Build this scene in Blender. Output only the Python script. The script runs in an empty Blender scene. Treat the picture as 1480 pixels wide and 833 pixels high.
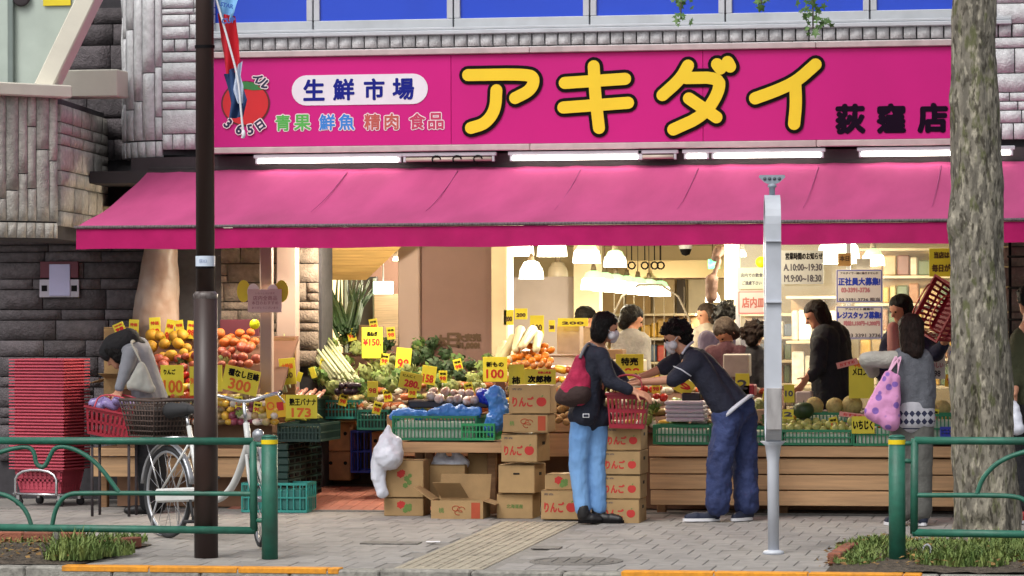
import bpy, bmesh, math, random
from mathutils import Vector, Matrix, Euler
random.seed(11)
V = Vector
sc = bpy.context.scene
col = sc.collection
R_ = math.radians

# ------------------------------------------------------------------ camera
FPX = 5000.0                       # focal length in pixels of the 1480 x 833 photograph
YAW, PITCH, ROLL = R_(10.3), math.atan((455 - 416.5) / FPX), 0.0035
F = V((-math.sin(YAW) * math.cos(PITCH), math.cos(YAW) * math.cos(PITCH), math.sin(PITCH)))
R0 = V((math.cos(YAW), math.sin(YAW), 0))
U0 = R0.cross(F)
RT = R0 * math.cos(ROLL) - U0 * math.sin(ROLL)
UP = U0 * math.cos(ROLL) + R0 * math.sin(ROLL)
def ray(u, v):
    return F + RT * ((u - 740) / FPX) + UP * ((416.5 - v) / FPX)
CAM = ray(848, 757) * (-26.18)     # the spot where the shopper stands is the origin
cd = bpy.data.cameras.new('camera')
cam = bpy.data.objects.new('camera', cd)
col.objects.link(cam)
cam.matrix_world = Matrix(((RT.x, UP.x, -F.x, CAM.x), (RT.y, UP.y, -F.y, CAM.y), (RT.z, UP.z, -F.z, CAM.z), (0, 0, 0, 1)))
cd.sensor_width = 36
cd.lens = 36 * FPX / 1480
cd.clip_end = 2000
sc.camera = cam

# ------------------------------------------------------------------ sky, sun, exposure
SUN_EL, SUN_AZ = R_(52), R_(205)
w = bpy.data.worlds.new('World'); sc.world = w; w.use_nodes = True
nt = w.node_tree
bg = nt.nodes['Background']
sky = nt.nodes.new('ShaderNodeTexSky'); sky.sky_type = 'NISHITA'; sky.sun_disc = False
sky.sun_elevation = SUN_EL; sky.sun_rotation = SUN_AZ; sky.air_density = 1.0; sky.dust_density = 4.0
hs = nt.nodes.new('ShaderNodeHueSaturation'); hs.inputs['Saturation'].default_value = 0.22   # cloud cover: near-grey sky
nt.links.new(sky.outputs[0], hs.inputs['Color']); nt.links.new(hs.outputs[0], bg.inputs[0])
bg.inputs[1].default_value = 0.12
sl = bpy.data.lights.new('sun', 'SUN'); sl.energy = 0.9; sl.angle = R_(25); sl.color = (1, .96, .9)
so = bpy.data.objects.new('sun', sl); col.objects.link(so)
sd = V((math.sin(SUN_AZ) * math.cos(SUN_EL), math.cos(SUN_AZ) * math.cos(SUN_EL), math.sin(SUN_EL)))
so.rotation_euler = sd.to_track_quat('Z', 'Y').to_euler()
sc.view_settings.view_transform = 'Standard'; sc.view_settings.look = 'None'
sc.view_settings.exposure = 0.6; sc.view_settings.gamma = 1
sc.cycles.max_bounces = 6; sc.cycles.transparent_max_bounces = 12; sc.cycles.sample_clamp_indirect = 4

# ------------------------------------------------------------------ helpers
def P(u, v, Y):                    # photograph pixel -> point on the vertical plane y = Y
    r = ray(u, v)
    return CAM + r * ((Y - CAM.y) / r.y)
SLOPE = 0.018
def gz(Y): return SLOPE * Y        # the pavement falls towards the road
def G(u, v, z0=None):              # photograph pixel -> point on the pavement (or on z = z0)
    r = ray(u, v)
    if z0 is not None: t = (z0 - CAM.z) / r.z
    else: t = (SLOPE * CAM.y - CAM.z) / (r.z - SLOPE * r.y)
    return CAM + r * t
def S(u, Y):                       # pixels per metre there
    p = P(u, 455, Y)
    return FPX / (p - CAM).dot(F)

def lin(c):
    if isinstance(c, str):
        c = tuple(int(c[i:i + 2], 16) / 255 for i in (0, 2, 4))
        return tuple((x / 12.92 if x <= .04045 else ((x + .055) / 1.055) ** 2.4) for x in c)
    return c
MATS = {}
def mat(name, c=(.5, .5, .5), rough=.7, var=.15, scale=6., bump=0., bscale=30., metal=0., rnd=.0, emit=0., ecol=None,
        c2=None, trans=0., alpha=1., spec=.5, stretch=(1, 1, 1), wave=None, dirt=0.):
    if name in MATS: return MATS[name]
    c = lin(c)
    m = bpy.data.materials.new(name); m.use_nodes = True
    n = m.node_tree; N = n.nodes; L = n.links
    b = N['Principled BSDF']
    b.inputs['Roughness'].default_value = rough; b.inputs['Metallic'].default_value = metal
    b.inputs['Specular IOR Level'].default_value = spec
    b.inputs['Transmission Weight'].default_value = trans; b.inputs['Alpha'].default_value = alpha
    tc = N.new('ShaderNodeTexCoord'); mp = N.new('ShaderNodeMapping'); mp.inputs['Scale'].default_value = stretch
    oi = N.new('ShaderNodeObjectInfo')
    ad = N.new('ShaderNodeVectorMath'); ad.operation = 'ADD'
    mu = N.new('ShaderNodeMath'); mu.operation = 'MULTIPLY'; mu.inputs[1].default_value = 37.
    L.new(oi.outputs['Random'], mu.inputs[0])
    L.new(tc.outputs['Object'], mp.inputs['Vector']); L.new(mp.outputs[0], ad.inputs[0]); L.new(mu.outputs[0], ad.inputs[1])
    no = N.new('ShaderNodeTexNoise'); no.inputs['Scale'].default_value = scale; no.inputs['Detail'].default_value = 6
    L.new(ad.outputs[0], no.inputs['Vector'])
    ra = N.new('ShaderNodeMapRange'); ra.inputs[1].default_value = .3; ra.inputs[2].default_value = .7
    L.new(no.outputs[0], ra.inputs[0])
    mx = N.new('ShaderNodeMix'); mx.data_type = 'RGBA'
    a = tuple(x * (1 - var) for x in c); d = tuple(min(1, x * (1 + var)) for x in c) if c2 is None else lin(c2)
    mx.inputs[6].default_value = (*a, 1); mx.inputs[7].default_value = (*d, 1)
    fac = ra.outputs[0]
    if wave:
        wv = N.new('ShaderNodeTexWave'); wv.inputs['Scale'].default_value = wave[0]; wv.inputs['Distortion'].default_value = wave[1]
        wv.bands_direction = wave[2]; wv.inputs['Detail'].default_value = 3
        L.new(ad.outputs[0], wv.inputs['Vector']); fac = wv.outputs[1]
    L.new(fac, mx.inputs[0])
    out = mx.outputs[2]
    if rnd:
        hv = N.new('ShaderNodeHueSaturation'); r2 = N.new('ShaderNodeMapRange')
        r2.inputs[3].default_value = 1 - rnd; r2.inputs[4].default_value = 1 + rnd
        L.new(oi.outputs['Random'], r2.inputs[0]); L.new(r2.outputs[0], hv.inputs['Value']); L.new(out, hv.inputs['Color'])
        out = hv.outputs[0]
    if dirt:
        n3 = N.new('ShaderNodeTexNoise'); n3.inputs['Scale'].default_value = scale * .35; n3.inputs['Detail'].default_value = 8
        L.new(ad.outputs[0], n3.inputs['Vector'])
        r3 = N.new('ShaderNodeMapRange'); r3.inputs[1].default_value = .5; r3.inputs[2].default_value = .75; r3.inputs[4].default_value = dirt
        L.new(n3.outputs[0], r3.inputs[0])
        m3 = N.new('ShaderNodeMix'); m3.data_type = 'RGBA'; m3.inputs[7].default_value = (.05, .045, .04, 1)
        L.new(r3.outputs[0], m3.inputs[0]); L.new(out, m3.inputs[6]); out = m3.outputs[2]
    L.new(out, b.inputs['Base Color'])
    if bump:
        n2 = N.new('ShaderNodeTexNoise'); n2.inputs['Scale'].default_value = bscale; n2.inputs['Detail'].default_value = 5
        L.new(ad.outputs[0], n2.inputs['Vector'])
        bp = N.new('ShaderNodeBump'); bp.inputs['Strength'].default_value = bump; bp.inputs['Distance'].default_value = .02
        L.new(n2.outputs[0], bp.inputs['Height']); L.new(bp.outputs[0], b.inputs['Normal'])
    if emit:
        b.inputs['Emission Color'].default_value = (*lin(ecol or c), 1); b.inputs['Emission Strength'].default_value = emit
    MATS[name] = m
    return m

class MB:                          # collects faces; build() links them as ONE mesh object
    def __init__(s): s.v = []; s.f = []; s.sm = []
    def add(s, vs, fs, smooth=False):
        o = len(s.v); s.v += [tuple(x) for x in vs]; s.f += [tuple(i + o for i in f) for f in fs]; s.sm += [smooth] * len(fs)
        return s
    def box(s, c, d, rot=None, jit=0., taper=1.):
        c = V(c); h = V(d) * .5; vs = []
        for z in (-1, 1):
            for y in (-1, 1):
                for x in (-1, 1):
                    k = taper if z < 0 else 1
                    p = V((x * h.x * k, y * h.y * k, z * h.z))
                    if jit: p += V((random.uniform(-jit, jit), random.uniform(-jit, jit), random.uniform(-jit, jit)))
                    if rot is not None: p = rot @ p
                    vs.append(c + p)
        return s.add(vs, [(0, 2, 3, 1), (4, 5, 7, 6), (0, 1, 5, 4), (2, 6, 7, 3), (0, 4, 6, 2), (1, 3, 7, 5)])
    def bbox(s, c, d, b=.01, rot=None):       # box with chamfered front/back edges (all 12 edges)
        c = V(c); h = V(d) * .5; b = min(b, h.x * .9, h.y * .9, h.z * .9)
        vs = []; idx = {}
        for sx in (-1, 1):
            for sy in (-1, 1):
                for sz in (-1, 1):
                    for ax in range(3):
                        p = V((sx * h.x, sy * h.y, sz * h.z))
                        for k, sg in enumerate((sx, sy, sz)):
                            if k != ax: p[k] -= sg * b
                        if rot is not None: p = rot @ p
                        idx[(sx, sy, sz, ax)] = len(vs); vs.append(c + p)
        fs = []
        for ax in range(3):
            o = [k for k in range(3) if k != ax]
            for sg in (-1, 1):
                q = []
                for a, bb in ((-1, -1), (1, -1), (1, 1), (-1, 1)):
                    k = [0, 0, 0]; k[ax] = sg; k[o[0]] = a; k[o[1]] = bb; q.append(idx[(*k, ax)])
                flip = (sg > 0) == (ax == 1)
                fs.append(tuple(q[::-1] if flip else q))
        for ax in range(3):                    # edges along ax
            o = [k for k in range(3) if k != ax]
            for a in (-1, 1):
                for bb in (-1, 1):
                    k1 = [0, 0, 0]; k1[o[0]] = a; k1[o[1]] = bb; k2 = list(k1); k1[ax] = -1; k2[ax] = 1
                    q = [idx[(*k1, o[0])], idx[(*k2, o[0])], idx[(*k2, o[1])], idx[(*k1, o[1])]]
                    fs.append(tuple(q))
        for sx in (-1, 1):
            for sy in (-1, 1):
                for sz in (-1, 1): fs.append(tuple(idx[(sx, sy, sz, a)] for a in range(3)))
        return s.add(vs, fs)
    def tube(s, pts, r, n=8, closed=False, flat=1., cap=True):
        pts = [V(p) for p in pts]; m = len(pts); rs = r if isinstance(r, (list, tuple)) else [r] * m
        vs = []; up = None
        for i, p in enumerate(pts):
            a = pts[i - 1] if (i or closed) else p; b = pts[(i + 1) % m] if (i < m - 1 or closed) else p
            t = (b - a); t = t.normalized() if t.length > 1e-9 else V((0, 0, 1))
            if up is None:
                up = V((0, 0, 1)) if abs(t.z) < .9 else V((1, 0, 0))
            x = up.cross(t)
            if x.length < 1e-6: x = V((0, 1, 0)).cross(t)
            x.normalize(); y = t.cross(x); up = y
            for k in range(n):
                an = 2 * math.pi * k / n
                vs.append(p + (x * math.cos(an) + y * math.sin(an) * flat) * rs[i])
        fs = []
        for i in range(m if closed else m - 1):
            j = (i + 1) % m
            for k in range(n): fs.append((i * n + k, i * n + (k + 1) % n, j * n + (k + 1) % n, j * n + k))
        if cap and not closed: fs += [tuple(range(n))[::-1], tuple((m - 1) * n + k for k in range(n))]
        return s.add(vs, fs, True)
    def cyl(s, a, b, r0, r1=None, n=12): return s.tube([a, b], [r0, r0 if r1 is None else r1], n)
    def lathe(s, prof, c=(0, 0, 0), n=16, M=None):     # prof: (r, z)
        c = V(c); vs = []
        for r, z in prof:
            for k in range(n):
                an = 2 * math.pi * k / n; p = V((r * math.cos(an), r * math.sin(an), z))
                vs.append(c + (M @ p if M is not None else p))
        fs = [(i * n + k, i * n + (k + 1) % n, (i + 1) * n + (k + 1) % n, (i + 1) * n + k) for i in range(len(prof) - 1) for k in range(n)]
        return s.add(vs, fs, True)
    def ball(s, c, r, n=12, m=8, jit=0.):
        r = V((r, r, r)) if not hasattr(r, '__len__') else V(r)
        pr = [(math.sin(math.pi * i / m), -math.cos(math.pi * i / m)) for i in range(m + 1)]
        vs = []
        for a, z in pr:
            for k in range(n):
                an = 2 * math.pi * k / n; j = 1 + random.uniform(-jit, jit)
                vs.append(V(c) + V((a * math.cos(an) * r.x * j, a * math.sin(an) * r.y * j, z * r.z * j)))
        fs = [(i * n + k, i * n + (k + 1) % n, (i + 1) * n + (k + 1) % n, (i + 1) * n + k) for i in range(m) for k in range(n)]
        return s.add(vs, fs, True)
    def cap(s, a, b, ra, rb, n=12):            # tapered capsule
        a = V(a); b = V(b); t = b - a; L = max(t.length, 1e-4); q = V((0, 0, 1)).rotation_difference(t.normalized() if t.length > 1e-6 else V((0, 0, 1))).to_matrix()
        pr = [(ra * math.sin(math.pi / 2 * i / 4) + 1e-5, -ra * math.cos(math.pi / 2 * i / 4)) for i in range(5)] + \
             [(rb * math.cos(math.pi / 2 * i / 4) + 1e-5, L + rb * math.sin(math.pi / 2 * i / 4)) for i in range(5)]
        o = len(s.v); s.lathe(pr, a, n, q)
        s.f += [tuple(o + k for k in range(n))[::-1], tuple(o + (len(pr) - 1) * n + k for k in range(n))]; s.sm += [True, True]
        return s
    def quad(s, a, b, c, d): return s.add([a, b, c, d], [(0, 1, 2, 3)])
    def mesh(s, name, smooth=None):
        me = bpy.data.meshes.new(name); me.from_pydata(s.v, [], s.f)
        me.polygons.foreach_set('use_smooth', s.sm if smooth is None else [smooth] * len(s.f)); me.update()
        return me
    def build(s, name, m, parent=None, smooth=None, loc=None, **tags):
        return obj(name, s.mesh(name, smooth), m, parent, loc, **tags)

def obj(name, me, m=None, parent=None, loc=None, label=None, cat=None, group=None, kind=None, rz=0.):
    o = bpy.data.objects.new(name, me); col.objects.link(o)
    if m is not None and me is not None and not me.materials: me.materials.append(m)
    if parent is not None: o.parent = parent
    if loc is not None: o.location = loc
    if rz: o.rotation_euler.z = rz
    for k, x in (('label', label), ('category', cat), ('group', group), ('kind', kind)):
        if x: o[k] = x
    return o
def thing(name, label, cat, loc=(0, 0, 0), rz=0., group=None):
    return obj(name, None, None, None, loc, label, cat, group, None, rz)
def copy_tree(o, parent=None, loc=None, rz=None, label=None, group=None):
    c = o.copy(); col.objects.link(c)
    if parent is not None: c.parent = parent
    if loc is not None: c.location = loc
    if rz is not None: c.rotation_euler.z = rz
    if label: c['label'] = label
    if group: c['group'] = group
    for ch in list(o.children):
        if ch is not c: copy_tree(ch, c)
    return c

TMP = bpy.data.scenes.new('workbench')      # empty side scene used only to evaluate modifiers and lettering; removed at the end
def evaluated(o):
    TMP.collection.objects.link(o); vl = TMP.view_layers[0]; vl.update()
    me = bpy.data.meshes.new_from_object(o.evaluated_get(vl.depsgraph)); bpy.data.objects.remove(o)
    return me

# flat lettering: text turned into mesh, several shifted layers make it bold
def text_mesh(s, size, bold=0., rings=0, width=None, height=None, lift=.0004):
    cu = bpy.data.curves.new('t', 'FONT'); cu.body = s; cu.size = size; cu.resolution_u = 2
    cu.align_x = 'CENTER'; cu.align_y = 'CENTER'
    o = bpy.data.objects.new('t', cu)
    me = evaluated(o)
    vs = [v.co.copy() for v in me.vertices]; fs = [tuple(p.vertices) for p in me.polygons]
    if not vs: return me
    x0 = min(v.x for v in vs); x1 = max(v.x for v in vs); y0 = min(v.y for v in vs); y1 = max(v.y for v in vs)
    kx = (width / (x1 - x0)) if width else 1; ky = (height / (y1 - y0)) if height else (kx if width else 1)
    if height and not width: kx = ky
    cx, cy = (x0 + x1) / 2, (y0 + y1) / 2
    vs = [V(((v.x - cx) * kx, (v.y - cy) * ky, 0)) for v in vs]
    mb = MB()
    offs = [(0, 0)]
    if bold: offs = [(bold * math.cos(a), bold * math.sin(a)) for a in [i * math.pi / 4 for i in range(8)]]
    for i, (dx, dy) in enumerate(offs):
        mb.add([(v.x + dx, v.y + dy, i * lift / 8) for v in vs], fs)
    return mb.mesh('lettering', False)
def text(s, center, m, parent=None, width=None, height=None, size=.1, bold=0., normal=(0, -1, 0), roll=0., name='lettering', right=None):
    me = text_mesh(s, size, bold, width=width, height=height)
    n = V(normal).normalized(); x = (V(right) if right else V((0, 0, 1)).cross(n)); x.normalize()
    y = n.cross(x)
    Mr = Matrix((x, y, n)).transposed() @ Matrix.Rotation(roll, 3, 'Z')
    o = obj(name, me, m, None)
    M = Mr.to_4x4(); M.translation = V(center)
    if parent is not None:
        o.parent = parent; M = parent_world(parent).inverted() @ M
    o.matrix_basis = M
    return o
def parent_world(o):
    M = o.matrix_basis.copy(); p = o.parent
    while p: M = p.matrix_basis @ M; p = p.parent
    return M
def world(o, parent):              # mesh built in world coordinates, hung under a parent
    o.parent = parent; o.matrix_basis = parent_world(parent).inverted() @ o.matrix_basis
    return o

def smoothed(mb, name, voxel=.012, it=4, disp=0., dscale=.08):    # one continuous skin over overlapping shapes
    o = bpy.data.objects.new('t', mb.mesh('t'))
    r = o.modifiers.new('r', 'REMESH'); r.mode = 'VOXEL'; r.voxel_size = voxel; r.use_smooth_shade = True
    sm = o.modifiers.new('s', 'SMOOTH'); sm.iterations = it; sm.factor = .5
    if disp:
        t = bpy.data.textures.new('folds', 'CLOUDS'); t.noise_scale = dscale; t.noise_depth = 2
        d = o.modifiers.new('d', 'DISPLACE'); d.texture = t; d.strength = disp; d.mid_level = .5
    me = evaluated(o)
    me.name = name
    return me
def pxbox(u0, v0, u1, v1, Y, d):   # world box whose front face (at Y) spans that pixel rectangle: centre, size
    a = P(u0, v1, Y); b = P(u1, v0, Y)
    return V(((a.x + b.x) / 2, Y + d / 2, (a.z + b.z) / 2)), V((b.x - a.x, d, b.z - a.z))
# ------------------------------------------------------------------ materials of the setting
M_asphalt = mat('asphalt', (.05, .05, .052), .9, .3, 60, .5, 200)
M_paver = mat('paver', '8d8985', .9, .12, 9, .15, 120, rnd=.05, dirt=.35)
M_pjoint = mat('paver_joint', '7f7b76', .95, .2, 30)
M_tact = mat('tactile_paver', '9c9382', .9, .15, 14, .2, 100, rnd=.06, dirt=.4)
M_kerb = mat('kerb_concrete', '8d8a82', .9, .3, 25, .4, 90, rnd=.08, dirt=.5)
M_orange = mat('orange_paint', 'd98f1e', .7, .15, 30, .15, 120, dirt=.3)
M_brick = mat('red_floor_tile', 'b0705f', .7, .15, 20, .15, 100, rnd=.12)
M_soil = mat('soil', (.06, .045, .033), .95, .5, 30, 1., 60, c2=(.13, .1, .07))
M_grass = mat('grass', (.10, .20, .035), .7, .4, 9, c2=(.22, .27, .07))
M_leafmat = mat('leaf', (.045, .12, .025), .55, .35, 12, c2=(.10, .19, .04))
M_stone = mat('pale_stone', 'cdcdcf', .9, .16, 20, .6, 70, rnd=.08)
M_stoneshade = mat('shade_toned_stone', '575154', .9, .25, 20, .8, 60, rnd=.25)  # stone colour darkened to carry the shade of the entrance recess
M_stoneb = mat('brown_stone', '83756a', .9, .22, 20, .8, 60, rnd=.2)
M_mortar = mat('mortar', '3b393d', .95, .2, 20)
M_cream = mat('cream_paint', 'cfcabb', .6, .05, 5, .05, 40, dirt=.08)
M_alu = mat('white_aluminium', 'b9bdc2', .45, .06, 8, metal=.0, dirt=.15)
M_blue = mat('blue_window_film', '1b45c4', .25, .06, 2, .03, 6)
M_signp = mat('magenta_sign_sheet', 'c2107a', .5, .06, 1.2, .03, 5, dirt=.1, spec=.3)
M_signf = mat('sign_frame', 'b9a9a7', .5, .12, 10, dirt=.2)
M_fabric = mat('pink_awning_fabric', 'b04877', .9, .12, 3.5, .25, 9, stretch=(1, .3, .3), dirt=.22, spec=.2)
M_val = mat('magenta_valance', 'a81a5c', .9, .12, 5, .2, 10, dirt=.12, spec=.2)
M_dirtbar = mat('weathered_bar', '9a9092', .7, .4, 30, .4, 80, c2='3c2c32', stretch=(3, 1, 1))
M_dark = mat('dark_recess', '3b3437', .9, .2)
M_black = mat('black_ink', '0c090c', .7, .1, spec=.15)
M_yellow = mat('letter_yellow', 'e8c91c', .5, .03)
M_white = mat('white_sheet', 'dcdce2', .6, .04)
M_tube = mat('lit_tube', 'fffdf0', .5, 0, emit=5.5, ecol='fff8ea')
M_chrome = mat('chrome', 'c9c9cc', .25, .05, metal=.9)
M_wood = mat('pale_wood', 'c49d74', .75, .16, 6, .15, 50, stretch=(.4, 4, 8), rnd=.12, dirt=.25)
M_woodd = mat('brown_wood', '7a5a3c', .75, .25, 6, .15, 50, stretch=(.4, 4, 8), rnd=.1)
M_mauve = mat('mauve_panel', '7d625a', .8, .06, 3, .04, 20)
M_pinkp = mat('pink_beige_pillar', 'a08a80', .7, .06, 3, dirt=.06)
M_ceil = mat('cream_ceiling', 'd6c8a6', .8, .04)
M_glass = mat('pane_glass', (.9, .95, .95), .05, 0, alpha=.12, spec=.6)

# ------------------------------------------------------------------ ground
KY = -3.95                                      # kerb front edge
mb = MB(); z = gz(KY) - .14
mb.quad((-300, -300, z), (300, -300, z), (300, 300, z), (-300, 300, z)); mb.build('road', M_asphalt, kind='structure')
mb = MB()
mb.quad((-12, KY + .16, gz(KY + .16) - .006), (12, KY + .16, gz(KY + .16) - .006), (12, 1.05, gz(1.05) - .006), (-12, 1.05, gz(1.05) - .006))
sidewalk = mb.build('sidewalk', M_pjoint, kind='structure')
BEDL = (-6.0, -2.78); BEDR = (2.14, 4.4)        # planting beds: x ranges, between kerb and y = -2.0 / -1.3
BEDLY, BEDRY = -2.15, -1.55
TX0 = None
g1 = G(639, 790); g2 = G(768, 790)
TX = (g1.x + g2.x) / 2                          # centre line of the yellow guiding strip
def paver_mesh(w, d, name):
    m = MB(); m.bbox((0, 0, -.012), (w, d, .024), .004); return m.mesh(name)
pm = paver_mesh(.1955, .3955, 'paver')
spots = []
j = 0; y = KY + .18
while y < 1.0:
    d = .4; off = (j % 2) * .1
    i = -32
    while i < 24:
        x = i * .2 + off + .1; yc = y + .2
        inbed = (BEDL[0] < x < BEDL[1] and yc < BEDLY) or (BEDR[0] < x < BEDR[1] and yc < BEDRY)
        if abs(x - TX) > .39 and not inbed and yc + .2 < 1.04: spots.append((x, yc))
        i += 1
    y += d; j += 1
def vis(s):
    dd = V((s[0], s[1], 0)) - CAM; u = 740 + FPX * dd.dot(RT) / dd.dot(F)
    return -20 < u < 1500
inn = sorted([s for s in spots if vis(s)], key=lambda s: s[1]); rest = [s for s in spots if not vis(s)]
tilt = math.atan(SLOPE)
for k, (x, yc) in enumerate(inn[:300]):
    o = obj('paver', pm, M_paver, sidewalk, (x, yc, gz(yc) + random.uniform(-.0015, .0015)))
    o.rotation_euler = (tilt + random.uniform(-.004, .004), random.uniform(-.004, .004), 0)
mb = MB()
for (x, yc) in inn[300:] + rest: mb.bbox((x, yc, gz(yc) - .0122), (.194, .394, .024), .004, Matrix.Rotation(tilt, 3, 'X'))
mb.build('pavers', M_paver, sidewalk, kind='stuff')
tm = MB(); tm.bbox((0, 0, -.0125), (.294, .294, .025), .004)
for k in range(4): tm.bbox((-.105 + .07 * k, 0, .001), (.032, .27, .007), .003)
tm = tm.mesh('tactile_paver')
for c in (-1, 1):
    y = KY + .33
    while y < .25:
        o = obj('tactile_paver', tm, M_tact, sidewalk, (TX + c * .15, y, gz(y) + .001)); o.rotation_euler.x = tilt
        y += .3
    for k in range(10):                           # plain edging rows of the strip
        pass
fl = MB(); fl.box((-.5, 6.6, -.012), (13, 11.2, .084)); floor = fl.build('shop_floor', M_pjoint, kind='structure')
bm_ = MB(); bm_.bbox((0, 0, 0), (.096, .296, .02), .003); bm_ = bm_.mesh('floor_tile')
mb = MB(); mb.add([(-3.1, 1.06, .012), (-1.1, 1.06, .012), (-1.1, 2.5, .125), (-3.1, 2.5, .125), (-3.1, 3.9, .13), (-1.1, 3.9, .13)], [(0, 1, 2, 3), (3, 2, 5, 4)])
ramp = mb.build('entrance_ramp', M_pjoint, kind='structure')          # tiled ramp rising into the shop
for i in range(20):
    for j in range(5):
        y = 1.21 + j * .29; o = obj('floor_tile', bm_, M_brick, ramp, (-3.05 + i * .1, y, .0185 + (y - 1.06) * .0785 + random.uniform(-.001, .001))); o.rotation_euler.x = math.atan(.0785); o.scale.y = .97
# kerb stones and paint
mb = MB(); mb.box((0, KY + .08, gz(KY) - .2), (24, .10, .16)); kerb = mb.build('kerb', M_pjoint, kind='structure')
ks = MB(); ks.bbox((0, 0, -.1), (.594, .16, .2), .012); ks = ks.mesh('kerb_stone')
for i in range(-14, 12): obj('kerb_stone', ks, M_kerb, kerb, (i * .6 + .17, KY + .08, gz(KY) + random.uniform(-.003, .003)))
for u0, u1 in ((78, 483), (905, 1336)):
    a = G(u0, 823).x; b = G(u1, 827).x; k = a
    while k < b:
        e = min(b, k + .6); mb = MB(); mb.bbox(((k + e) / 2, KY + .064, gz(KY) - .01), (e - k - .006, .136, .04), .006)
        mb.build('painted_line', M_orange, kerb); k = e
# covers and litter on the pavement
def on_ground(o): o.rotation_euler.x = tilt; return o
mc = MB(); c = G(833, 812)
mc.lathe([(0, .0), (.245, .0), (.25, -.006), (.275, -.006), (.28, 0), (.31, 0), (.312, -.01)], n=40)
for k in range(5): mc.box((-.16 + .08 * k, 0, .002), (.03, .3, .005))
on_ground(mc.build('manhole_cover', mat('iron_cover', '6f6b66', .8, .2, 30, .3, 90, dirt=.4), loc=(c.x, c.y, gz(c.y) + .007), smooth=False,
         label='round iron manhole cover set flush in the grey pavement', cat='manhole cover'))
for (u, v, wd, lab) in ((565, 786, .42, 'narrow concrete drain lid in pavement between bicycle and guiding strip'), (790, 793, .2, 'small square utility lid between guiding strip and manhole cover')):
    c = G(u, v); m_ = MB(); m_.bbox((0, 0, 0), (wd, .16, .01), .003)
    on_ground(m_.build('drain_cover', mat('cover_grey', '77726c', .9, .2, 20, .3, 80, dirt=.5), loc=(c.x, c.y, gz(c.y) + .006), label=lab, cat='drain cover'))
c = G(626, 786); m_ = MB(); m_.bbox((0, 0, 0), (.10, .05, .004), .001)
o = m_.build('paper_scrap', M_white, loc=(c.x, c.y, gz(c.y) + .015), label='white paper scrap lying on the pavement', cat='litter'); on_ground(o); o.rotation_euler.z = .1
# planting beds
def bed(name, x0, x1, y0, y1, edge):
    n = 30; mbs = MB(); vs = []
    for j in range(9):
        for i in range(n + 1):
            fx = i / n; fy = j / 8
            hgt = .05 * math.sin(math.pi * min(1, fy * 1.02)) * min(1, fx * 8) * min(1, (1 - fx) * 8 + .2) + random.uniform(-.008, .008)
            y = y0 + (y1 - y0) * fy; vs.append((x0 + (x1 - x0) * fx, y, gz(y) + .006 + hgt))
    mbs.add(vs, [(j * (n + 1) + i, j * (n + 1) + i + 1, (j + 1) * (n + 1) + i + 1, (j + 1) * (n + 1) + i) for j in range(8) for i in range(n)], True)
    b = mbs.build(name, M_soil, kind='structure')
    m2 = mat('edging_brick', '86503d', .85, .2, 20, .4, 80, rnd=.15)
    for (x, y, a) in edge:
        e = MB(); e.bbox((0, 0, 0), (.21, .09, .075), .008)
        o = e.build('edging_brick', m2, b, loc=(x, y, gz(y) + .04)); o.rotation_euler.z = a + random.uniform(-.05, .05)
    return b
a = G(185, 793)
bed('planting_bed', BEDL[0], BEDL[1], KY + .17, BEDLY, [(a.x, a.y, 1.25), (a.x - .07, a.y - .26, 1.25), (a.x - .16, a.y - .53, 1.25), (a.x - .55, -2.1, .1), (a.x - .78, -2.1, .02), (a.x - 1.0, -2.1, .0)])
a = G(1222, 806)
bed('planting_bed', BEDR[0], BEDR[1], KY + .17, BEDRY, [(a.x, a.y, 1.5), (a.x - .01, a.y - .24, 1.5), (a.x - .02, a.y - .47, 1.5), (a.x + .02, a.y + .23, 1.5)])
def grass(name, patches, label):
    m_ = MB()
    for (cx, cy, rx, ry, n, h) in patches:
        for k in range(n):
            a = random.uniform(0, 6.28); q = math.sqrt(random.random()); x = cx + rx * q * math.cos(a); y = cy + ry * q * math.sin(a)
            z = gz(y) + .02; hh = h * random.choice((.5, .8, 1, 1.2)) * random.uniform(.4, 1.1) * (1.15 - q * .6); an = random.uniform(0, 6.28); l = random.uniform(.2, 1.0) * hh
            d = V((math.cos(an), math.sin(an), 0)); s = V((-d.y, d.x, 0)) * random.uniform(.0035, .008)
            b0 = V((x, y, z)); p1 = b0 + d * l * .35 + V((0, 0, hh * .65)); p2 = b0 + d * l + V((0, 0, hh * .95))
            m_.add([b0 - s, b0 + s, p1 + s * .8, p1 - s * .8, p2], [(0, 1, 2, 3), (3, 2, 4)])
    return m_.build(name, M_grass, kind='stuff', label=label, cat='grass')
def gp(u, v): g = G(u, v); return g.x, g.y
p = []
for (u, v, rx, ry, n, h) in ((135, 805, .28, .3, 900, .17), (105, 812, .2, .15, 500, .2), (165, 790, .2, .5, 700, .09), (60, 790, .5, .6, 400, .05), (20, 800, .4, .5, 300, .05)):
    x, y = gp(u, v); p.append((x, y, rx, ry, n, h))
grass('grass', p, 'tufts of bright weeds growing in the roadside bed below the bicycle railing')
p = []
for (u, v, rx, ry, n, h) in ((1262, 800, .25, .75, 2200, .09), (1330, 806, .5, .6, 1500, .09), (1245, 815, .2, .3, 900, .08), (1400, 815, .5, .3, 1600, .13), (1440, 800, .35, .5, 1400, .12), (1365, 795, .2, .5, 500, .08), (1290, 792, .3, .3, 500, .08), (1470, 810, .3, .5, 900, .12), (1390, 822, .3, .12, 700, .14)):
    x, y = gp(u, v); p.append((x, y, rx, ry, n, h))
grass('grass', p, 'mixed low grass round the foot of the thick tree')

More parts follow.
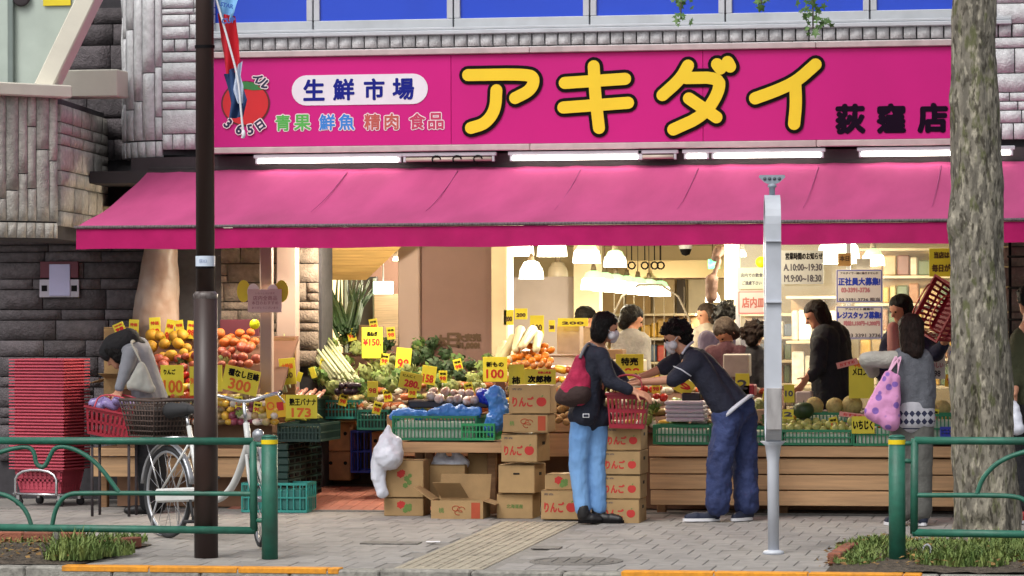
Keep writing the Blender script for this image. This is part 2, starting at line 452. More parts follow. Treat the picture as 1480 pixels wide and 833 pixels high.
M_litter = mat('dead_leaf', '6a4a2c', .9, .4, 20, c2='9a7a44')
def litter(lab, boxes):
    m_ = MB()
    for (x0, x1, y0, y1, n) in boxes:
        for k in range(n):
            y = random.uniform(y0, y1); c = V((random.uniform(x0, x1), y, gz(y) + random.uniform(.03, .075))); a = random.uniform(0, 6.28); d = V((math.cos(a), math.sin(a), random.uniform(-.4, .4))) * random.uniform(.012, .03); q = V((-d.y, d.x, random.uniform(-.01, .01))) * .6
            m_.add([c - d, c + q, c + d, c - q + V((0, 0, .008))], [(0, 1, 2, 3)])
    m_.build('leaf_litter', M_litter, kind='stuff', label=lab, cat='litter')
litter('dry leaf litter scattered on the bed soil below the bicycle railing', [(-4.6, -2.9, KY + .2, -2.3, 420)]); litter('dry leaf litter scattered round the tree foot', [(2.05, 4.0, KY + .2, -1.7, 520)])
# ------------------------------------------------------------------ stonework
def stone(parent, m, f, s0, s1, z0, z1, d=.035, bulge=.010, rough=.006, gap=.008, flip=False):
    nx = 3 if s1 - s0 < .2 else 5; nz = 3 if z1 - z0 < .2 else 5
    mb = MB(); vs = []
    s0 += gap / 2; s1 -= gap / 2; z0 += gap / 2; z1 -= gap / 2
    for j in range(nz):
        for i in range(nx):
            a = i / (nx - 1); b = j / (nz - 1); e = min(a, 1 - a, b, 1 - b)
            out = d + (bulge * min(1, e * 5) + random.uniform(-rough, rough)) * (1 if e > 0 else 0) + (random.uniform(-.004, .004) if e == 0 else 0)
            vs.append(f(s0 + (s1 - s0) * a, z0 + (z1 - z0) * b, out))
    fs = [(j * nx + i, j * nx + i + 1, (j + 1) * nx + i + 1, (j + 1) * nx + i) for j in range(nz - 1) for i in range(nx - 1)]
    ring = [(i, 0) for i in range(nx)] + [(nx - 1, j) for j in range(1, nz)] + [(i, nz - 1) for i in range(nx - 2, -1, -1)] + [(0, j) for j in range(nz - 2, 0, -1)]
    o = len(vs)
    for (i, j) in ring: vs.append(f(s0 + (s1 - s0) * i / (nx - 1), z0 + (z1 - z0) * j / (nz - 1), -.02))
    n = len(ring)
    for k in range(n):
        i, j = ring[k]; i2, j2 = ring[(k + 1) % n]
        fs.append((o + k, o + (k + 1) % n, j2 * nx + i2, j * nx + i))
    mb.add(vs, fs, False)
    for q in range((nx - 1) * (nz - 1)): mb.sm[q] = True
    return world(mb.build('stone', m), parent)
def ashlar(parent, m, f, s0, s1, z0, z1, hs=(.055, .09, .13, .17), ws=(.18, .5)):
    z = z0
    while z < z1 - .02:
        h = random.choice(hs); h = min(h, z1 - z)
        if z1 - z - h < .04: h = z1 - z
        s = s0
        while s < s1 - .02:
            wd = random.uniform(*ws)
            if s1 - s - wd < .1: wd = s1 - s
            if h > .12 and wd < .3 and random.random() < .5:
                k = h * random.uniform(.35, .65); stone(parent, m, f, s, s + wd, z, z + k); stone(parent, m, f, s, s + wd, z + k, z + h)
            else: stone(parent, m, f, s, s + wd, z, z + h)
            s += wd
        z += h
def vstones(parent, m, f, s0, s1, z0, z1, ws=(.07, .12), hs=(.35, .9)):
    s = s0
    while s < s1 - .01:
        wd = random.uniform(*ws)
        if s1 - s - wd < .05: wd = s1 - s
        z = z0 - random.uniform(0, .4) if False else z0
        first = True
        while z < z1 - .01:
            h = random.uniform(*hs) * (random.uniform(.3, 1) if first else 1); first = False
            if z1 - z - h < .1: h = z1 - z
            stone(parent, m, f, s, s + wd, z, z + h, bulge=.008); z += h
        s += wd
def flat(Y):      # wall facing the street
    return lambda s, z, o: V((s, Y - o, z))

# upper storey
bld = thing('shop_building', 'grey stone faced upper storey with blue windows above the pink shop sign', 'building', (-.4, 1.5, 2.8))
WY = 1.5
def part(mb, name, m, parent): return world(mb.build(name, m), parent)
mb = MB(); mb.box((.6, 4.0, 3.34), (8.7, 4.9, .98)); mb.box((.6, 4.3, 5.2), (8.7, 4.4, 2.7)); wallp = part(mb, 'wall', M_mortar, bld)
mb = MB(); mb.box((-1, 7.2, 2.42), (12, 10.4, .16)); part(mb, 'ceiling', M_ceil, bld)
zt = P(700, 68, WY).z; zb = P(700, 48, WY).z - .005
x = -3.74
xr = P(1378, 60, WY).x
while x < 4.6:                       # small square blocks under the sill, long thin stones below
    stone(bld, M_stone, flat(WY), x, x + .106, zt + .0, zb, gap=.012, bulge=.012, rough=.004); x += .106
x = -3.74
while x < 4.6:
    wd = random.uniform(.45, .62); stone(bld, M_stone, flat(WY), x, x + wd, zt - .085, zt, gap=.008, bulge=.006, rough=.004); x += wd
for (x0, x1) in ((-3.74, -3.22), (2.6, 4.4)):    # rock faced ashlar either side of the sign
    z0 = 2.94
    ashlar(bld, M_stone, flat(WY), x0, x1, z0 + .13, zt - .085, ws=(.2, .42), hs=(.07, .1, .15, .2))
    x = x0
    while x < x1 - .02:
        wd = min(random.uniform(.075, .11), x1 - x); wd = x1 - x if x1 - x - wd < .05 else wd
        stone(bld, M_stone, flat(WY), x, x + wd, z0, z0 + .13, bulge=.008); x += wd
ashlar(bld, M_stone, flat(WY), 3.03, 4.4, zb, 4.6, ws=(.3, .5), hs=(.1, .16))
# rounded pillar at the left corner
RC = .42
def rpil(s, z, o):                   # s runs along the arc, 0 = where it meets the flat front
    a = s / RC
    return V((-3.74 - math.sin(a) * (RC + o), WY + RC - math.cos(a) * (RC + o), z))
frp = lambda s, z, o: rpil(-s, z, o)
mb = MB(); mb.lathe([(RC - .004, 2.9), (RC - .004, 6)], (-3.74, WY + RC, 0), 40); mb.lathe([(0, 2.9), (RC - .004, 2.9)], (-3.74, WY + RC, 0), 40)
part(mb, 'pillar', M_mortar, bld)
L = RC * math.pi * .62
vstones(bld, M_stone, frp, -L, 0, 3.02, 5.0)
s = -L
while s < -.02:
    wd = min(.085, -s); stone(bld, M_stone, frp, s, s + wd, 2.88, 3.015, bulge=.006); s += wd
ashlar(bld, M_stone, flat(WY), -3.74, -3.3, zb, 5.0, ws=(.16, .3), hs=(.09, .13, .2))
# windows with blue film: sill, frames, panes
zs = P(700, 46, WY).z
mb = MB(); mb.bbox((-.15, WY - .0, zs - .005), (6.6, .16, .035), .006); part(mb, 'window_sill', M_alu, bld)
mb = MB(); mb.bbox((-.15, WY - .05, zs + .026), (6.6, .03, .022), .004); part(mb, 'window_sill', M_alu, bld)
zf = P(700, 26, WY).z
edges = [283, 452, 655, 852, 1048, 1257, 1440]
for k in range(6):
    a = P(edges[k], 20, WY).x; b = P(edges[k + 1], 20, WY).x
    t = 3 if k in (1, 3) else 3
    wdw = MB(); hw = .035
    wdw.bbox(((a + b) / 2, WY + .03, (zs + .037 + zf) / 2), (b - a - .012, .05, zf - zs - .037), .005)
    wdw.bbox((a + .03, WY + .03, zf + .5), (.048, .05, .998), .004); wdw.bbox((b - .03, WY + .03, zf + .5), (.048, .05, .998), .004)
    wdw.bbox(((a + b) / 2, WY + .03, zf + 1.03), (b - a - .012, .05, .06), .004)
    wo = part(wdw, 'window', M_alu, bld)
    pn = MB(); pn.bbox(((a + b) / 2, WY + .036, zf + .5), (b - a - .1, .012, 1.0), .002); world(pn.build('pane', M_blue), wo)

# shop sign
SY = 1.35
a = P(306, 220, SY); b = P(1381, 207, SY)
SX0, SX1, SZ0, SZ1 = a.x, b.x, 2.90, 3.72
sign = thing('shop_sign', 'long magenta shop sign with big yellow lettering above the pink awning', 'sign', ((SX0 + SX1) / 2, SY, SZ0))
mb = MB(); mb.box(((SX0 + SX1) / 2, SY + .07, (SZ0 + SZ1) / 2), (SX1 - SX0 - .02, .1, SZ1 - SZ0 - .02)); part(mb, 'sign_box', M_signf, sign)
seams = [SX0 + .004, P(652, 140, SY).x, P(1016, 140, SY).x, SX1 - .004]
for k in range(3):
    mb = MB(); mb.bbox(((seams[k] + seams[k + 1]) / 2, SY + .008, (SZ0 + SZ1) / 2), (seams[k + 1] - seams[k] - .003, .02, SZ1 - SZ0 - .1), .002)
    part(mb, 'sign_panel', M_signp, sign)
for zz in (SZ0 + .022, SZ1 - .022):
    for k in range(3):
        e = [SX0, P(838, 140, SY).x - .4, P(1180, 140, SY).x, SX1]
        mb = MB(); mb.bbox(((e[k] + e[k + 1]) / 2, SY, zz), (e[k + 1] - e[k] - .004, .07, .05), .006); part(mb, 'sign_frame', M_signf, sign)
mb = MB(); mb.bbox((SX1 - .01, SY, (SZ0 + SZ1) / 2), (.024, .066, SZ1 - SZ0 - .1), .004); part(mb, 'sign_frame', M_signf, sign)
FY = SY - .0035
def stroke_letter(name, strokes, w_in, w_out, parent):     # rounded brush strokes, dark outline below yellow
    for lay, (wd, m, yy) in enumerate(((w_out, M_black, FY - .006), (w_in, M_yellow, FY - .016))):
        mb = MB(); k = 0
        for st in strokes:
            pts = [P(u, v, FY) for u, v in st]
            if len(pts) > 2:                                # smooth the bend
                for _ in range(2):
                    q = [pts[0]]
                    for a, b in zip(pts, pts[1:]): q += [a.lerp(b, .25), a.lerp(b, .75)]
                    pts = q + [pts[-1]]
            for a, b in zip(pts, pts[1:]):
                d = b - a; an = math.atan2(d.z, d.x); vs = []
                for i in range(9): t = an + math.pi / 2 + math.pi * i / 8; vs.append(a + V((math.cos(t) * wd, 0, math.sin(t) * wd)))
                for i in range(9): t = an - math.pi / 2 + math.pi * i / 8; vs.append(b + V((math.cos(t) * wd, 0, math.sin(t) * wd)))
                yo = yy - k * .00012; k += 1
                n = len(vs); fr = [V((p.x, yo, p.z)) for p in vs]; bk = [V((p.x, FY + .004, p.z)) for p in vs]
                mb.add(fr + bk, [tuple(range(n))] + [(i, n + i, n + (i + 1) % n, (i + 1) % n) for i in range(n)])
        o = mb.build(name, m)
        if lay == 0: base = world(o, parent)
        else: world(o, base)
wi, wo_ = .048, .075
def z1(px, py): return (640 + px * 420 / 1480, 40 + py * 420 / 1480)      # reads positions off an enlarged view
def z2(px, py): return (1040 + px * 440 / 1466, 40 * 0 + py * 440 / 1466)
stroke_letter('letter', [[z1(130, 243), z1(435, 238), z1(470, 262), z1(450, 320), z1(370, 360)], [z1(275, 320), z1(270, 420), z1(220, 490), z1(145, 512)]], wi, wo_, sign)
stroke_letter('letter', [[z1(622, 283), z1(930, 262)], [z1(615, 408), z1(945, 384)], [z1(770, 198), z1(778, 350), z1(797, 512)]], wi, wo_, sign)
stroke_letter('letter', [[z1(1250, 195), z1(1210, 265), z1(1120, 345)], [z1(1240, 258), z1(1410, 255), z1(1408, 330), z1(1330, 450), z1(1175, 520)], [z1(1255, 362), z1(1395, 458)],
                         [z1(1398, 188), z1(1415, 210)], [z2(40, 300), z2(52, 322)]], wi, wo_, sign)
stroke_letter('letter', [[z2(463, 312), z2(370, 395), z2(270, 440), z2(172, 475)], [z2(365, 400), z2(370, 500), z2(360, 598)]], wi, wo_, sign)
mb = MB()                             # white lozenge
a = P(443, 131, FY); b = P(597, 128, FY); r = .122
vs = [V((a.x + r * math.cos(math.pi / 2 + math.pi * i / 12), 0, a.z + r * math.sin(math.pi / 2 + math.pi * i / 12))) for i in range(13)]
vs += [V((b.x + r * math.cos(-math.pi / 2 + math.pi * i / 12), 0, a.z + r * math.sin(-math.pi / 2 + math.pi * i / 12))) for i in range(13)]
n = len(vs); mb.add([V((p.x, FY - .004, p.z)) for p in vs] + [V((p.x, FY + .004, p.z)) for p in vs], [tuple(range(n))] + [(i, n + i, n + (i + 1) % n, (i + 1) % n) for i in range(n)])
loz = part(mb, 'white_lozenge', M_white, sign)
M_navy = mat('navy_ink', '141f80', .7, .05, spec=.2)
for ch, u in zip('生鮮市場', (454, 497, 541, 583)):
    c = P(u, 129.5 - (u - 520) * .012, FY); text(ch, (c.x, FY - .006, c.z), M_navy, loz, height=.165, bold=.006)
for ch, u, cc in zip('青果鮮魚精肉食品', (409, 437, 473, 501, 538, 566, 603, 630), ('4fae4a', '4fae4a', '2f7fd0', '2f7fd0', 'b5544a', 'b5544a', 'b8325a', 'b8325a')):
    c = P(u, 176.5 - (u - 520) * .012, FY)
    text(ch, (c.x, FY - .002, c.z), mat('letter_halo', 'e9d9dc', .5, .03), sign, height=.125, bold=.011)
    text(ch, (c.x, FY - .004, c.z), mat('letter_' + cc, cc, .5, .03), sign, height=.125, bold=.0035)
for ch, u in zip('荻窪店', (1229, 1288, 1348)):
    c = P(u, 171.5 - (u - 1288) * .012, FY); text(ch, (c.x, FY - .003, c.z), mat('plum_ink', '16041a', .7, .05, spec=.1), sign, height=.215, bold=.013)
c = P(355, 150, FY); mb = MB()         # round red tomato emblem with a green calyx and small writing round it
for rad, yy, mm in ((.205, FY - .003, mat('emblem_outline', '5e0e1c', .5, .05)), (.19, FY - .006, mat('tomato_red', 'c4161f', .5, .05))):
    mb = MB(); n = 40; mb.add([V((c.x + rad * math.cos(6.283 * i / n), yy, c.z + .9 * rad * math.sin(6.283 * i / n))) for i in range(n)], [tuple(range(n))]); part(mb, 'tomato_emblem', mm, sign)
mb = MB()
for k in range(7):
    a = math.pi * (.05 + .9 * k / 6); d = V((math.cos(a), 0, math.sin(a) * .55 - .35)); q = V((-d.z, 0, d.x)) * .25
    o_ = V((c.x, FY - .009 - k * .0003, c.z + .15)); mb.add([o_ - q * .12, o_ + d * .07 - q * .1, o_ + d * .15, o_ + d * .07 + q * .1, o_ + q * .12], [(0, 1, 2, 3, 4)])
part(mb, 'tomato_calyx', mat('calyx_green', '2d7a3a', .5, .1), sign)
for s_, angs, rr in (('イル', (64, 46), .225), ('365日', (228, 256, 281, 305), .215)):
    for ch, an in zip(s_, angs):
        an = R_(an); p = V((c.x + rr * math.cos(an), 0, c.z + rr * math.sin(an))); rl = an - math.pi / 2 if math.sin(an) > 0 else an + math.pi / 2
        text(ch, (p.x, FY - .011, p.z), mat('letter_halo'), sign, height=.075, bold=.012, roll=rl)
        text(ch, (p.x, FY - .0125, p.z), mat('navy_black', '1a1c40', .5, .05), sign, height=.075, bold=.004, roll=rl)
# fixtures with fluorescent tubes between sign and awning
mb = MB(); mb.box((-.2, 1.7, 2.80), (7.6, .5, .16)); part(mb, 'lintel', M_dark, bld)
for (u0, u1, lit, lab) in ((370, 577, 1, 'lit fluorescent tube under the tomato emblem end of the sign'), (584, 712, 0, 'unlit fluorescent tube with wire loops beneath the shop sign'), (738, 923, 1, 'lit fluorescent tube under the first big yellow letters'),
                      (926, 975, 0, 'short grey unlit tube fixture under the shop sign'), (990, 1022, 1, 'short lit tube stub beside a dark bracket under the sign'), (1030, 1188, 1, 'lit fluorescent tube under the last big yellow letter'),
                      (1243, 1382, 1, 'lit fluorescent tube under the small plum lettering'), (1432, 1462, 1, 'lit fluorescent tube poking out behind the tree trunk')):
    v = 232 - (u0 - 370) * .0105; a = P(u0, v, 1.32); b = P(u1, v - (u1 - u0) * .0105, 1.32)
    t = thing('fluorescent_lamp', lab, 'lamp', ((a.x + b.x) / 2, 1.36, 2.86), group='tube lamps over the awning')
    mb = MB(); mb.bbox((0, 0, .012), (b.x - a.x + .05, .05, .03), .004)
    for sx in (-1, 1): mb.bbox((sx * (b.x - a.x) / 2, -.005, -.025), (.022, .03, .05), .004)
    mb.build('holder', M_alu, t)
    mb = MB(); mb.cyl((-(b.x - a.x) / 2 + .012, -.012, -.028), ((b.x - a.x) / 2 - .012, -.012, -.028), .0175, n=12)
    mb.build('tube', M_tube if lit else mat('unlit_tube', 'b5ab9c', .4, .05), t)
    if not lit and u0 == 584:
        mb = MB()
        for k in range(3):
            cx = -.1 + k * .17; mb.tube([V((cx + .035 * math.cos(i * .6), -.03, -.03 + .03 * math.sin(i * .6))) for i in range(9)], .006, 6)
        mb.build('wire_loop', M_black, t)

# ------------------------------------------------------------------ awning
AX0, AX1 = -3.85, 4.9; AYB, AZB, AYF, AZF = 1.46, 2.775, -.5, 2.265
aw = thing('shop_awning', 'wide pink fabric awning with magenta valance over the shop front', 'awning', (.4, AYB, AZB))
mb = MB(); nx, ny = 64, 14; vs = []
for j in range(ny + 1):
    for i in range(nx + 1):
        t = j / ny; x = AX0 + (AX1 - AX0) * i / nx
        sag = -.045 * math.sin(math.pi * t) - .02 * abs(math.sin(i * .36)) * math.sin(math.pi * t) - .005 * math.sin(i * 2.1 + j * .9)
        vs.append((x, AYB + (AYF - AYB) * t, AZB + (AZF - AZB) * t + sag))
mb.add(vs, [(j * (nx + 1) + i, (j + 1) * (nx + 1) + i, (j + 1) * (nx + 1) + i + 1, j * (nx + 1) + i + 1) for j in range(ny) for i in range(nx)], True)
cloth = part(mb, 'awning_fabric', M_fabric, aw)
for u in (500, 660, 838, 1008, 1182, 1360):       # stitched seams with pulled creases
    x = P(u, 250, 1.3).x; mb = MB(); pts = []
    for i in range(8):
        t = .06 + .64 * i / 7; pts.append((x - .0 * t, AYB + (AYF - AYB) * t, AZB + (AZF - AZB) * t - .05 * math.sin(math.pi * t) + .002))
    mb.tube(pts, [.005 - .0005 * i for i in range(8)], 6); world(mb.build('seam', mat('seam_pink', '9c3f74', .9, .1)), cloth)
mb = MB(); vs = []
for j in range(4):
    for i in range(nx * 2 + 1):
        x = AX0 + (AX1 - AX0) * i / nx / 2
        vs.append((x, AYF - .012 + .006 * math.sin(i * 1.7) * j / 3 - .01 * j / 3, AZF - .018 - .155 * j / 3 + (.004 * math.sin(i * .37) if j == 3 else 0)))
m_ = nx * 2 + 1
mb.add(vs, [(j * m_ + i, (j + 1) * m_ + i, (j + 1) * m_ + i + 1, j * m_ + i + 1) for j in range(3) for i in range(nx * 2)], True)
part(mb, 'valance', M_val, aw)
mb = MB(); mb.bbox(((AX0 + AX1) / 2, AYF - .012, AZF - .005), (AX1 - AX0 + .03, .04, .024), .008); part(mb, 'front_bar', M_dirtbar, aw)
mb = MB(); mb.cyl((AX0, AYB + .02, AZB + .0), (AX1, AYB + .02, AZB), .04, n=14); part(mb, 'roller', M_dark, aw)
for x in (-3.4, -.4, 2.6):
    mb = MB(); mb.tube([(x, AYB - .05, AZB - .1), (x + .45, .45, 2.38), (x + .02, AYF + .06, AZF - .03)], .022, 8); part(mb, 'folding_arm', M_alu, aw)
# ------------------------------------------------------------------ left entrance: wall toned with recess shade, balcony, brown wall
DY = 2.4
dw = thing('entrance_wall', 'dark stone wall in the shaded recess below the stone balcony', 'wall', (-4.6, DY, 0))
mb = MB(); mb.box((-5.0, DY + .15, 2.5), (3.0, .3, 5)); part(mb, 'wall_core', M_mortar, dw)
ashlar(dw, M_stoneshade, flat(DY), -5.45, -3.95, .35, 2.35, ws=(.22, .6), hs=(.06, .09, .14, .17))
ashlar(dw, M_stoneshade, flat(DY), -5.0, -3.9, 2.9, 4.2, ws=(.3, .6), hs=(.12, .18, .22))
mb = MB(); mb.box((-4.4, 1.9, 2.72), (2.2, 1.0, .1)); part(mb, 'soffit', M_dark, dw)
mb = MB(); mb.bbox((-3.82, DY + .1, 1.15), (.2, .1, 2.3), .01); part(mb, 'door_frame', mat('dark_blue_metal', '1a1c33', .5, .1), dw)
c, d = pxbox(57, 376, 114, 430, DY - .08, .02)
po = thing('wall_notice', 'pale notice on a maroon board fixed to the dark stone wall', 'notice', (c.x, DY - .08, c.z - d.z / 2))
def pbox(u0, v0, u1, v1, Y, dd, name, m, parent, b=.003):
    c, d = pxbox(u0, v0, u1, v1, Y, dd); mb = MB(); mb.bbox(c, d, b); return part(mb, name, m, parent)
pbox(58, 378, 113, 402, DY - .07, .02, 'board', mat('maroon_board', '5a2030', .6, .1), po)
pbox(57, 404, 114, 430, DY - .072, .02, 'board', mat('grey_plate', 'a8a4b0', .6, .1), po)
pbox(71, 382, 101, 428, DY - .08, .012, 'sheet', mat('lilac_sheet', 'b3b3d6', .6, .05), po)
for (u, v, wd) in ((64, 417, .05), (107, 417, .05)):
    q = P(u, v, DY - .075); text('■', (q.x, DY - .0735, q.z), M_black, po, width=wd)
bw = thing('side_wall', 'brown stone wall behind the grapefruit stand', 'wall', (-3.2, DY + .02, 0))
mb = MB(); mb.box((-3.17, DY + .25, 1.25), (1.06, .4, 2.5)); part(mb, 'wall_core', M_mortar, bw)
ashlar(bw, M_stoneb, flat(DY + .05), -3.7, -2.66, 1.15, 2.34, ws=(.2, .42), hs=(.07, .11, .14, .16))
# curtain bundle
mb = MB()
for (u0, v0, r0, u1, v1, r1) in ((222, 480, .2, 228, 430, .185), (228, 430, .185, 233, 345, .135), (240, 470, .12, 240, 350, .09)): mb.cap(P(u0, v0, 2.2), P(u1, v1, 2.2), r0, r1, 24)
cu = obj('vinyl_curtain', smoothed(mb, 'vinyl_curtain', .014, 8, .03, .25), mat('cream_vinyl', 'b9a89c', .45, .2, 5, .2, 12, c2='8f6f5c'),
         label='gathered cream vinyl curtain hanging beside the brown stone wall', cat='curtain')
# balcony
A = P(-60, 240, -.55); A = V((A.x, -.55, 0)); B = P(80, 240, .15); B = V((B.x, .15, 0)); C = P(150, 240, 2.3); C = V((C.x, 2.3, 0))
bal = thing('stone_balcony', 'stone clad balcony with cream coping and slanted cream beam over the entrance', 'balcony', (B.x - .3, .6, 2.18))
BZ0, BZ1 = 2.19, 3.30
def seg(A, B):
    t = (B - A); L = t.length; t = t / L; n = V((t.y, -t.x, 0))
    return (lambda s, z, o: A + t * s + n * o + V((0, 0, z))), L
fA, LA = seg(A, B); fB, LB = seg(B, C)
mb = MB(); D_ = V((A.x, 2.3, 0)); pts = [A, B, C, D_]
mb.add([p + V((0, 0, BZ0)) for p in pts] + [p + V((0, 0, BZ1)) for p in pts], [(3, 2, 1, 0), (4, 5, 6, 7), (0, 1, 5, 4), (1, 2, 6, 5), (2, 3, 7, 6), (3, 0, 4, 7)]); part(mb, 'wall_core', M_mortar, bal)
M_stonew = mat('warm_grey_stone', 'b5b0a8', .9, .22, 20, .9, 70, rnd=.12)
vstones(bal, M_stonew, fA, 0, LA, BZ0 + .13, BZ1, ws=(.075, .12), hs=(.3, .8))
s = 0
while s < LA - .02: wd = min(.085, LA - s); stone(bal, M_stonew, fA, s, s + wd, BZ0, BZ0 + .125, bulge=.006); s += wd
ashlar(bal, M_stonew, fB, .04, LB, BZ0 + .1, BZ1 - .05, ws=(.3, .6), hs=(.09, .12, .2))
mb = MB()
t = (B - A).normalized(); mid = (A + B) / 2; rot = Matrix.Rotation(math.atan2(t.y, t.x), 3, 'Z')
mb.bbox(mid + V((0, 0, BZ1 + .04)), (LA + .16, .24, .1), .01, rot); part(mb, 'coping', M_cream, bal)
a = P(58, 146, .2); b = P(165, -75, .2); d = b - a
mb = MB(); q = V((0, 0, 1)).rotation_difference(d.normalized()).to_matrix(); mb.bbox((a + b) / 2, (.15, .2, d.length), .01, q); part(mb, 'slanted_beam', M_cream, bal)
pbox(84, 100, 170, 141, 1.25, .3, 'cross_beam', M_cream, bal, .01)
M_frost = mat('frosted_glass', 'aab5ac', .3, .12, 3)
a = P(-40, 126, .35); b = P(120, 126, .35); c = P(150, -60, .35)
mb = MB(); z0 = BZ1 + .08
mb.box(((a.x + P(60, 126, .35).x) / 2, .36, z0 + .9), (P(60, 126, .35).x - a.x, .012, 1.8)); 
l0 = P(60, 140, .35).x; tri = [V((l0, .36, z0)), V((l0, .36, z0 + 1.8)), V((P(160, 0, .35).x + .25, .36, z0 + 1.8))]
mb.add([p + V((0, -.006, 0)) for p in tri] + [p + V((0, .006, 0)) for p in tri], [(0, 2, 1), (3, 4, 5), (0, 1, 4, 3), (1, 2, 5, 4), (2, 0, 3, 5)]); part(mb, 'glass_pane', M_frost, bal)
q = P(15, 60, .3); mb = MB(); mb.bbox((q.x, .32, z0 + .9), (.045, .05, 1.8), .004); part(mb, 'mullion', mat('grey_metal', '6f7a76', .5, .1), bal)
pbox(62, -14, 102, 9, .33, .008, 'yellow_sticker', mat('sticker_yellow', 'd8c21e', .5, .05), bal)
q = P(30, -4, .3); mb = MB(); mb.lathe([(0, 0), (.07, 0), (.075, .02), (.06, .03), (0, .03)], (0, 0, 0), 20, Matrix.Rotation(R_(90), 3, 'X')); o = part(mb, 'vent_cap', M_dark, bal); o.location = o.location + V((q.x, .33, q.z))

# ------------------------------------------------------------------ interior of the shop
ish = thing('shop_interior', 'cream back wall and partitions inside the lit greengrocer shop', 'interior', (0, 8, 0.03))
def ibox(c, d, m, name, b=.006):
    mb = MB(); mb.bbox(c, d, b); return part(mb, name, m, ish)
ibox((0, 12.4, 1.2), (14, .1, 2.4), mat('cream_wall', 'cdb98f', .8, .06, 2), 'back_wall')
ibox((6.2, 7, 1.2), (.1, 10, 2.4), M_ceil, 'side_wall_panel'); ibox((-3.0, 7, 1.2), (.1, 8.6, 2.4), M_ceil, 'side_wall_panel')
pbox(400, 340, 428, 735, 2.2, .12, 'pillar', M_pinkp, ish, .01)
pbox(576, 340, 606, 735, 3.3, .1, 'pillar', M_pinkp, ish, .01)
pbox(395, 335, 606, 735, 4.75, .06, 'partition', M_mauve, ish, .004); pbox(604, 335, 714, 735, 3.35, .06, 'partition', M_mauve, ish, .004)
pbox(711, 330, 733, 735, 3.3, .3, 'pillar', mat('cream_gloss', 'e3d2ab', .4, .05), ish, .01)
pbox(742, 400, 834, 700, 8.2, .1, 'partition', mat('grey_lilac_panel', 'b0a4a0', .7, .05), ish)
pbox(830, 340, 866, 700, 8.0, .2, 'pillar', M_ceil, ish)
pbox(1048, 340, 1068, 720, 4.2, .12, 'pillar', M_ceil, ish)
pbox(905, 376, 1048, 402, 9.2, .3, 'bulkhead', mat('cream_bulkhead', 'c9b184', .8, .05), ish)
pbox(860, 398, 1048, 404, 11.8, .1, 'rail', M_woodd, ish)
for (u0, u1, cc) in ((868, 900, 'b59a6c'), (905, 940, 'a88a5a'), (945, 975, 'c2ab80'), (978, 990, '4a4036'), (995, 1030, 'd2c4a4')):
    pbox(u0, 404, u1, 470, 12.2, .05, 'wall_panel', mat('panel_' + cc, cc, .7, .1), ish)
# text on the partition
M_brown = mat('brown_ink', '4a3216', .6, .1)
for s_, u, v, wd, hh in (('本', 637, 494, .13, .11), ('日', 655, 492, .1, .12), ('大安売', 677, 488, .21, .06), ('¥1,000!', 676, 500, .2, .05)):
    q = P(u, v, 3.34); text(s_, (q.x, 3.343, q.z), M_brown, ish, width=wd, height=hh, bold=.006)
# plank canopy over the vegetables
cn = thing('plank_canopy', 'sloping ceiling of pale wooden planks over the vegetable corner', 'canopy', (-2.2, 3.4, 2.0))
a0 = P(452, 352, 2.9); b0 = P(585, 352, 2.9); a1 = P(452, 406, 3.2); b1 = P(528, 406, 3.2)
for k in range(5):
    t0, t1 = k / 5, (k + 1) / 5 - .02
    q = [a0.lerp(a1, t0), b0.lerp(b1, t0), b0.lerp(b1, t1), a0.lerp(a1, t1)]
    mb = MB(); up = V((0, .03, .03)); mb.add(q + [p + up for p in q], [(0, 3, 2, 1), (4, 5, 6, 7), (0, 1, 5, 4), (1, 2, 6, 5), (2, 3, 7, 6), (3, 0, 4, 7)]); part(mb, 'plank', mat('canopy_wood', 'b08d55', .7, .2, 6, .1, 50, stretch=(.5, 4, 8), rnd=.1), cn)
c0 = P(428, 352, 2.6); c1 = P(428, 412, 3.2); mb = MB(); q = [c0, a0, a1, c1]; mb.add(q + [p + V((0, .03, .02)) for p in q], [(0, 1, 2, 3), (4, 7, 6, 5), (0, 4, 5, 1), (1, 5, 6, 2), (2, 6, 7, 3), (3, 7, 4, 0)]); part(mb, 'side_board', M_woodd, cn)
# dark window behind the vegetables
dwn = thing('dark_window', 'dark window with grey bars behind the vegetable corner', 'window', (-2.1, 4.6, 1.1))
pbox(415, 400, 545, 520, 4.6, .04, 'pane', mat('dark_glass', '2a2a2c', .15, .2), dwn)
for u in (448, 500, 541): pbox(u - 2, 402, u + 2, 520, 4.56, .03, 'bar', mat('grey_metal'), dwn)
pbox(541, 425, 576, 500, 4.5, .05, 'blind', mat('slat_blind', '8d7c66', .7, .3, 30, stretch=(.2, 1, 6)), dwn)
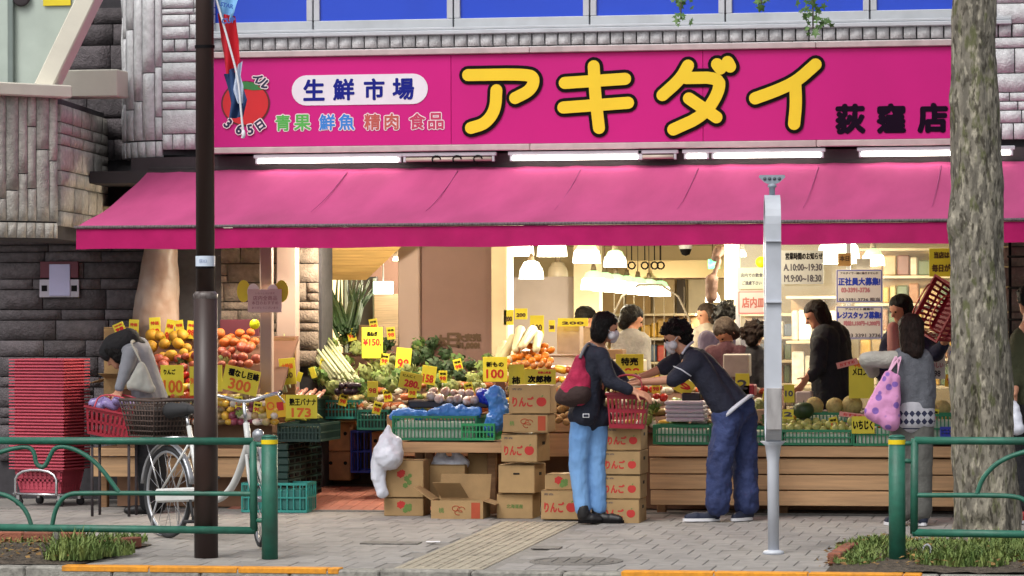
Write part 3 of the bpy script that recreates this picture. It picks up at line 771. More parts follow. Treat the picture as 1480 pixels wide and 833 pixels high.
# glazed front on the right with notices on it
gf = thing('shop_window', 'large glass shop window covered with paper notices behind the melons', 'window', (P(1230, 500, 2.75).x, 2.75, 0.03))
pbox(1068, 335, 1225, 640, 2.78, .006, 'pane', M_glass, gf, .001); pbox(1228, 335, 1440, 640, 2.78, .006, 'pane', M_glass, gf, .001)
pbox(1224, 335, 1229, 640, 2.76, .04, 'window_frame', M_alu, gf); pbox(1064, 335, 1069, 640, 2.76, .04, 'window_frame', M_alu, gf)
def notice(name, u0, v0, u1, v1, Y, m, label, lines, cat='notice', bd=None, group=None, roll=0.):
    c, d = pxbox(u0, v0, u1, v1, Y, .006); t = thing(name, label, cat, c, group=group)
    mb = MB(); mb.bbox((0, 0, 0), d, .001); mb.build('sheet', m, t)
    if bd:
        mb = MB(); k = .012
        for sx in (-1, 1): mb.box((sx * (d.x / 2 - k), -.0036, 0), (.006, .001, d.z - 2 * k)); mb.box((0, -.0037, sx * (d.z / 2 - k)), (d.x - 2 * k, .001, .006))
        mb.build('border', bd, t)
    for s_, fx, fy, wd, hh, mm, bo in lines:      # positions as shares of the sheet
        text(s_, t.location + V(((fx - .5) * d.x, -.0045, (.5 - fy) * d.z)), mm, t, width=wd * d.x, height=hh * d.z if hh else None, bold=bo)
    if roll: t.rotation_euler.y = roll
    return t
M_paper = mat('paper', 'e8e6e4', .6, .03); M_card = mat('price_card_yellow', 'd6ca34', .55, .1, 5, rnd=.12)
M_red = mat('red_ink', 'bf1f1a', .6, .08); M_bink = mat('blue_ink', '1c3fc0', .6, .08); M_pinkink = mat('pink_ink', 'c98a96', .6, .1)
M_gray = mat('grey_ink', '44404a', .6, .1)
NY = 2.735
notice('opening_hours_notice', 1128, 362, 1190, 411, NY, mat('grey_paper', 'b3b5b0', .6, .04), 'grey opening hours notice with large times beside the white bus stop frame',
       [('営業時間のお知らせ', .55, .17, .86, .2, M_black, .002), ('A.10:00~19:30', .52, .5, .88, .2, M_gray, .002), ('M.9:00~18:30', .52, .83, .86, .2, M_gray, .002)])
notice('window_notice', 1066, 387, 1112, 418, NY, mat('green_paper', 'b2b9a8', .6, .04), 'pale green notice above a red lettered one, beside the white bus stop frame', [('店内での飲食は', .5, .35, .8, .18, M_gray, .001), ('ご遠慮下さい', .45, .72, .6, .18, M_gray, .001)])
notice('window_notice', 1066, 420, 1112, 455, NY, mat('pinkish_paper', 'c9b3ae', .6, .04), 'pinkish notice with red lettering below a pale green one', [('店内皿', .5, .5, .7, .42, mat('dull_red_ink', 'a25c52', .6, .1), .003)], bd=M_red)
notice('recruitment_notice', 1208, 389, 1276, 438, NY - .03, M_paper, 'white notice with big blue lettering above a second blue lettered sheet',
       [('アキダイで一緒に働きませんか', .5, .12, .8, .07, M_gray, .0006), ('正社員大募集!', .5, .37, .88, .22, M_bink, .003), ('03-3391-3736', .42, .62, .6, .13, M_pinkink, .003), ('03 3391 3736 担当', .5, .9, .86, .1, M_gray, .001)], bd=M_bink)
notice('recruitment_notice', 1208, 442, 1276, 491, NY - .03, M_paper, 'white notice with blue lettering below a sheet about full time jobs',
       [('アルバイト募集中', .5, .1, .6, .07, M_gray, .0006), ('レジスタッフ募集!', .5, .28, .9, .2, M_bink, .003), ('時給1,150円~1,200円', .55, .52, .75, .14, M_pinkink, .003), ('03 3391 3736', .6, .88, .7, .1, M_gray, .001)], bd=M_bink)
notice('wall_card', 1211, 366, 1230, 385, NY, mat('tan_card', '9c7640', .6, .1), 'small tan card stuck to the window over the recruitment notices', [('本日', .5, .4, .7, .4, M_brown, .002)])
notice('wall_card', 1238, 374, 1258, 390, NY, mat('grey_card', 'b8b4a8', .6, .05), 'small blank grey card on the window beside the tan one', [])
notice('yellow_notice', 1343, 359, 1386, 400, NY, M_card, 'yellow notice hung by the tree trunk inside the window', [('当店は', .42, .24, .5, .22, M_brown, .003), ('毎日が市', .5, .7, .8, .26, M_brown, .003)])
notice('blue_notice', 1338, 508, 1366, 548, NY - .4, M_paper, 'white notice with a blue heading low behind the grey sweater shopper', [('特売', .5, .2, .5, .2, M_bink, .003), ('おいしい', .5, .5, .8, .18, M_pinkink, .002), ('¥98', .5, .8, .5, .22, M_gray, .002)])
notice('blue_notice', 1370, 500, 1390, 535, NY - .4, M_paper, 'white notice with blue lettering beside the tree trunk', [('新鮮', .5, .3, .7, .22, M_bink, .003), ('野菜', .5, .65, .7, .22, M_bink, .003)])
q = P(1100, 379, NY); mb = MB(); mb.lathe([(0, .005), (.045, .005), (.045, -.005), (0, -.005)], n=20, M=Matrix.Rotation(R_(90), 3, 'X'))
mb.build('round_sticker', mat('fluo_yellow', 'd3e010', .5, .05), loc=q, label='round fluorescent yellow sticker on the window by the bus stop frame', cat='sticker')
# shelves seen through the window
def shelf(name, u0, v0, u1, v1, Y, d, n, label, cols):
    c, dd = pxbox(u0, v0, u1, v1, Y, d); t = thing(name, label, 'shelf', (c.x, Y, c.z - dd.z / 2))
    mb = MB(); mb.box((0, d, dd.z / 2), (dd.x, .03, dd.z)); mb.build('back_panel', mat('shelf_back', '9b7f58', .7, .1), t)
    for i in range(n + 1): mb = MB(); mb.bbox((0, d / 2, dd.z * i / n), (dd.x, d - .04, .025), .003); mb.build('board', mat('shelf_board', 'b8a888', .6, .1), t)
    for i in range(n):
        x = -dd.x / 2 + .04
        while x < dd.x / 2 - .08:
            wd = random.uniform(.05, .12); h = dd.z / n * random.uniform(.5, .8); cc = random.choice(cols)
            mb = MB(); mb.bbox((x + wd / 2, d * .35, dd.z * i / n + h / 2 + .014), (wd, .12, h), .012); mb.build('package', mat('pack_' + cc, cc, .5, .25, 15, rnd=.15), t); x += wd + .008
    return t
cl = ['9a8050', '6a3a2a', 'a8925a', '4a5a3a', '6c5a3a', '8f6038', '3a4a5e', 'a88228', 'b0a488']
shelf('display_shelf', 1236, 360, 1400, 560, 4.6, .4, 5, 'wooden shelf of brown packaged goods behind the window by the tree', cl)
shelf('display_shelf', 1070, 455, 1150, 590, 4.6, .4, 4, 'pale shelf of small packages behind the bus stop frame', cl + ['d6cfb8', 'a8a08c'])
shelf('display_shelf', 872, 455, 1005, 560, 10.5, .4, 3, 'long shelf of packaged food at the back of the shop', cl + ['c8a030', 'b04030', 'd8d0c0'])
shelf('freezer_cabinet', 1136, 430, 1212, 560, 4.2, .5, 2, 'pale cabinet of white wrapped goods behind the dark parka shopper', ['cdc6b4', 'b9b29c', 'ded8c8'])
# stone wall at the far right with a black rack
rw = thing('stone_wall', 'brown stone wall behind the olive jacket person and black rack', 'wall', (3.6, 1.9, 0))
mb = MB(); mb.box((4.1, 2.15, 1.15), (2.0, .3, 2.3)); part(mb, 'wall_core', M_mortar, rw)
ashlar(rw, M_stoneb, flat(2.0), P(1440, 400, 2).x, 4.4, .5, 2.3, ws=(.25, .5), hs=(.11, .16, .2))
rk = thing('wire_rack', 'black wire rack standing against the brown stone wall', 'rack', (P(1460, 455, 1.9).x, 1.9, .03))
mb = MB()
for dx in (0.0, .5): mb.cyl((dx, 0, 0), (dx, 0, 2.2), .012, n=8)
mb.build('upright', M_black, rk)
for k in range(7): mb = MB(); mb.cyl((-.02, -.01, .5 + k * .25), (.55, -.01, .5 + k * .25), .009, n=8); mb.build('rung', M_black, rk)

# pendant lamps
M_shade = mat('lit_shade', 'f2f5e8', .4, .02, emit=3.2, ecol='fff6dc'); M_shadeg = mat('green_shade_top', '9fd6a0', .4, .05, emit=.9, ecol='b8f0a8')
M_unl = mat('unlit_shade', 'a89c88', .4, .1)
LK = 1.45
def pendant(u, vb, Y, wpx, lit=True, light=0, lab='', green=True, top=2.34):
    q = P(u, vb, Y); r = wpx / 2 / S(u, Y); t = thing('pendant_lamp', lab, 'lamp', q, group='pendant lamps inside the shop')
    h = r * 1.45
    mb = MB(); mb.lathe([(r, 0), (r * .98, h * .25), (r * .9, h * .55), (r * .8, h * .62)], n=20); mb.build('shade', (M_shade if lit else M_unl), t)
    mb = MB(); mb.lathe([(r * .8, h * .62), (r * .6, h * .9), (r * .25, h), (.01, h * 1.02)], n=20); mb.build('shade_top', (M_shadeg if green else M_shade) if lit else M_unl, t)
    mb = MB(); mb.cyl((0, 0, h), (0, 0, h + .06), .03, .018, 10); mb.cyl((0, 0, h), (0, 0, max(h + .07, top - q.z)), .006, n=6); mb.build('cord', mat('lamp_cord', '6a5a44', .6, .1), t)
    if lit: mb = MB(); mb.ball((0, 0, h * .3), r * .42, 10, 8); mb.build('bulb', mat('bulb', 'ffffff', .5, 0, emit=8, ecol='fff0d0'), t)
    if light:
        l = bpy.data.lights.new('lamp_light', 'SPOT' if Y < 1.9 else 'POINT')
        if Y < 1.9: l.spot_size = R_(155); l.spot_blend = .4
        l.energy = light * LK; l.color = (1, .87, .66); l.shadow_soft_size = .07
        lo = bpy.data.objects.new('lamp_light', l); col.objects.link(lo); lo.parent = t; lo.location = (0, 0, -.05)
for a in ((768, 403, 4.0, 36, True, 34, 'bright white pendant lamp hanging low by the cream gloss pillar', False),
          (748, 370, 4.3, 48, True, 26, 'white pendant lamp half hidden by the awning, over the persimmon stand', False), (798, 371, 4.6, 44, True, 0, 'second white pendant lamp half hidden by the awning over the fruit', False),
          (806, 400, 6.5, 30, False, 0, 'grey unlit pendant lamp behind the lit white ones', False),
          (848, 380, 3.6, 41, True, 34, 'large white lamp with green top above the navy jacket shopper', True), (889, 386, 4.4, 34, True, 26, 'smaller green topped lamp beside the large one', True),
          (1212, 381, 3.4, 62, True, 32, 'wide white lamp above the recruitment notices', False), (1262, 384, 3.8, 34, True, 20, 'green topped lamp at the window edge above the recruitment notices', True),
          (1072, 371, 4.0, 14, True, 22, 'small bright lamp beside the cream pillar at the window edge', False), (572, 377, 4.2, 9, True, 12, 'tiny lamp under the plank canopy edge', False), (500, 350, 2.0, 30, True, 40, 'lamp hidden above the awning edge over the vegetables', False),  # last lamp here is unseen, added to light the vegetables
          (330, 350, 1.5, 30, True, 30, 'lamp hidden above the awning edge over the fruit stand', False), (640, 350, 1.6, 30, True, 34, 'lamp hidden above the awning edge over the green baskets', False), (1010, 350, 1.95, 30, True, 34, 'lamp hidden above the awning edge over the leaning man', False),  # unseen lamps added to brighten the goods and notices below
          (1030, 437, 10.5, 22, True, 20, 'lamp low at the back wall behind the old shopper', False)):
    pendant(*a)
for k in range(7): pendant(858 + k * 16, 419 + k * 1.6, 6.4 + k * .55, 38 - k * 1.1, True, (24 if k in (1, 4) else 0), 'green topped lamp, number %s of the receding row counted from the shop entrance' % ('one', 'two', 'three', 'four', 'five', 'six', 'seven')[k], True)
lb = thing('lit_sign_box', 'small lit green and white sign box by the plank canopy', 'sign', P(554, 426, 3.6))
mb = MB(); mb.bbox((0, 0, .06), (.17, .06, .11), .006); mb.build('case', mat('lit_green_white', 'eafff0', .4, .05, emit=2.5, ecol='d8ffe8'), lb)
mb = MB(); mb.cyl((0, 0, .11), (0, 0, .5), .006, n=6); mb.build('hanger', M_alu, lb)
ex = thing('exit_sign', 'small lit green exit sign under the cream bulkhead', 'sign', P(1032, 389, 9.0))
mb = MB(); mb.bbox((0, 0, .05), (.12, .04, .1), .005); mb.build('case', mat('exit_green', '0f9a5a', .4, .3, 30, emit=1.6, ecol='30d890', c2='e0fff0'), ex)
dc = thing('security_camera', 'black dome security camera on the shop ceiling', 'camera', P(991, 363, 8.5))
mb = MB(); mb.lathe([(.001, -.05), (.04, -.035), (.055, 0), (.06, .02), (.06, .05)], n=16); mb.build('dome', M_black, dc); mb = MB(); mb.lathe([(.062, .02), (.07, .05), (.07, .14)], n=16); mb.build('housing', M_white, dc)
# ------------------------------------------------------------------ street furniture
M_gp = mat('green_rail_paint', '23614f', .5, .18, 14, .12, 60, dirt=.35); M_pole = mat('brown_pole_paint', '33231f', .45, .15, 4, .05, 40, stretch=(1, 1, .3), dirt=.1)
M_reflect = mat('yellow_reflector', 'e0c40a', .4, .05)
RY = -3.22
def rail_pts(l, Y=RY): return [P(u, v, Y) for u, v in l]
def curve(pts, n=3):
    for _ in range(n):
        q = [pts[0]]
        for a, b in zip(pts, pts[1:]): q += [a.lerp(b, .25), a.lerp(b, .75)]
        pts = q + [pts[-1]]
    return pts
def railing(name, label, post_u, rails, bars, vertical):
    b = P(post_u, 812, RY); b.z = gz(RY)
    t = thing(name, label, 'railing', b)
    top = P(post_u, 633, RY).z
    mb = MB(); mb.tube([V((b.x, RY, b.z + .002)), V((b.x, RY, top))], .055, 18); p = part(mb, 'post', M_gp, t)
    mb = MB(); mb.tube([V((b.x, RY, top)), V((b.x, RY, top + .012)), V((b.x, RY, top + .02))], [.056, .052, .03], 18); world(mb.build('post_cap', M_gp), p)
    mb = MB(); mb.tube([V((b.x, RY, top - .042)), V((b.x, RY, top - .012))], .0575, 18, cap=False); world(mb.build('reflector_band', M_reflect), p)
    for pts, r in rails: mb = MB(); mb.tube(pts, r, 10); part(mb, 'rail', M_gp, t)
    for pts, r in bars: mb = MB(); mb.tube(curve(pts), r, 8); part(mb, 'curved_bar', M_gp, t)
    for pts, r in vertical: mb = MB(); mb.tube(pts, r, 10); part(mb, 'end_bar', M_gp, t)
    return t
lp = lambda *l: rail_pts(l)
railing('guard_railing', 'green pipe guard railing in front of the parked bicycle', 390,
        [(lp((-60, 637), (366, 638)), .026), (lp((-60, 762), (369, 767)), .026), (lp((366, 642), (390, 643)), .016), (lp((366, 752), (390, 753)), .016)],
        [(lp((75, 762), (80, 735), (95, 714), (125, 713), (180, 713), (366, 714)), .016), (lp((-60, 690), (-20, 662), (10, 650), (42, 645), (50, 655), (52, 672), (64, 677), (72, 660), (80, 645), (105, 647), (140, 668), (172, 712)), .016), (lp((-60, 712), (0, 712), (25, 724), (40, 742), (46, 762)), .016)],
        [(lp((366, 638), (367, 768)), .026)])
railing('guard_railing', 'green pipe guard railing in front of the tree trunk', 1297,
        [(lp((1322, 637), (1560, 638)), .026), (lp((1319, 770), (1560, 774)), .026), (lp((1297, 666), (1322, 667)), .016), (lp((1297, 641), (1322, 641)), .016)],
        [(lp((1322, 716), (1430, 716), (1478, 718), (1490, 735), (1500, 770)), .016), (lp((1412, 714), (1420, 690), (1445, 665), (1490, 650), (1520, 648), (1560, 655)), .016)],
        [(lp((1322, 634), (1321, 772)), .026)])
# brown lamp pole with label
pb = G(298, 806); t = thing('lamp_pole', 'tall dark brown metal pole standing by the kerb', 'pole', (pb.x, pb.y, gz(pb.y)))
zc = P(298, 432, pb.y).z - gz(pb.y)
mb = MB(); mb.tube([(0, 0, 0), (0, 0, zc)], .081, 24); mb.build('lower_shaft', M_pole, t)
mb = MB(); mb.tube([(0, 0, zc), (0, 0, 6.5)], [.064, .058], 24); mb.build('upper_shaft', M_pole, t)
mb = MB(); mb.lathe([(.081, zc - .0), (.084, zc + .01), (.084, zc + .03), (.066, zc + .05), (.063, zc + .05)], n=24); mb.build('collar', mat('worn_collar', '9a908c', .4, .5, 30, c2='3a2c28'), t)
mb = MB(); mb.tube([(0, 0, zc + .22), (0, 0, zc + .29)], .0665, 24, cap=False); mb.build('label_band', mat('label_white', 'c9d3e2', .5, .04), t)
mb = MB(); mb.tube([(0, 0, zc + .205), (0, 0, zc + .215)], .067, 24, cap=False); mb.tube([(0, 0, zc + 1.7), (0, 0, zc + 1.72)], .068, 24, cap=False); mb.build('strap', M_black, t)
text('荻03', (pb.x + .002, pb.y - .069, gz(pb.y) + zc + .255), mat('grey_blue_ink', '7a8cb0', .5, .1), t, width=.055, normal=(0, -1, 0))
# street banner tied to the pole
bn = thing('street_banner', 'light blue and red banner twisted round itself, hanging from the brown pole', 'banner', P(330, 10, -3.05))
def cloth(pts_l, pts_r, name, m, fold=.02, Y=-3.05, n=10, sub=None):
    mb = MB(); vs = []; k = len(pts_l) * 4 - 3
    def at(l, t):
        t *= len(l) - 1; i = min(int(t), len(l) - 2); f = t - i; return l[i][0] * (1 - f) + l[i + 1][0] * f, l[i][1] * (1 - f) + l[i + 1][1] * f
    for j in range(k):
        a = at(pts_l, j / (k - 1)); b = at(pts_r, j / (k - 1))
        for i in range(n + 1):
            f = i / n; q = P(a[0] + (b[0] - a[0]) * f, a[1] + (b[1] - a[1]) * f, Y); q.y += fold * math.sin(f * 9 + j * .35) - fold; vs.append(q)
    mb.add(vs, [(j * (n + 1) + i, (j + 1) * (n + 1) + i, (j + 1) * (n + 1) + i + 1, j * (n + 1) + i + 1) for j in range(k - 1) for i in range(n)], True)
    return part(mb, name, m, bn)
lb_ = cloth([(308, -30), (312, 5), (318, 22), (327, 38)], [(352, -30), (346, 0), (340, 20), (330, 42)], 'light_blue_cloth', mat('light_blue_cloth', '7fb4e0', .8, .08, 5))
cloth([(316, 20), (320, 60), (326, 90), (330, 108)], [(341, 24), (348, 60), (350, 90), (348, 104)], 'red_cloth', mat('red_cloth', 'c4182a', .8, .1, 5), .03)
cloth([(325, 108), (330, 130), (335, 150), (334, 172)], [(346, 95), (352, 118), (360, 145), (352, 170)], 'navy_cloth', mat('navy_cloth', '25406e', .8, .15, 8), .03)
cloth([(341, 98), (340, 112), (337, 130), (345, 150)], [(351, 88), (349, 110), (353, 125), (352, 150)], 'pale_cloth', mat('pale_blue_cloth', 'b9c4da', .8, .08, 5), .012, -3.09)
for s_, u, v, rl in (('CUP', 330, 30, .1), ('STAR', 328, 8, -.25)):
    q = P(u, v, -3.14); text(s_, q, mat('mid_blue_ink', '2a5aa8', .6, .05), bn, width=.09, roll=rl, bold=.002)
mb = MB(); mb.tube(curve(rail_pts([(313, 0), (330, 60), (345, 115), (349, 170), (352, 192), (350, 200)], -3.12)), .008, 6); mb.ball(P(352, 194, -3.12), (.014, .014, .03)); part(mb, 'cord', M_white, bn)

# bus stop frame: upright loop seen edge-on, on a thin post
sb = G(1118, 801); M_wp = mat('white_enamel', 'b8bdc6', .35, .08, 6, dirt=.2)
bs = thing('bus_stop_frame', 'white enamelled bus stop loop on a thin post, emblem plate on top', 'bus stop', (sb.x, sb.y, gz(sb.y)), R_(8))
s = S(1118, sb.y); zz = lambda v: P(1118, v, sb.y).z - gz(sb.y)
z0, z1 = zz(640), zz(282); r = .2; pts = []
for i in range(13): a = math.pi * i / 12; pts.append((math.cos(a) * r, z1 - r + math.sin(a) * r))
for i in range(13): a = math.pi + math.pi * i / 12; pts.append((math.cos(a) * r, z0 + r + math.sin(a) * r))
mb = MB(); vs = []; n = len(pts); wd = .105
for (y, z) in pts:
    cy = 0; cz = (z1 - r) if z > (z0 + z1) / 2 else (z0 + r)
    dv = V((y, z - cz)).normalized() if z > z1 - r or z < z0 + r else V((1 if y > 0 else -1, 0))
    for (e, k) in ((-1, 0), (1, 0), (1, 1), (-1, 1)):
        vs.append((e * wd / 2, y - dv.x * .035 * k, z - dv.y * .035 * k))
mb.add(vs, [(i * 4 + k, i * 4 + (k + 1) % 4, ((i + 1) % n) * 4 + (k + 1) % 4, ((i + 1) % n) * 4 + k) for i in range(n) for k in range(4)])
mb.build('loop', M_wp, bs)
mb = MB(); mb.bbox((0, -r + .0, zz(437) - .0), (wd + .006, .05, .012), .002); mb.build('joint_band', M_wp, bs); mb = MB(); mb.bbox((0, -r, zz(350)), (wd + .004, .046, .004), .001); mb.build('joint_band', M_wp, bs)
mb = MB(); mb.bbox((0, -r - .002, zz(590)), (wd * .94, .04, .28), .003); mb.build('lower_sleeve', mat('worn_enamel', 'a9a6a6', .5, .3, 14, dirt=.5, stretch=(1, 1, .3)), bs)
mb = MB(); mb.tube([(0, 0, 0), (0, 0, z0 - .13), (0, 0, z0 - .02), (0, 0, z0 + .01)], [.038, .04, .055, .09], 16); mb.tube([(0, 0, 0), (0, 0, .02), (0, 0, .03)], [.075, .07, .04], 16); mb.build('post', M_wp, bs)
mb = MB(); mb.lathe([(.0, 0), (.02, 0), (.02, .05), (.03, .055), (.03, .07), (.012, .08), (.0, .08)], (0, 0, z1 - .002), 14); mb.build('stem', mat('grey_cast', '8b95a0', .5, .15, 20), bs)
mb = MB(); pl = [(-.09, .09), (-.085, .105), (.085, .105), (.09, .09), (.05, .055), (.03, .045), (-.03, .045), (-.05, .055)]
mb.add([(x, -.012, z1 + z + .03) for x, z in pl] + [(x, .012, z1 + z + .03) for x, z in pl], [tuple(range(8))[::-1], tuple(range(8, 16))] + [(i, 8 + i, 8 + (i + 1) % 8, (i + 1) % 8) for i in range(8)]); mb.build('emblem_plate', mat('grey_cast'), bs)
for i in range(4): mb = MB(); mb.cyl((-.05 + .033 * i, -.016, z1 + .11), (-.05 + .033 * i, -.01, z1 + .11), .012, n=10); mb.build('emblem_boss', mat('grey_cast_dark', '4d565e', .5, .1), bs)

# ------------------------------------------------------------------ street tree
def bark():
    m = mat('tree_bark', '68635a', .95, .45, 12, 1., 45, c2='8d8779', stretch=(1, 1, .3))
    n = m.node_tree; N = n.nodes; L = n.links; b = N['Principled BSDF']; src = b.inputs['Base Color'].links[0].from_socket
    tc = [x for x in N if x.type == 'TEX_COORD'][0]
    for sc_, cc, lo, hi, st in ((15., '595c3a', .55, .64, .85), (28., 'aaa392', .52, .66, .85), (34., '3a352b', .53, .64, .85)):
        no = N.new('ShaderNodeTexNoise'); no.inputs['Scale'].default_value = sc_; no.inputs['Detail'].default_value = 5
        mp = N.new('ShaderNodeMapping'); mp.inputs['Location'].default_value = (sc_, 2, sc_ * .3); mp.inputs['Scale'].default_value = (1, 1, .4); L.new(tc.outputs['Object'], mp.inputs[0]); L.new(mp.outputs[0], no.inputs['Vector'])
        r = N.new('ShaderNodeMapRange'); r.inputs[1].default_value = lo; r.inputs[2].default_value = hi; r.inputs[4].default_value = st; L.new(no.outputs[0], r.inputs[0])
        mx = N.new('ShaderNodeMix'); mx.data_type = 'RGBA'; mx.inputs[7].default_value = (*lin(cc), 1); L.new(r.outputs[0], mx.inputs[0]); L.new(src, mx.inputs[6]); src = mx.outputs[2]
    L.new(src, b.inputs['Base Color']); return m
M_bark = bark()
TY = -1.75; tb = P(1424, 786, TY); tb.z = gz(TY)
tr = thing('street_tree', 'thick street tree with mottled grooved bark and hanging leaf sprays', 'tree', tb)
prof = [(1426, 800, 54), (1426, 775, 48), (1427, 745, 47), (1426, 715, 45), (1422, 660, 46), (1419, 600, 44), (1416, 520, 42), (1414, 440, 40), (1412, 370, 38), (1410, 325, 40), (1412, 270, 37), (1410, 210, 35), (1409, 140, 34), (1407, 70, 32), (1408, 0, 31), (1410, -150, 28), (1402, -300, 24)]
fine = []
for (a, b) in zip(prof, prof[1:]):
    for i in range(8): f = i / 8; fine.append([a[k] * (1 - f) + b[k] * f for k in range(3)])
fine.append(prof[-1])
mb = MB(); vs = []; n = 72; s = S(1415, TY)
from mathutils import noise as mn
for (u, v, r) in fine:
    c = P(u, v, TY)
    for k in range(n):
        a = 2 * math.pi * k / n; rr = r / s; d = V((math.cos(a), math.sin(a), 0))
        rr *= 1 + .09 * mn.noise(V((d.x * 2, d.y * 2, c.z * 2.2))) + .05 * mn.noise(V((d.x * 6, d.y * 6, c.z * 4))) + .05 * mn.noise(V((d.x * 14, d.y * 14, c.z * 7))) + .03 * mn.noise(V((d.x * 30, d.y * 30, c.z * 14)))
        for (ku, kv, dep, su, sv) in ((1410, 615, -.10, .22, 75), (1418, 758, -.05, .5, 12), (1381, 325, .04, .4, 16), (1395, 425, -.02, .3, 18), (1443, 250, .02, .4, 20), (1378, 145, .02, .35, 14)):
            off = (ku - u) / r; off = max(-.98, min(.98, off)); ang = math.asin(off) - math.pi / 2 - .0
            da = (a - ang + math.pi) % (2 * math.pi) - math.pi
            rr += dep * math.exp(-(da / su) ** 2 - ((v - kv) / sv) ** 2)
        vs.append(c + d * rr)
mb.add(vs, [(j * n + k, j * n + (k + 1) % n, (j + 1) * n + (k + 1) % n, (j + 1) * n + k) for j in range(len(fine) - 1) for k in range(n)], True)
part(mb, 'trunk', M_bark, tr)
topc = P(1402, -300, TY); limbs = []
for (dx, dy, dz, r) in ((-1.6, -.4, 1.1, .08), (1.2, .3, 1.4, .08), (-.5, 1.0, 1.5, .07), (.3, -.9, 1.6, .08), (-2.4, .3, .75, .06)):
    e = topc + V((dx, dy, dz)); m1 = topc.lerp(e, .5) + V((0, 0, .25)); mb = MB(); mb.tube(curve([topc + V((0, 0, -.25)), m1, e]), [r * (1 - .8 * i / 16) for i in range(len(curve([topc, m1, e])))], 8); part(mb, 'limb', M_bark, tr); limbs.append((m1, e))
def leaf(mb, c, s, nrm):
    q = V((0, 0, 1)).rotation_difference(nrm.normalized()).to_matrix(); a0 = random.uniform(0, 6.28); vs = []
    for i in range(10):
        a = a0 + i * .628; r = s * (1 if i % 2 == 0 else .42) * (.8 if i in (4, 6) else 1); vs.append(c + q @ V((r * math.cos(a), r * math.sin(a), -r * .15)))
    vs.append(c); mb.add(vs, [(10, i, (i + 1) % 10) for i in range(10)])
mb = MB()
for k in range(1500):
    m1, e = random.choice(limbs); b = m1.lerp(e, random.uniform(0, 1.25)) + V((random.gauss(0, .45), random.gauss(0, .45), random.gauss(.2, .35)))
    if b.z < 4.5: b.z = 4.5 + random.random() * .4
    leaf(mb, b, random.uniform(.04, .075), V((random.gauss(0, .6), random.gauss(-.3, .6), 1)))
part(mb, 'crown', M_leafmat, tr)['kind'] = 'stuff'
for (u, v0, v1, wpx, n) in ((984, -60, 36, 24, 34), (1100, -60, 16, 18, 22), (1175, -80, 50, 34, 70)):
    mb = MB(); tw = MB(); p0 = limbs[4][0].lerp(limbs[4][1], .7) if u < 1150 else limbs[0][1]
    e = P(u, v1 - 8, TY - .2); tw.tube(curve([p0, V((e.x, e.y, (p0.z + e.z) / 2 + .2)), e]), .006, 5)
    for k in range(n):
        f = random.random() ** .7; c = P(u + random.gauss(0, wpx * .42), v0 + (v1 - v0) * f, TY - .2); c.y += random.gauss(0, .08); leaf(mb, c, random.uniform(.022, .042), V((random.gauss(0, .6), -1, random.gauss(.5, .6))))
    part(tw, 'twig', M_bark, tr); part(mb, 'leaf_spray', M_leafmat, tr)['kind'] = 'stuff'
# white loop stake in the bed and a white timber peg
q = G(1340, 812); st = thing('wire_loop_stake', 'small white wire loop standing in the grass by the green post', 'stake', (q.x, q.y, gz(q.y)))
mb = MB(); mb.tube(curve([V((-.025, 0, 0)), V((-.028, 0, .09)), V((0, 0, .12)), V((.028, 0, .09)), V((.02, 0, .03))]), .007, 6); mb.build('loop', M_white, st)
q = G(80, 802); st = thing('concrete_peg', 'short white concrete peg leaning in the bed below the bicycle railing', 'peg', (q.x, q.y, gz(q.y)))
mb = MB(); mb.bbox((0, 0, .08), (.045, .045, .2), .006, Matrix.Rotation(.15, 3, 'Y')); mb.build('peg', M_kerb, st)

# ------------------------------------------------------------------ bicycle
M_bw = mat('white_bike_paint', 'c9c9c6', .3, .06); M_tyre = mat('tyre_rubber', '2a2a2c', .8, .15); M_rimm = mat('alloy_rim', 'a9abb0', .3, .1, metal=.6); M_wick = mat('brown_wicker', '4a3a33', .7, .25, 20)
ra, fa = G(243, 778), G(395, 797); dv = (fa - ra); ang = math.atan2(dv.y, dv.x); WB = 1.27
bk = thing('parked_bicycle', 'white city bicycle with a brown rear basket parked behind the brown pole', 'bicycle', (ra.x, ra.y, gz(ra.y) + .0), ang)
WR = .335
def wheel(x, parent, steer=0.):
    e = thing('wheel', '', ''); e.parent = parent; e.location = (x, 0, WR); e.rotation_euler.z = steer
    for k in ('label', 'category'):
        if k in e: del e[k]
    mb = MB(); mb.tube([(math.cos(a) * (WR - .018), 0, math.sin(a) * (WR - .018)) for a in [i * math.pi / 24 for i in range(48)]], .018, 8, closed=True); mb.build('tyre', M_tyre, e)
    mb = MB(); mb.tube([(math.cos(a) * (WR - .042), 0, math.sin(a) * (WR - .042)) for a in [i * math.pi / 24 for i in range(48)]], .012, 6, closed=True); mb.build('rim', M_rimm, e)
    mb = MB(); mb.cyl((0, -.05, 0), (0, .05, 0), .022, n=10)
    for k in range(18): a = k * math.pi / 9; sg = 1 if k % 2 else -1; mb.cyl((.02 * math.cos(a + .8), .03 * sg, .02 * math.sin(a + .8)), (math.cos(a) * (WR - .045), 0, math.sin(a) * (WR - .045)), .0022, n=4)
    mb.build('spokes', M_rimm, e); return e
wheel(0, bk); st_ = -.42; wheel(WB, bk, st_)
hx, hz = WB - .16, .92; bbx, bbz = .47, .30
def bpart(name, m, pts, r, n=10): mb = MB(); mb.tube(pts, r, n); return mb.build(name, m, bk)
bpart('main_tube', M_bw, curve([V((hx + .02, 0, .74)), V((WB - .33, 0, .42)), V((.72, 0, .3)), V((bbx, 0, bbz))]), .026)
bpart('seat_tube', M_bw, [V((bbx, 0, bbz)), V((.30, 0, .82))], .018)
bpart('head_tube', M_bw, [V((hx + .03, 0, .62)), V((hx - .02, 0, .86))], .022)
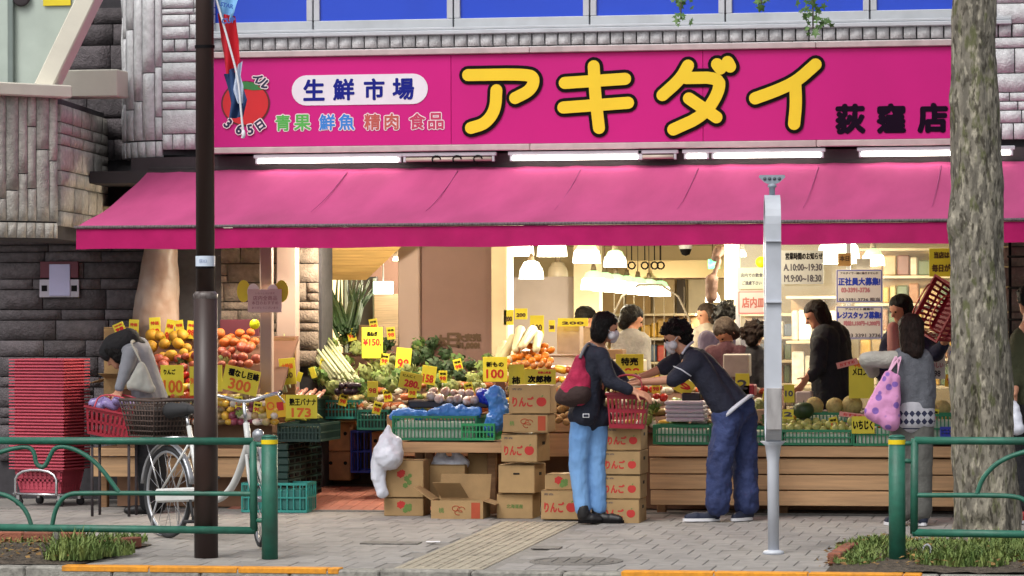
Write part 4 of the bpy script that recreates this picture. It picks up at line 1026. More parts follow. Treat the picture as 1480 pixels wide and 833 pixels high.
for sy in (-1, 1):
    bpart('chain_stay', M_bw, [V((bbx, .03 * sy, bbz)), V((0, .065 * sy, WR))], .012); bpart('seat_stay', M_bw, [V((.34, .02 * sy, .7)), V((0, .065 * sy, WR))], .009)
    bpart('fork_blade', M_bw, [V((hx + .04, .035 * sy, .64)), V((WB - .03, .05 * sy - .02, .48)), V((WB, .05 * sy, WR))], .012)
mb = MB(); mb.bbox((.24, -.075, .325), (.56, .03, .10), .014, Matrix.Rotation(-.06, 3, 'Y')); mb.build('chain_case', M_bw, bk)
bpart('seat_post', M_chrome, [V((.30, 0, .8)), V((.27, 0, .9))], .013)
mb = MB(); mb.cap((.13, .05, .93), (.3, .01, .94), .06, .035); mb.cap((.13, -.05, .93), (.3, -.01, .94), .06, .035); mb.cap((.28, 0, .94), (.4, 0, .935), .035, .022); mb.build('saddle', M_tyre, bk)
for x, a0, a1, stn in ((0, .2, 3.0, 0), (WB, .5, 2.6, st_)):
    mb = MB(); pts = [Matrix.Rotation(stn, 3, 'Z') @ V((math.cos(a) * (WR + .02), 0, math.sin(a) * (WR + .02))) + V((x, 0, WR)) for a in [a0 + (a1 - a0) * i / 16 for i in range(17)]]; mb.tube(pts, .028, 6, flat=.35); mb.build('mudguard', M_rimm, bk)
hc = V((hx - .03, 0, 0)); Rs = Matrix.Rotation(st_, 3, 'Z')
bpart('stem', M_chrome, [V((hx - .02, 0, .84)), V((hx - .05, 0, 1.02))], .014)
hb = [Rs @ V(p) + V((hx - .05, 0, 0)) for p in ((-.22, -.28, 1.06), (-.10, -.27, 1.07), (.02, -.16, 1.05), (.0, 0, 1.0), (.02, .16, 1.05), (-.10, .27, 1.07), (-.22, .28, 1.06))]
bpart('handlebar', M_chrome, curve(hb), .012)
for i in (0, -1): e = hb[i]; f = hb[1 if i == 0 else -2]; bpart('grip', M_tyre, [e, e.lerp(f, .8)], .018)
for sy in (-1, 1): bpart('brake_lever', M_chrome, curve([Rs @ V((-.03, .24 * sy, 1.06)) + V((hx - .05, 0, 0)), Rs @ V((.05, .26 * sy, 1.03)) + V((hx - .05, 0, 0)), Rs @ V((-.1, .3 * sy, 1.0)) + V((hx - .05, 0, 0))]), .006, 6)
mb = MB(); mb.ball((WB - .02, .0, .78), (.05, .04, .045)); mb.build('headlight', M_rimm, bk)
for sy in (-1, 1): mb = MB(); mb.cyl((bbx, .09 * sy, bbz), (bbx - .06 * sy, .1 * sy, bbz + .15 * sy), .01, n=8); mb.bbox((bbx - .06 * sy, .13 * sy, bbz + .15 * sy), (.09, .08, .02), .006); mb.build('pedal', M_tyre, bk)
bpart('kickstand', M_chrome, curve([V((0, -.07, WR)), V((-.06, -.14, .02)), V((-.06, .14, .02)), V((0, .07, WR))], 2), .008, 6)
bpart('rack', M_chrome, [V((-.28, -.07, .72)), V((.25, -.07, .74)), V((.25, .07, .74)), V((-.28, .07, .72)), V((-.28, -.07, .72))], .007, 6)
for sy in (-1, 1): bpart('rack_stay', M_chrome, [V((-.2, .07 * sy, .72)), V((0, .07 * sy, WR))], .006, 6)
def weave(w0, d0, w1, d1, h, nw, nh, r, floor=True):     # woven / slatted open basket, tapered
    mb = MB(); cor = [(-1, -1), (1, -1), (1, 1), (-1, 1)]
    def pt(c, t): return V((c[0] * (w0 + (w1 - w0) * t) / 2, c[1] * (d0 + (d1 - d0) * t) / 2, h * t))
    for k in range(4):
        a, b = cor[k], cor[(k + 1) % 4]
        for j in range(nh + 1): t = j / nh; mb.cyl(pt(a, t), pt(b, t), r if j < nh else r * 1.8, n=5)
        for i in range(nw): f = i / nw; mb.cyl(pt(a, 0).lerp(pt(b, 0), f), pt(a, 1).lerp(pt(b, 1), f), r, n=4)
    if floor: mb.box((0, 0, .004), (w0, d0, .008))
    return mb
mb = weave(.36, .28, .5, .36, .26, 11, 7, .006); o = mb.build('rear_basket', M_wick, bk); o.location = (-.14, 0, .74)
mb = MB(); mb.bbox((0, 0, .11), (.34, .26, .2), .03); o2 = mb.build('basket_lining', mat('dark_lining', '2e2624', .8, .2), o)

# ------------------------------------------------------------------ shopping baskets
M_rb = mat('red_basket_plastic', 'bd4a5c', .5, .1, 6, rnd=.06); M_rbd = mat('crimson_basket', '8f1c2e', .45, .1, 6)
def basket_mesh(h=.2, w=.44, d=.31, rt=.016, ro=.016):
    mb = MB(); w0, d0 = w * .84, d * .82; cor = [(-1, -1), (1, -1), (1, 1), (-1, 1)]
    def pt(c, t, o=0): return V((c[0] * ((w0 + (w - w0) * t) / 2 + o), c[1] * ((d0 + (d - d0) * t) / 2 + o), h * t))
    for k in range(4):
        a, b = cor[k], cor[(k + 1) % 4]; n = 10 if k % 2 == 0 else 7
        for (t0, t1) in ((0, .12), (.46, .56), (.86, .98)):
            q = [pt(a, t0), pt(b, t0), pt(b, t1), pt(a, t1)]; mb.add(q + [p * .985 + V((0, 0, p.z * .015)) for p in q], [(0, 1, 2, 3), (7, 6, 5, 4), (3, 2, 6, 7), (0, 4, 5, 1)])
        for i in range(n):
            f0, f1 = i / n, (i + .5) / n
            q = [pt(a, .1).lerp(pt(b, .1), f0), pt(a, .1).lerp(pt(b, .1), f1), pt(a, .9).lerp(pt(b, .9), f1), pt(a, .9).lerp(pt(b, .9), f0)]
            mb.add(q, [(0, 1, 2, 3)])
        q = [pt(a, .97), pt(b, .97), pt(b, .97, ro), pt(a, .97, ro)]; q2 = [p + V((0, 0, rt)) for p in q]
        mb.add(q + q2, [(0, 3, 2, 1), (4, 5, 6, 7), (2, 3, 7, 6), (0, 1, 5, 4)])
    mb.box((0, 0, .004), (w0, d0, .008)); return mb
bmesh_ = basket_mesh(rt=.011, ro=.03).mesh('shopping_basket')
tq = G(72, 731); TQ = V((tq.x, tq.y, 0)); TR = R_(-16)
tl = thing('basket_trolley', 'low chrome basket trolley on castors under the tall red basket stack', 'trolley', (TQ.x, TQ.y, gz(TQ.y)), TR)
mb = MB(); mb.tube([(-.24, -.17, .1), (.24, -.17, .1), (.24, .17, .1), (-.24, .17, .1), (-.24, -.17, .1)], .011, 8); mb.build('base_frame', M_chrome, tl)
mb = MB(); mb.tube(curve([V((-.2, -.2, .1)), V((-.2, -.2, .3)), V((.2, -.2, .3)), V((.2, -.2, .1))], 2), .012, 8); mb.build('front_hoop', M_chrome, tl)
for sx in (-1, 1):
    for sy in (-1, 1):
        mb = MB(); mb.cyl((sx * .2, sy * .15 - .012, .035), (sx * .2, sy * .15 + .012, .035), .034, n=14); c_ = mb.build('castor', M_tyre, tl)
        mb = MB(); mb.bbox((sx * .2, sy * .15, .075), (.03, .045, .05), .004); mb.build('castor_fork', M_chrome, tl)
nb = 35
for k in range(nb):
    o = obj('shopping_basket', bmesh_, M_rb, None, (TQ.x + random.uniform(-.0015, .0015), TQ.y, gz(TQ.y) + .112 + k * .0262), 'red plastic shopping basket nested in the tall stack on the chrome trolley', 'basket', 'nested red baskets', rz=TR + random.uniform(-.003, .003)); o.scale = (1.08, 1.05, 1)
bmB = basket_mesh(.23, .46, .33).mesh('shopping_basket')
def held_basket(loc, m, rot, lab, handles=True, sc_=1.):
    t = thing('shopping_basket', lab, 'basket', loc); t.rotation_euler = rot; t.scale = (sc_,) * 3; obj('body', bmB, m, t)
    if handles:
        for sy in (-1, 1): mb = MB(); mb.tube(curve([V((-.16, .155 * sy, .225)), V((-.15, .1 * sy, .36)), V((.15, .1 * sy, .36)), V((.16, .155 * sy, .225))], 2), .007, 6); mb.build('handle', m, t)
    return t
# ------------------------------------------------------------------ goods: boxes, crates, stands
M_card_b = mat('cardboard', '9f8259', .85, .1, 8, .1, 60, rnd=.09, dirt=.08); M_card_in = mat('cardboard_inner', '8f7147', .9, .1)
M_hole = mat('hand_hole', '1a120c', .9, .1); M_apr = mat('box_red_print', 'b02a24', .7, .1); M_grn = mat('box_green_print', '5f7a3c', .8, .15)
def apple_print(parent, c, r, n=(0, -1, 0)):
    x = V((0, 0, 1)).cross(V(n)); mb = MB(); vs = []
    for i in range(24): a = i * math.pi / 12; k = 1 - .16 * math.exp(-((a - math.pi / 2) / .35) ** 2); vs.append(V(c) + x * math.cos(a) * r * 1.05 * k + V((0, 0, math.sin(a) * r * k)) + V(n) * .0012)
    mb.add(vs, [tuple(range(24))]); part(mb, 'apple_print', M_apr, parent)
    mb = MB(); o = V(c) + V(n) * .0016; mb.add([o + V((0, 0, r * .8)), o + x * r * .1 + V((0, 0, r * 1.3)), o + x * r * .45 + V((0, 0, r * 1.35)), o + x * r * .2 + V((0, 0, r * .95))], [(0, 1, 2, 3)]); part(mb, 'leaf_print', M_grn, parent)
def carton(u0, v0, u1, v1, Y, d, art, lab, rz=0., open_=False, group='cardboard boxes stacked before the stand'):
    c, dd = pxbox(u0, v0, u1, v1, Y, d); t = thing('cardboard_box', lab, 'box', (c.x, Y + d / 2, c.z - dd.z / 2), 0, group)
    W, D, H = dd.x, d, dd.z; mb = MB(); k = .006
    if open_:
        for sx in (-1, 1): mb.box((sx * (W / 2 - k / 2), 0, H / 2), (k, D, H))
        for sy in (-1, 1): mb.box((0, sy * (D / 2 - k / 2), H / 2), (W - 2 * k, k, H))
        mb.box((0, 0, k / 2), (W - 2 * k, D - 2 * k, k)); mb.build('carton', M_card_b, t)
        for (a, b, e, f) in open_:                       # flaps: edge a-b, outward direction e with length
            mb = MB(); a, b, e = V(a), V(b), V(e); mb.add([a, b, b + e, a + e] + [p + V((0, 0, .004)) for p in (a, b, b + e, a + e)], [(0, 1, 2, 3), (7, 6, 5, 4), (0, 4, 5, 1), (1, 5, 6, 2), (2, 6, 7, 3), (3, 7, 4, 0)]); mb.build('flap', M_card_b, t)
    else:
        mb.bbox((0, 0, H / 2), (W, D, H), .005); mb.build('carton', M_card_b, t)
        mb = MB(); mb.box((0, 0, H + .0006), (.05, D * .98, .001)); mb.build('packing_tape', mat('packing_tape', 'b0915e', .4, .1), t)
        mb = MB(); mb.box((0, -D / 2 - .0004, H * .985), (W * .99, .001, .003)); mb.build('flap_seam', M_hole, t)
    L = t.location; fy = L.y - D / 2
    if 'hole' in art:
        mb = MB(); mb.bbox((W / 2 + .0005, 0, H * .66), (.003, .08, .024), .001); mb.build('hand_hole', M_hole, t)
    if 'fhole' in art: mb = MB(); mb.bbox((0, -D / 2 - .0005, H * .68), (.05, .003, .014), .001); mb.build('hand_hole', M_hole, t)
    if 'ringo' in art:
        text('りんご', (L.x - W * .16, fy - .001, L.z + H * .42), M_apr, t, width=W * .5, height=H * .34, bold=.003); apple_print(t, (L.x + W * .28, fy, L.z + H * .42), H * .17)
        text('青森', (L.x - W * .3, fy - .001, L.z + H * .86), M_gray, t, width=W * .25, height=H * .08)
    if 'peach' in art:
        text('桃', (L.x - W * .3, fy - .001, L.z + H * .5), M_grn, t, width=W * .1, bold=.001)
        mb = MB(); mb.box((W * .36, -D / 2 - .0012, H * .5), (W * .17, .002, H * .8)); mb.build('red_panel', mat('box_orange_print', 'a8492c', .8, .15), t)
        for k2, (dx, dz) in enumerate(((0, .1), (.05, -.1), (.1, .05))):
            mb = MB(); mb.tube([(W * (-.02 + dx) + .03 * math.cos(i * .5), -D / 2 - .001, H * (.5 + dz) + .02 * math.sin(i * .5)) for i in range(11)], .003, 4); mb.build('fruit_print', mat('box_orange_print'), t)
    if 'flower' in art:
        for k2, (dx, dz, r, mm) in enumerate(((-.08, .62, .026, M_apr), (-.03, .66, .02, M_apr), (.08, .5, .02, M_grn), (.14, .4, .018, M_grn), (.04, .32, .018, M_grn), (.16, .58, .014, M_grn))):
            mb = MB(); n = 12; mb.add([(W * dx + r * (1 + .3 * (i % 2)) * math.cos(i * 6.283 / n), -D / 2 - .0012 - k2 * .0002, H * dz + r * (1 + .3 * (i % 2)) * math.sin(i * 6.283 / n)) for i in range(n)], [tuple(range(n))]); mb.build('flower_print', mm, t)
    if 'words' in art: text('北海道産', (L.x, fy - .001, L.z + H * .5), M_grn, t, width=W * .45, height=H * .16, bold=.001)
    t.rotation_euler.z = rz
    return t
carton(868, 722, 924, 757, .06, .38, 'ringo hole', 'bottom apple box of the tall stack behind the jeans')
carton(869, 687, 925, 721, .07, .38, 'ringo hole', 'second apple box up in the tall stack behind the jeans', .01)
carton(871, 652, 926, 686, .06, .38, 'ringo hole', 'third apple box up in the tall stack behind the jeans', -.015)
carton(874, 617, 926, 651, .08, .38, 'ringo hole', 'topmost apple box of the stack, under the red basket', .012)
carton(782, 709, 838, 751, .3, .36, 'ringo hole', 'apple box on the pavement between jeans and plain carton', .0)
carton(787, 686, 833, 708, .34, .34, 'flower', 'shallow printed carton lying on an apple box beside the jeans', .02)
carton(718, 714, 770, 750, .5, .34, 'words', 'carton with small green words at the foot of the leaning stack')
carton(722, 672, 775, 713, .46, .38, 'fhole hole', 'plain carton with a hand hole, second in the leaning stack', -.06)
carton(727, 628, 780, 668, .42, .38, 'ringo hole', 'skewed apple box in the middle of the leaning stack', -.09)
carton(727, 599, 792, 625, .40, .34, 'peach', 'shallow carton with orange panel under the top apple box')
carton(735, 557, 795, 598, .40, .32, 'ringo', 'top apple box of the leaning stack under the persimmon card', .02)
carton(555, 720, 612, 746, .62, .26, 'flower', 'lower flower printed carton beside the hanging white bag')
carton(555, 665, 612, 719, .61, .27, 'flower', 'tall flower printed carton on top of a flatter one', .0)
W_ = (698 - 623) / 187; H_ = 28 / 187
carton(623, 724, 698, 752, .36, .3, 'peach', 'open carton with raised flaps and orange panel', .0,
       [((-W_ / 2, .15, H_), (W_ / 2, .15, H_), (0.01, .03, .19), 0), ((-W_ / 2, -.15, H_), (-W_ / 2, .15, H_), (-.14, -.02, .10), 0), ((W_ / 2, .15, H_), (W_ / 2, -.15, H_), (.10, .0, -.03), 0), ((-W_ / 2 + .02, .13, H_ + .01), (W_ * .1, .12, H_ + .01), (-.05, -.10, .12), 0)])
carton(621, 672, 672, 722, .85, .28, '', 'plain carton holding a tied plastic bag behind the open carton')
carton(676, 655, 706, 722, 1.0, .2, '', 'narrow carton under the wooden bench end')
# bags
M_bagw = mat('white_plastic_bag', 'd2d6e2', .35, .08, 6, .2, 25)
mb = MB()
for (u0, v0, r0, u1, v1, r1) in ((561, 618, .02, 560, 640, .07), (560, 640, .08, 562, 658, .12), (548, 655, .06, 546, 690, .06), (546, 690, .05, 553, 712, .05), (572, 640, .05, 575, 660, .05)): mb.cap(P(u0, v0, .56), P(u1, v1, .56), r0, r1)
obj('plastic_bag', smoothed(mb, 'plastic_bag', .012, 3, .03, .07), M_bagw, label='white plastic bag hanging from the bench beside the flower cartons', cat='bag')
mb = MB()
for (u0, v0, r0, u1, v1, r1) in ((640, 652, .03, 633, 672, .05), (655, 650, .03, 672, 668, .04), (634, 670, .06, 665, 672, .06)): mb.cap(P(u0, v0, .95), P(u1, v1, .95), r0, r1)
obj('plastic_bag', smoothed(mb, 'plastic_bag', .012, 3, .03, .06), M_bagw, label='crumpled white plastic bag stuffed into the plain carton', cat='bag')

# crates
M_gc = mat('green_crate', '1f7a52', .45, .1, 6, rnd=.08); M_tc = mat('teal_crate', '2f8f86', .45, .1, 6); M_dc = mat('dark_green_crate', '1d3b34', .5, .15, 6, rnd=.12); M_bc = mat('blue_crate', '2f3aa8', .45, .1)
def crate(u0, v0, u1, v1, Y, d, m, lab, pitch=.028, rows=2, group='plastic crates', fill=None):
    c, dd = pxbox(u0, v0, u1, v1, Y, d); W, D, H = dd.x, d, dd.z
    t = thing('plastic_crate', lab, 'crate', (c.x, Y + d / 2, c.z - H / 2), 0, group)
    mb = MB()
    for (ax, Ln, off) in ((0, W, D / 2), (0, W, -D / 2), (1, D, W / 2), (1, D, -W / 2)):
        def bx(p, l, z, h, th=.008):
            cc = (p, off, z) if ax == 0 else (off, p, z); ss = (l, th, h) if ax == 0 else (th, l, h); mb.box(cc, ss)
        for j in range(rows + 1): bx(0, Ln, .012 + (H - .024) * j / rows, .02 if j in (0, rows) else .012, .012 if j == rows else .009)
        n = max(3, int(Ln / pitch))
        for i in range(n + 1): bx(-Ln / 2 + Ln * i / n, .009 if 0 < i < n else .014, H / 2, H - .01, .007)
    mb.box((0, 0, .005), (W - .01, D - .01, .008)); mb.build('crate_body', m, t)
    if fill: mb = MB(); mb.bbox((0, 0, H * .42), (W - .03, D - .03, H * .7), .01); mb.build('liner', fill, t)
    return t
M_liner = mat('white_liner', 'c9d2c4', .6, .1); M_lining2 = mat('pale_green_liner', 'a8c08a', .6, .15)
crate(568, 601, 688, 637, .78, .4, M_gc, 'long green mesh crate draped with blue cloth on the bench', fill=M_liner)
crate(668, 612, 714, 637, .74, .3, mat('bright_green_crate', '2f9a5e', .4, .1), 'short bright green crate at the end of the bench')
crate(945, 614, 1026, 643, .86, .35, M_gc, 'green mesh crate under white foam packs by the leaning man', fill=M_liner)
crate(1028, 617, 1126, 644, .88, .35, M_gc, 'green mesh crate behind the leaning man', fill=M_liner)
crate(1130, 621, 1231, 644, .84, .34, M_gc, 'green mesh crate of pale green pears', fill=M_liner)
crate(1164, 596, 1226, 622, 1.22, .3, M_gc, 'green mesh crate under the row of melons', fill=M_liner)
crate(1234, 612, 1302, 645, .84, .34, M_gc, 'green mesh crate with sliced fruit behind the tote bag', fill=M_liner)
crate(1338, 598, 1398, 642, .9, .36, M_gc, 'green mesh crate between sweater shopper and tree', fill=M_liner)
crate(1360, 617, 1392, 632, .84, .05, M_bc, 'small blue tray by the tree trunk')
crate(1400, 600, 1500, 642, .9, .36, M_gc, 'green mesh crate below the olive jacket person', fill=M_liner)
crate(455, 578, 519, 606, 2.3, .4, M_tc, 'teal crate holding red packed fruit by the banana stand', fill=M_dc)
crate(517, 592, 560, 622, 2.2, .4, mat('deep_teal_crate', '1f6a5c', .45, .1), 'deep teal crate of garlic heads', fill=M_dc)
crate(508, 622, 536, 684, 2.65, .35, M_bc, 'blue crate standing on the shop floor behind the banana stand', pitch=.06)
crate(350, 698, 443, 741, .85, .3, M_tc, 'bright teal crate at the foot of the dark crate stack', pitch=.05, fill=mat('teal_fill', '2a6e68', .5, .2))
crate(402, 612, 462, 639, 1.12, .7, M_dc, 'dark crate carrying bananas on the folded crate stack', fill=M_dc); crate(400, 574, 458, 610, 2.0, .4, M_dc, 'dark crate of red stick packs behind the banana card', fill=M_dc)
for k in range(9):       # stack of folded dark crates
    c0 = P(357, 737, .98); zt_, zb_ = 642 + k * 10.4, 642 + (k + 1) * 10.4 - 1.2
    a = P(357, zb_, 1.0); b = P(415, zt_, 1.0)
    mb = MB(); W = b.x - a.x; H = b.z - a.z; t = thing('folded_crate', 'dark green folded crate in the flat stack beside the bicycle wheel', 'crate', ((a.x + b.x) / 2 + random.uniform(-.006, .006), 1.6, a.z), 0, 'folded crates in a stack')
    mb.bbox((0, 0, H / 2), (W, 1.15, H), .006); mb.build('folded_body', M_dc, t)
    for q in range(6): mb = MB(); mb.bbox((W / 2 + .002, -.47 + q * .19, H / 2), (.008, .12, H * .5), .002); mb.build('slot', M_black, t)
for (u0, v0, u1, v1, Y, lab) in ((471, 610, 506, 695, 2.7, 'orange brown wooden crate with round hand holes beside the blue crate'), (537, 624, 566, 692, 2.65, 'orange brown wooden crate behind the hanging white bag')):
    c, dd = pxbox(u0, v0, u1, v1, Y, .5); t = thing('wooden_crate', lab, 'crate', (c.x, Y + .25, c.z - dd.z / 2)); mo = mat('orange_wood', 'c98a5c', .7, .25, 8, rnd=.1)
    for k in range(2):
        mb = MB(); mb.bbox((0, 0, dd.z * (.25 + .5 * k)), (dd.x, .5, dd.z * .49), .008); mb.build('box_panel', mo, t)
        for dx in (-.3, .3): mb = MB(); mb.cyl((dx * dd.x, -.252, dd.z * (.3 + .5 * k)), (dx * dd.x, -.248, dd.z * (.3 + .5 * k)), .016, n=12); mb.build('hand_hole', M_hole, t)
q = P(505, 702, 2.6); mb = MB(); mb.bbox((q.x, 2.72, .138), (.6, .42, .012), .004); mb.build('door_mat', mat('brown_mat', '4a4030', .95, .2, 40), label='dark mat on the red tiles inside the entrance', cat='mat')

# stands
def plank_stand(name, lab, u0, u1, Y, boards, depth, legs, top=None):
    a = P(u0, 700, Y); b = P(u1, 700, Y); W = b.x - a.x; cx = (a.x + b.x) / 2; t = thing(name, lab, 'stand', (cx, Y, .012))
    for (v0, v1, dy) in boards:
        z1_ = P((u0 + u1) / 2, v0, Y).z; z0_ = P((u0 + u1) / 2, v1, Y).z
        mb = MB(); mb.bbox((cx, Y + dy, (z0_ + z1_) / 2), (W + random.uniform(-.01, .01), .03, z1_ - z0_ - .004), .004); part(mb, 'plank', M_wood, t)
    zt_ = P((u0 + u1) / 2, boards[0][0], Y).z
    mb = MB(); mb.bbox((cx, Y + depth / 2 + .02, zt_ - .015), (W, depth, .03), .004); part(mb, 'top_board', M_woodd, t)
    for x in legs: mb = MB(); mb.bbox((a.x + W * x, Y + .2, zt_ / 2 - .02), (.07, .07, zt_ - .05), .005); part(mb, 'leg', M_woodd, t); mb = MB(); mb.bbox((a.x + W * x, Y + depth - .1, zt_ / 2 - .02), (.07, .07, zt_ - .05), .005); part(mb, 'leg', M_woodd, t)
    return t
plank_stand('fruit_stand', 'long pale plank fruit stand behind the leaning man', 940, 1520, .86, [(645, 661, -.04), (663, 686, 0), (687, 709, 0), (710, 732, 0)], 1.3, (.02, .33, .66, .98))
plank_stand('fruit_stand', 'plank fruit stand behind the parked bicycle', 132, 398, 1.05, [(648, 660, -.03), (661, 690, 0)], 1.1, (.03, .5, .97))
plank_stand('wooden_bench', 'low wooden bench carrying green crates behind the cartons', 582, 728, .76, [(639, 655, 0)], .7, (.12, .84))
plank_stand('vegetable_stand', 'wooden stand under the vegetables beyond the entrance', 560, 860, 1.7, [(600, 625, 0), (626, 660, 0)], 1.4, (.05, .95))
def slab(name, lab, u0, u1, v0, v1, Y0, Y1, m, cat='stand', th=.04, fb=0.):      # sloping display board
    t = thing(name, lab, cat, P((u0 + u1) / 2, v1, Y0)); q = [P(u0, v1, Y0), P(u1, v1, Y0), P(u1, v0, Y1), P(u0, v0, Y1)]; x0, x1 = q[0].x, q[1].x
    q[3].x = x0; q[2].x = x1; dn = V((0, 0, -th)); mb = MB(); mb.add(q + [p + dn for p in q], [(0, 1, 2, 3), (7, 6, 5, 4), (0, 4, 5, 1), (1, 5, 6, 2), (2, 6, 7, 3), (3, 7, 4, 0)]); part(mb, 'sloping_board', m, t)
    mb = MB(); zb_ = .05; mb.box(((x0 + x1) / 2, (Y0 + fb + Y1) / 2 + .06, (q[0].z - th + zb_) / 2 - .01), (x1 - x0 - .04, Y1 - Y0 - fb - .1, q[0].z - th - zb_)); part(mb, 'stand_body', mat('stand_brown', '7a5a44', .85, .15), t)
    mb = MB(); mb.box(((x0 + x1) / 2, Y1 - .03, (q[2].z + zb_) / 2), (x1 - x0 - .04, .05, q[2].z - zb_ - .02)); part(mb, 'back_board', M_woodd, t)
    return t
M_tray = mat('brown_tray', '5a3a2a', .8, .15)
slab('sloping_display', 'sloping fruit display heaped with grapefruit and apples behind the bicycle', 160, 392, 486, 606, 1.12, 2.05, M_tray)
slab('sloping_display', 'sloping vegetable display beside the pink pillar', 432, 575, 510, 590, 2.3, 3.5, M_tray, fb=.7)
slab('sloping_display', 'sloping display of dark greens in front of the mauve partition', 578, 715, 548, 598, 1.8, 3.2, M_tray, fb=.4)
slab('sloping_display', 'sloping display of persimmons and roots beside the cream pillar', 718, 860, 512, 585, 2.0, 3.2, M_tray)
slab('sloping_display', 'sloping display of packed fruit behind the jeans shopper and the leaning man', 880, 1125, 560, 618, 1.25, 2.1, M_tray)
slab('sloping_display', 'sloping display of melons and pears by the window', 1128, 1520, 590, 622, 1.2, 2.0, M_tray)
c, dd = pxbox(318, 462, 374, 540, 2.1, .03); mb = MB(); mb.bbox(c, dd, .004); mb.build('display_board', mat('maroon_board'), label='maroon back board behind the oranges with a yellow tag', cat='board')

# fruit meshes
def fruit_mesh(name, r, k=(1, 1, .92), dim=.18, n=14):
    mb = MB(); pr = []
    for i in range(11):
        a = math.pi * i / 10; rr = math.sin(a); z = -math.cos(a)
        if z > .6: z -= dim * (1 - rr) ** 1.2
        pr.append((rr * r * k[0] + 1e-4, z * r * k[2]))
    mb.lathe(pr, n=n); mb.cyl((0, 0, r * (k[2] - dim) - r * .1), (r * .06, 0, r * k[2] + r * .02), r * .05, n=5); return mb.mesh(name)
FM = {}
def fruit(kind, r):
    key = (kind, round(r, 3))
    if key not in FM: FM[key] = fruit_mesh(kind, r, {'pear': (.92, .92, 1.0), 'melon': (1, 1, 1), 'lemon': (.85, .85, 1.1)}.get(kind, (1, 1, .92)), .06 if kind in ('melon', 'grapefruit', 'orange') else .2)
    return FM[key]
FMAT = {'grapefruit': mat('grapefruit_skin', 'b98a22', .6, .2, 14, .2, 60, rnd=.18), 'apple': mat('apple_skin', '8f2230', .5, .4, 16, .15, 40, rnd=.25, c2='b5603c'), 'orange': mat('orange_skin', 'b8601f', .6, .18, 14, .2, 60, rnd=.18),
        'persimmon': mat('persimmon_skin', 'd07818', .4, .12, 8, rnd=.1), 'pear': mat('pale_pear_skin', 'a9ad62', .5, .15, 10, rnd=.1), 'melon': mat('melon_skin', 'a89a62', .75, .2, 30, .5, 60, rnd=.06), 'garlic': mat('garlic_skin', 'bfae9c', .6, .2, 12, rnd=.12),
        'tomato': mat('tomato_skin', 'b5261c', .3, .12, 8, rnd=.1), 'potato': mat('potato_skin', '9a7a4e', .8, .2, 10, rnd=.12), 'onion': mat('onion_skin', 'a86a34', .5, .2, 10, rnd=.1), 'grape': mat('grape_skin', '5a2a4a', .4, .2, 10, rnd=.15), 'pack': mat('pink_pack', 'c07a4a', .3, .4, 22, rnd=.25, c2='ddd2cc')}
def heap(kind, lab, group, u0, u1, v0, v1, Y0, Y1, rows, rpx, jit=.5):
    for j in range(rows):
        t = j / max(1, rows - 1); v = v1 + (v0 - v1) * t; Y = Y0 + (Y1 - Y0) * t; r = rpx / S((u0 + u1) / 2, Y); u = u0 + rpx * (1 if j % 2 else .4)
        while u < u1 - rpx * .4:
            q = P(u + random.uniform(-1, 1) * rpx * jit, v + random.uniform(-1, 1) * rpx * jit, Y); o = obj(kind, fruit(kind, r), FMAT[kind], None, q, lab, kind, group); o.rotation_euler = (random.uniform(-.7, .7), random.uniform(-.7, .7), random.uniform(0, 6.28)); q_ = random.uniform(.8, 1.12); o.scale = (q_ * random.uniform(.92, 1.08), q_, q_ * random.uniform(.88, 1.06))
            u += rpx * 1.85
heap('grapefruit', 'yellow grapefruit heaped under the standing price cards behind the bicycle', 'grapefruit on the grapefruit stand', 212, 288, 487, 514, 1.55, 1.9, 3, 9)
heap('apple', 'red apple in the row below the grapefruit behind the bicycle', 'apples on the grapefruit stand', 206, 286, 518, 530, 1.4, 1.5, 2, 7.5)
heap('apple', 'red apple in the rows below the oranges beside the wooden post', 'apples below the oranges', 318, 374, 505, 527, 1.4, 1.6, 3, 7.5)
heap('orange', 'orange heaped before the maroon back board', 'oranges before the maroon board', 318, 374, 484, 498, 1.65, 1.85, 3, 8)
heap('tomato', 'tomato in the mixed packs below the big price cards', 'tomatoes on the grapefruit stand', 205, 290, 540, 590, 1.15, 1.35, 5, 6.5)
heap('grape', 'dark grape cluster behind the bicycle handlebar', 'dark grapes on the grapefruit stand', 312, 400, 575, 600, 1.1, 1.2, 4, 5.5)
heap('persimmon', 'persimmon heaped beside the cream pillar behind the apple box', 'persimmons by the cream pillar', 733, 800, 502, 524, 2.5, 2.9, 4, 6.5)
heap('melon', 'netted melon in the row beside the tall yellow card', 'melons on the green crate', 1170, 1255, 584, 586, 1.35, 1.36, 1, 15.5, .12)
heap('melon', 'netted melon behind the grey sweater shopper', 'melons by the tree', 1332, 1390, 588, 590, 1.35, 1.36, 1, 13, .12)
heap('pear', 'pale green pear in the green crate before the melons', 'pears in the green crate', 1130, 1232, 611, 620, .95, 1.1, 3, 6.5)
heap('pear', 'pale yellow fruit in the crate beside the tree', 'fruit in the crate beside the tree', 1342, 1372, 612, 622, .95, 1.0, 2, 6)
heap('onion', 'brown onion in the crate behind the tote bag', 'onions behind the tote bag', 1236, 1300, 606, 616, .95, 1.05, 2, 6)
heap('garlic', 'garlic head in the teal crates', 'garlic in the teal crates', 520, 590, 572, 592, 2.3, 2.6, 4, 5)
heap('pack', 'pinkish wrapped pack on the dark tray over the blue cloth', 'wrapped packs on the dark tray', 620, 705, 566, 576, 1.0, 1.2, 2, 7)
heap('potato', 'brown potato on the display behind the apple boxes', 'potatoes behind the apple boxes', 796, 830, 560, 610, 1.2, 1.5, 6, 6)
heap('tomato', 'tomato in the red row under the two outstretched arms', 'tomatoes between the jeans shopper and leaning man', 925, 965, 562, 572, 1.35, 1.45, 2, 6)
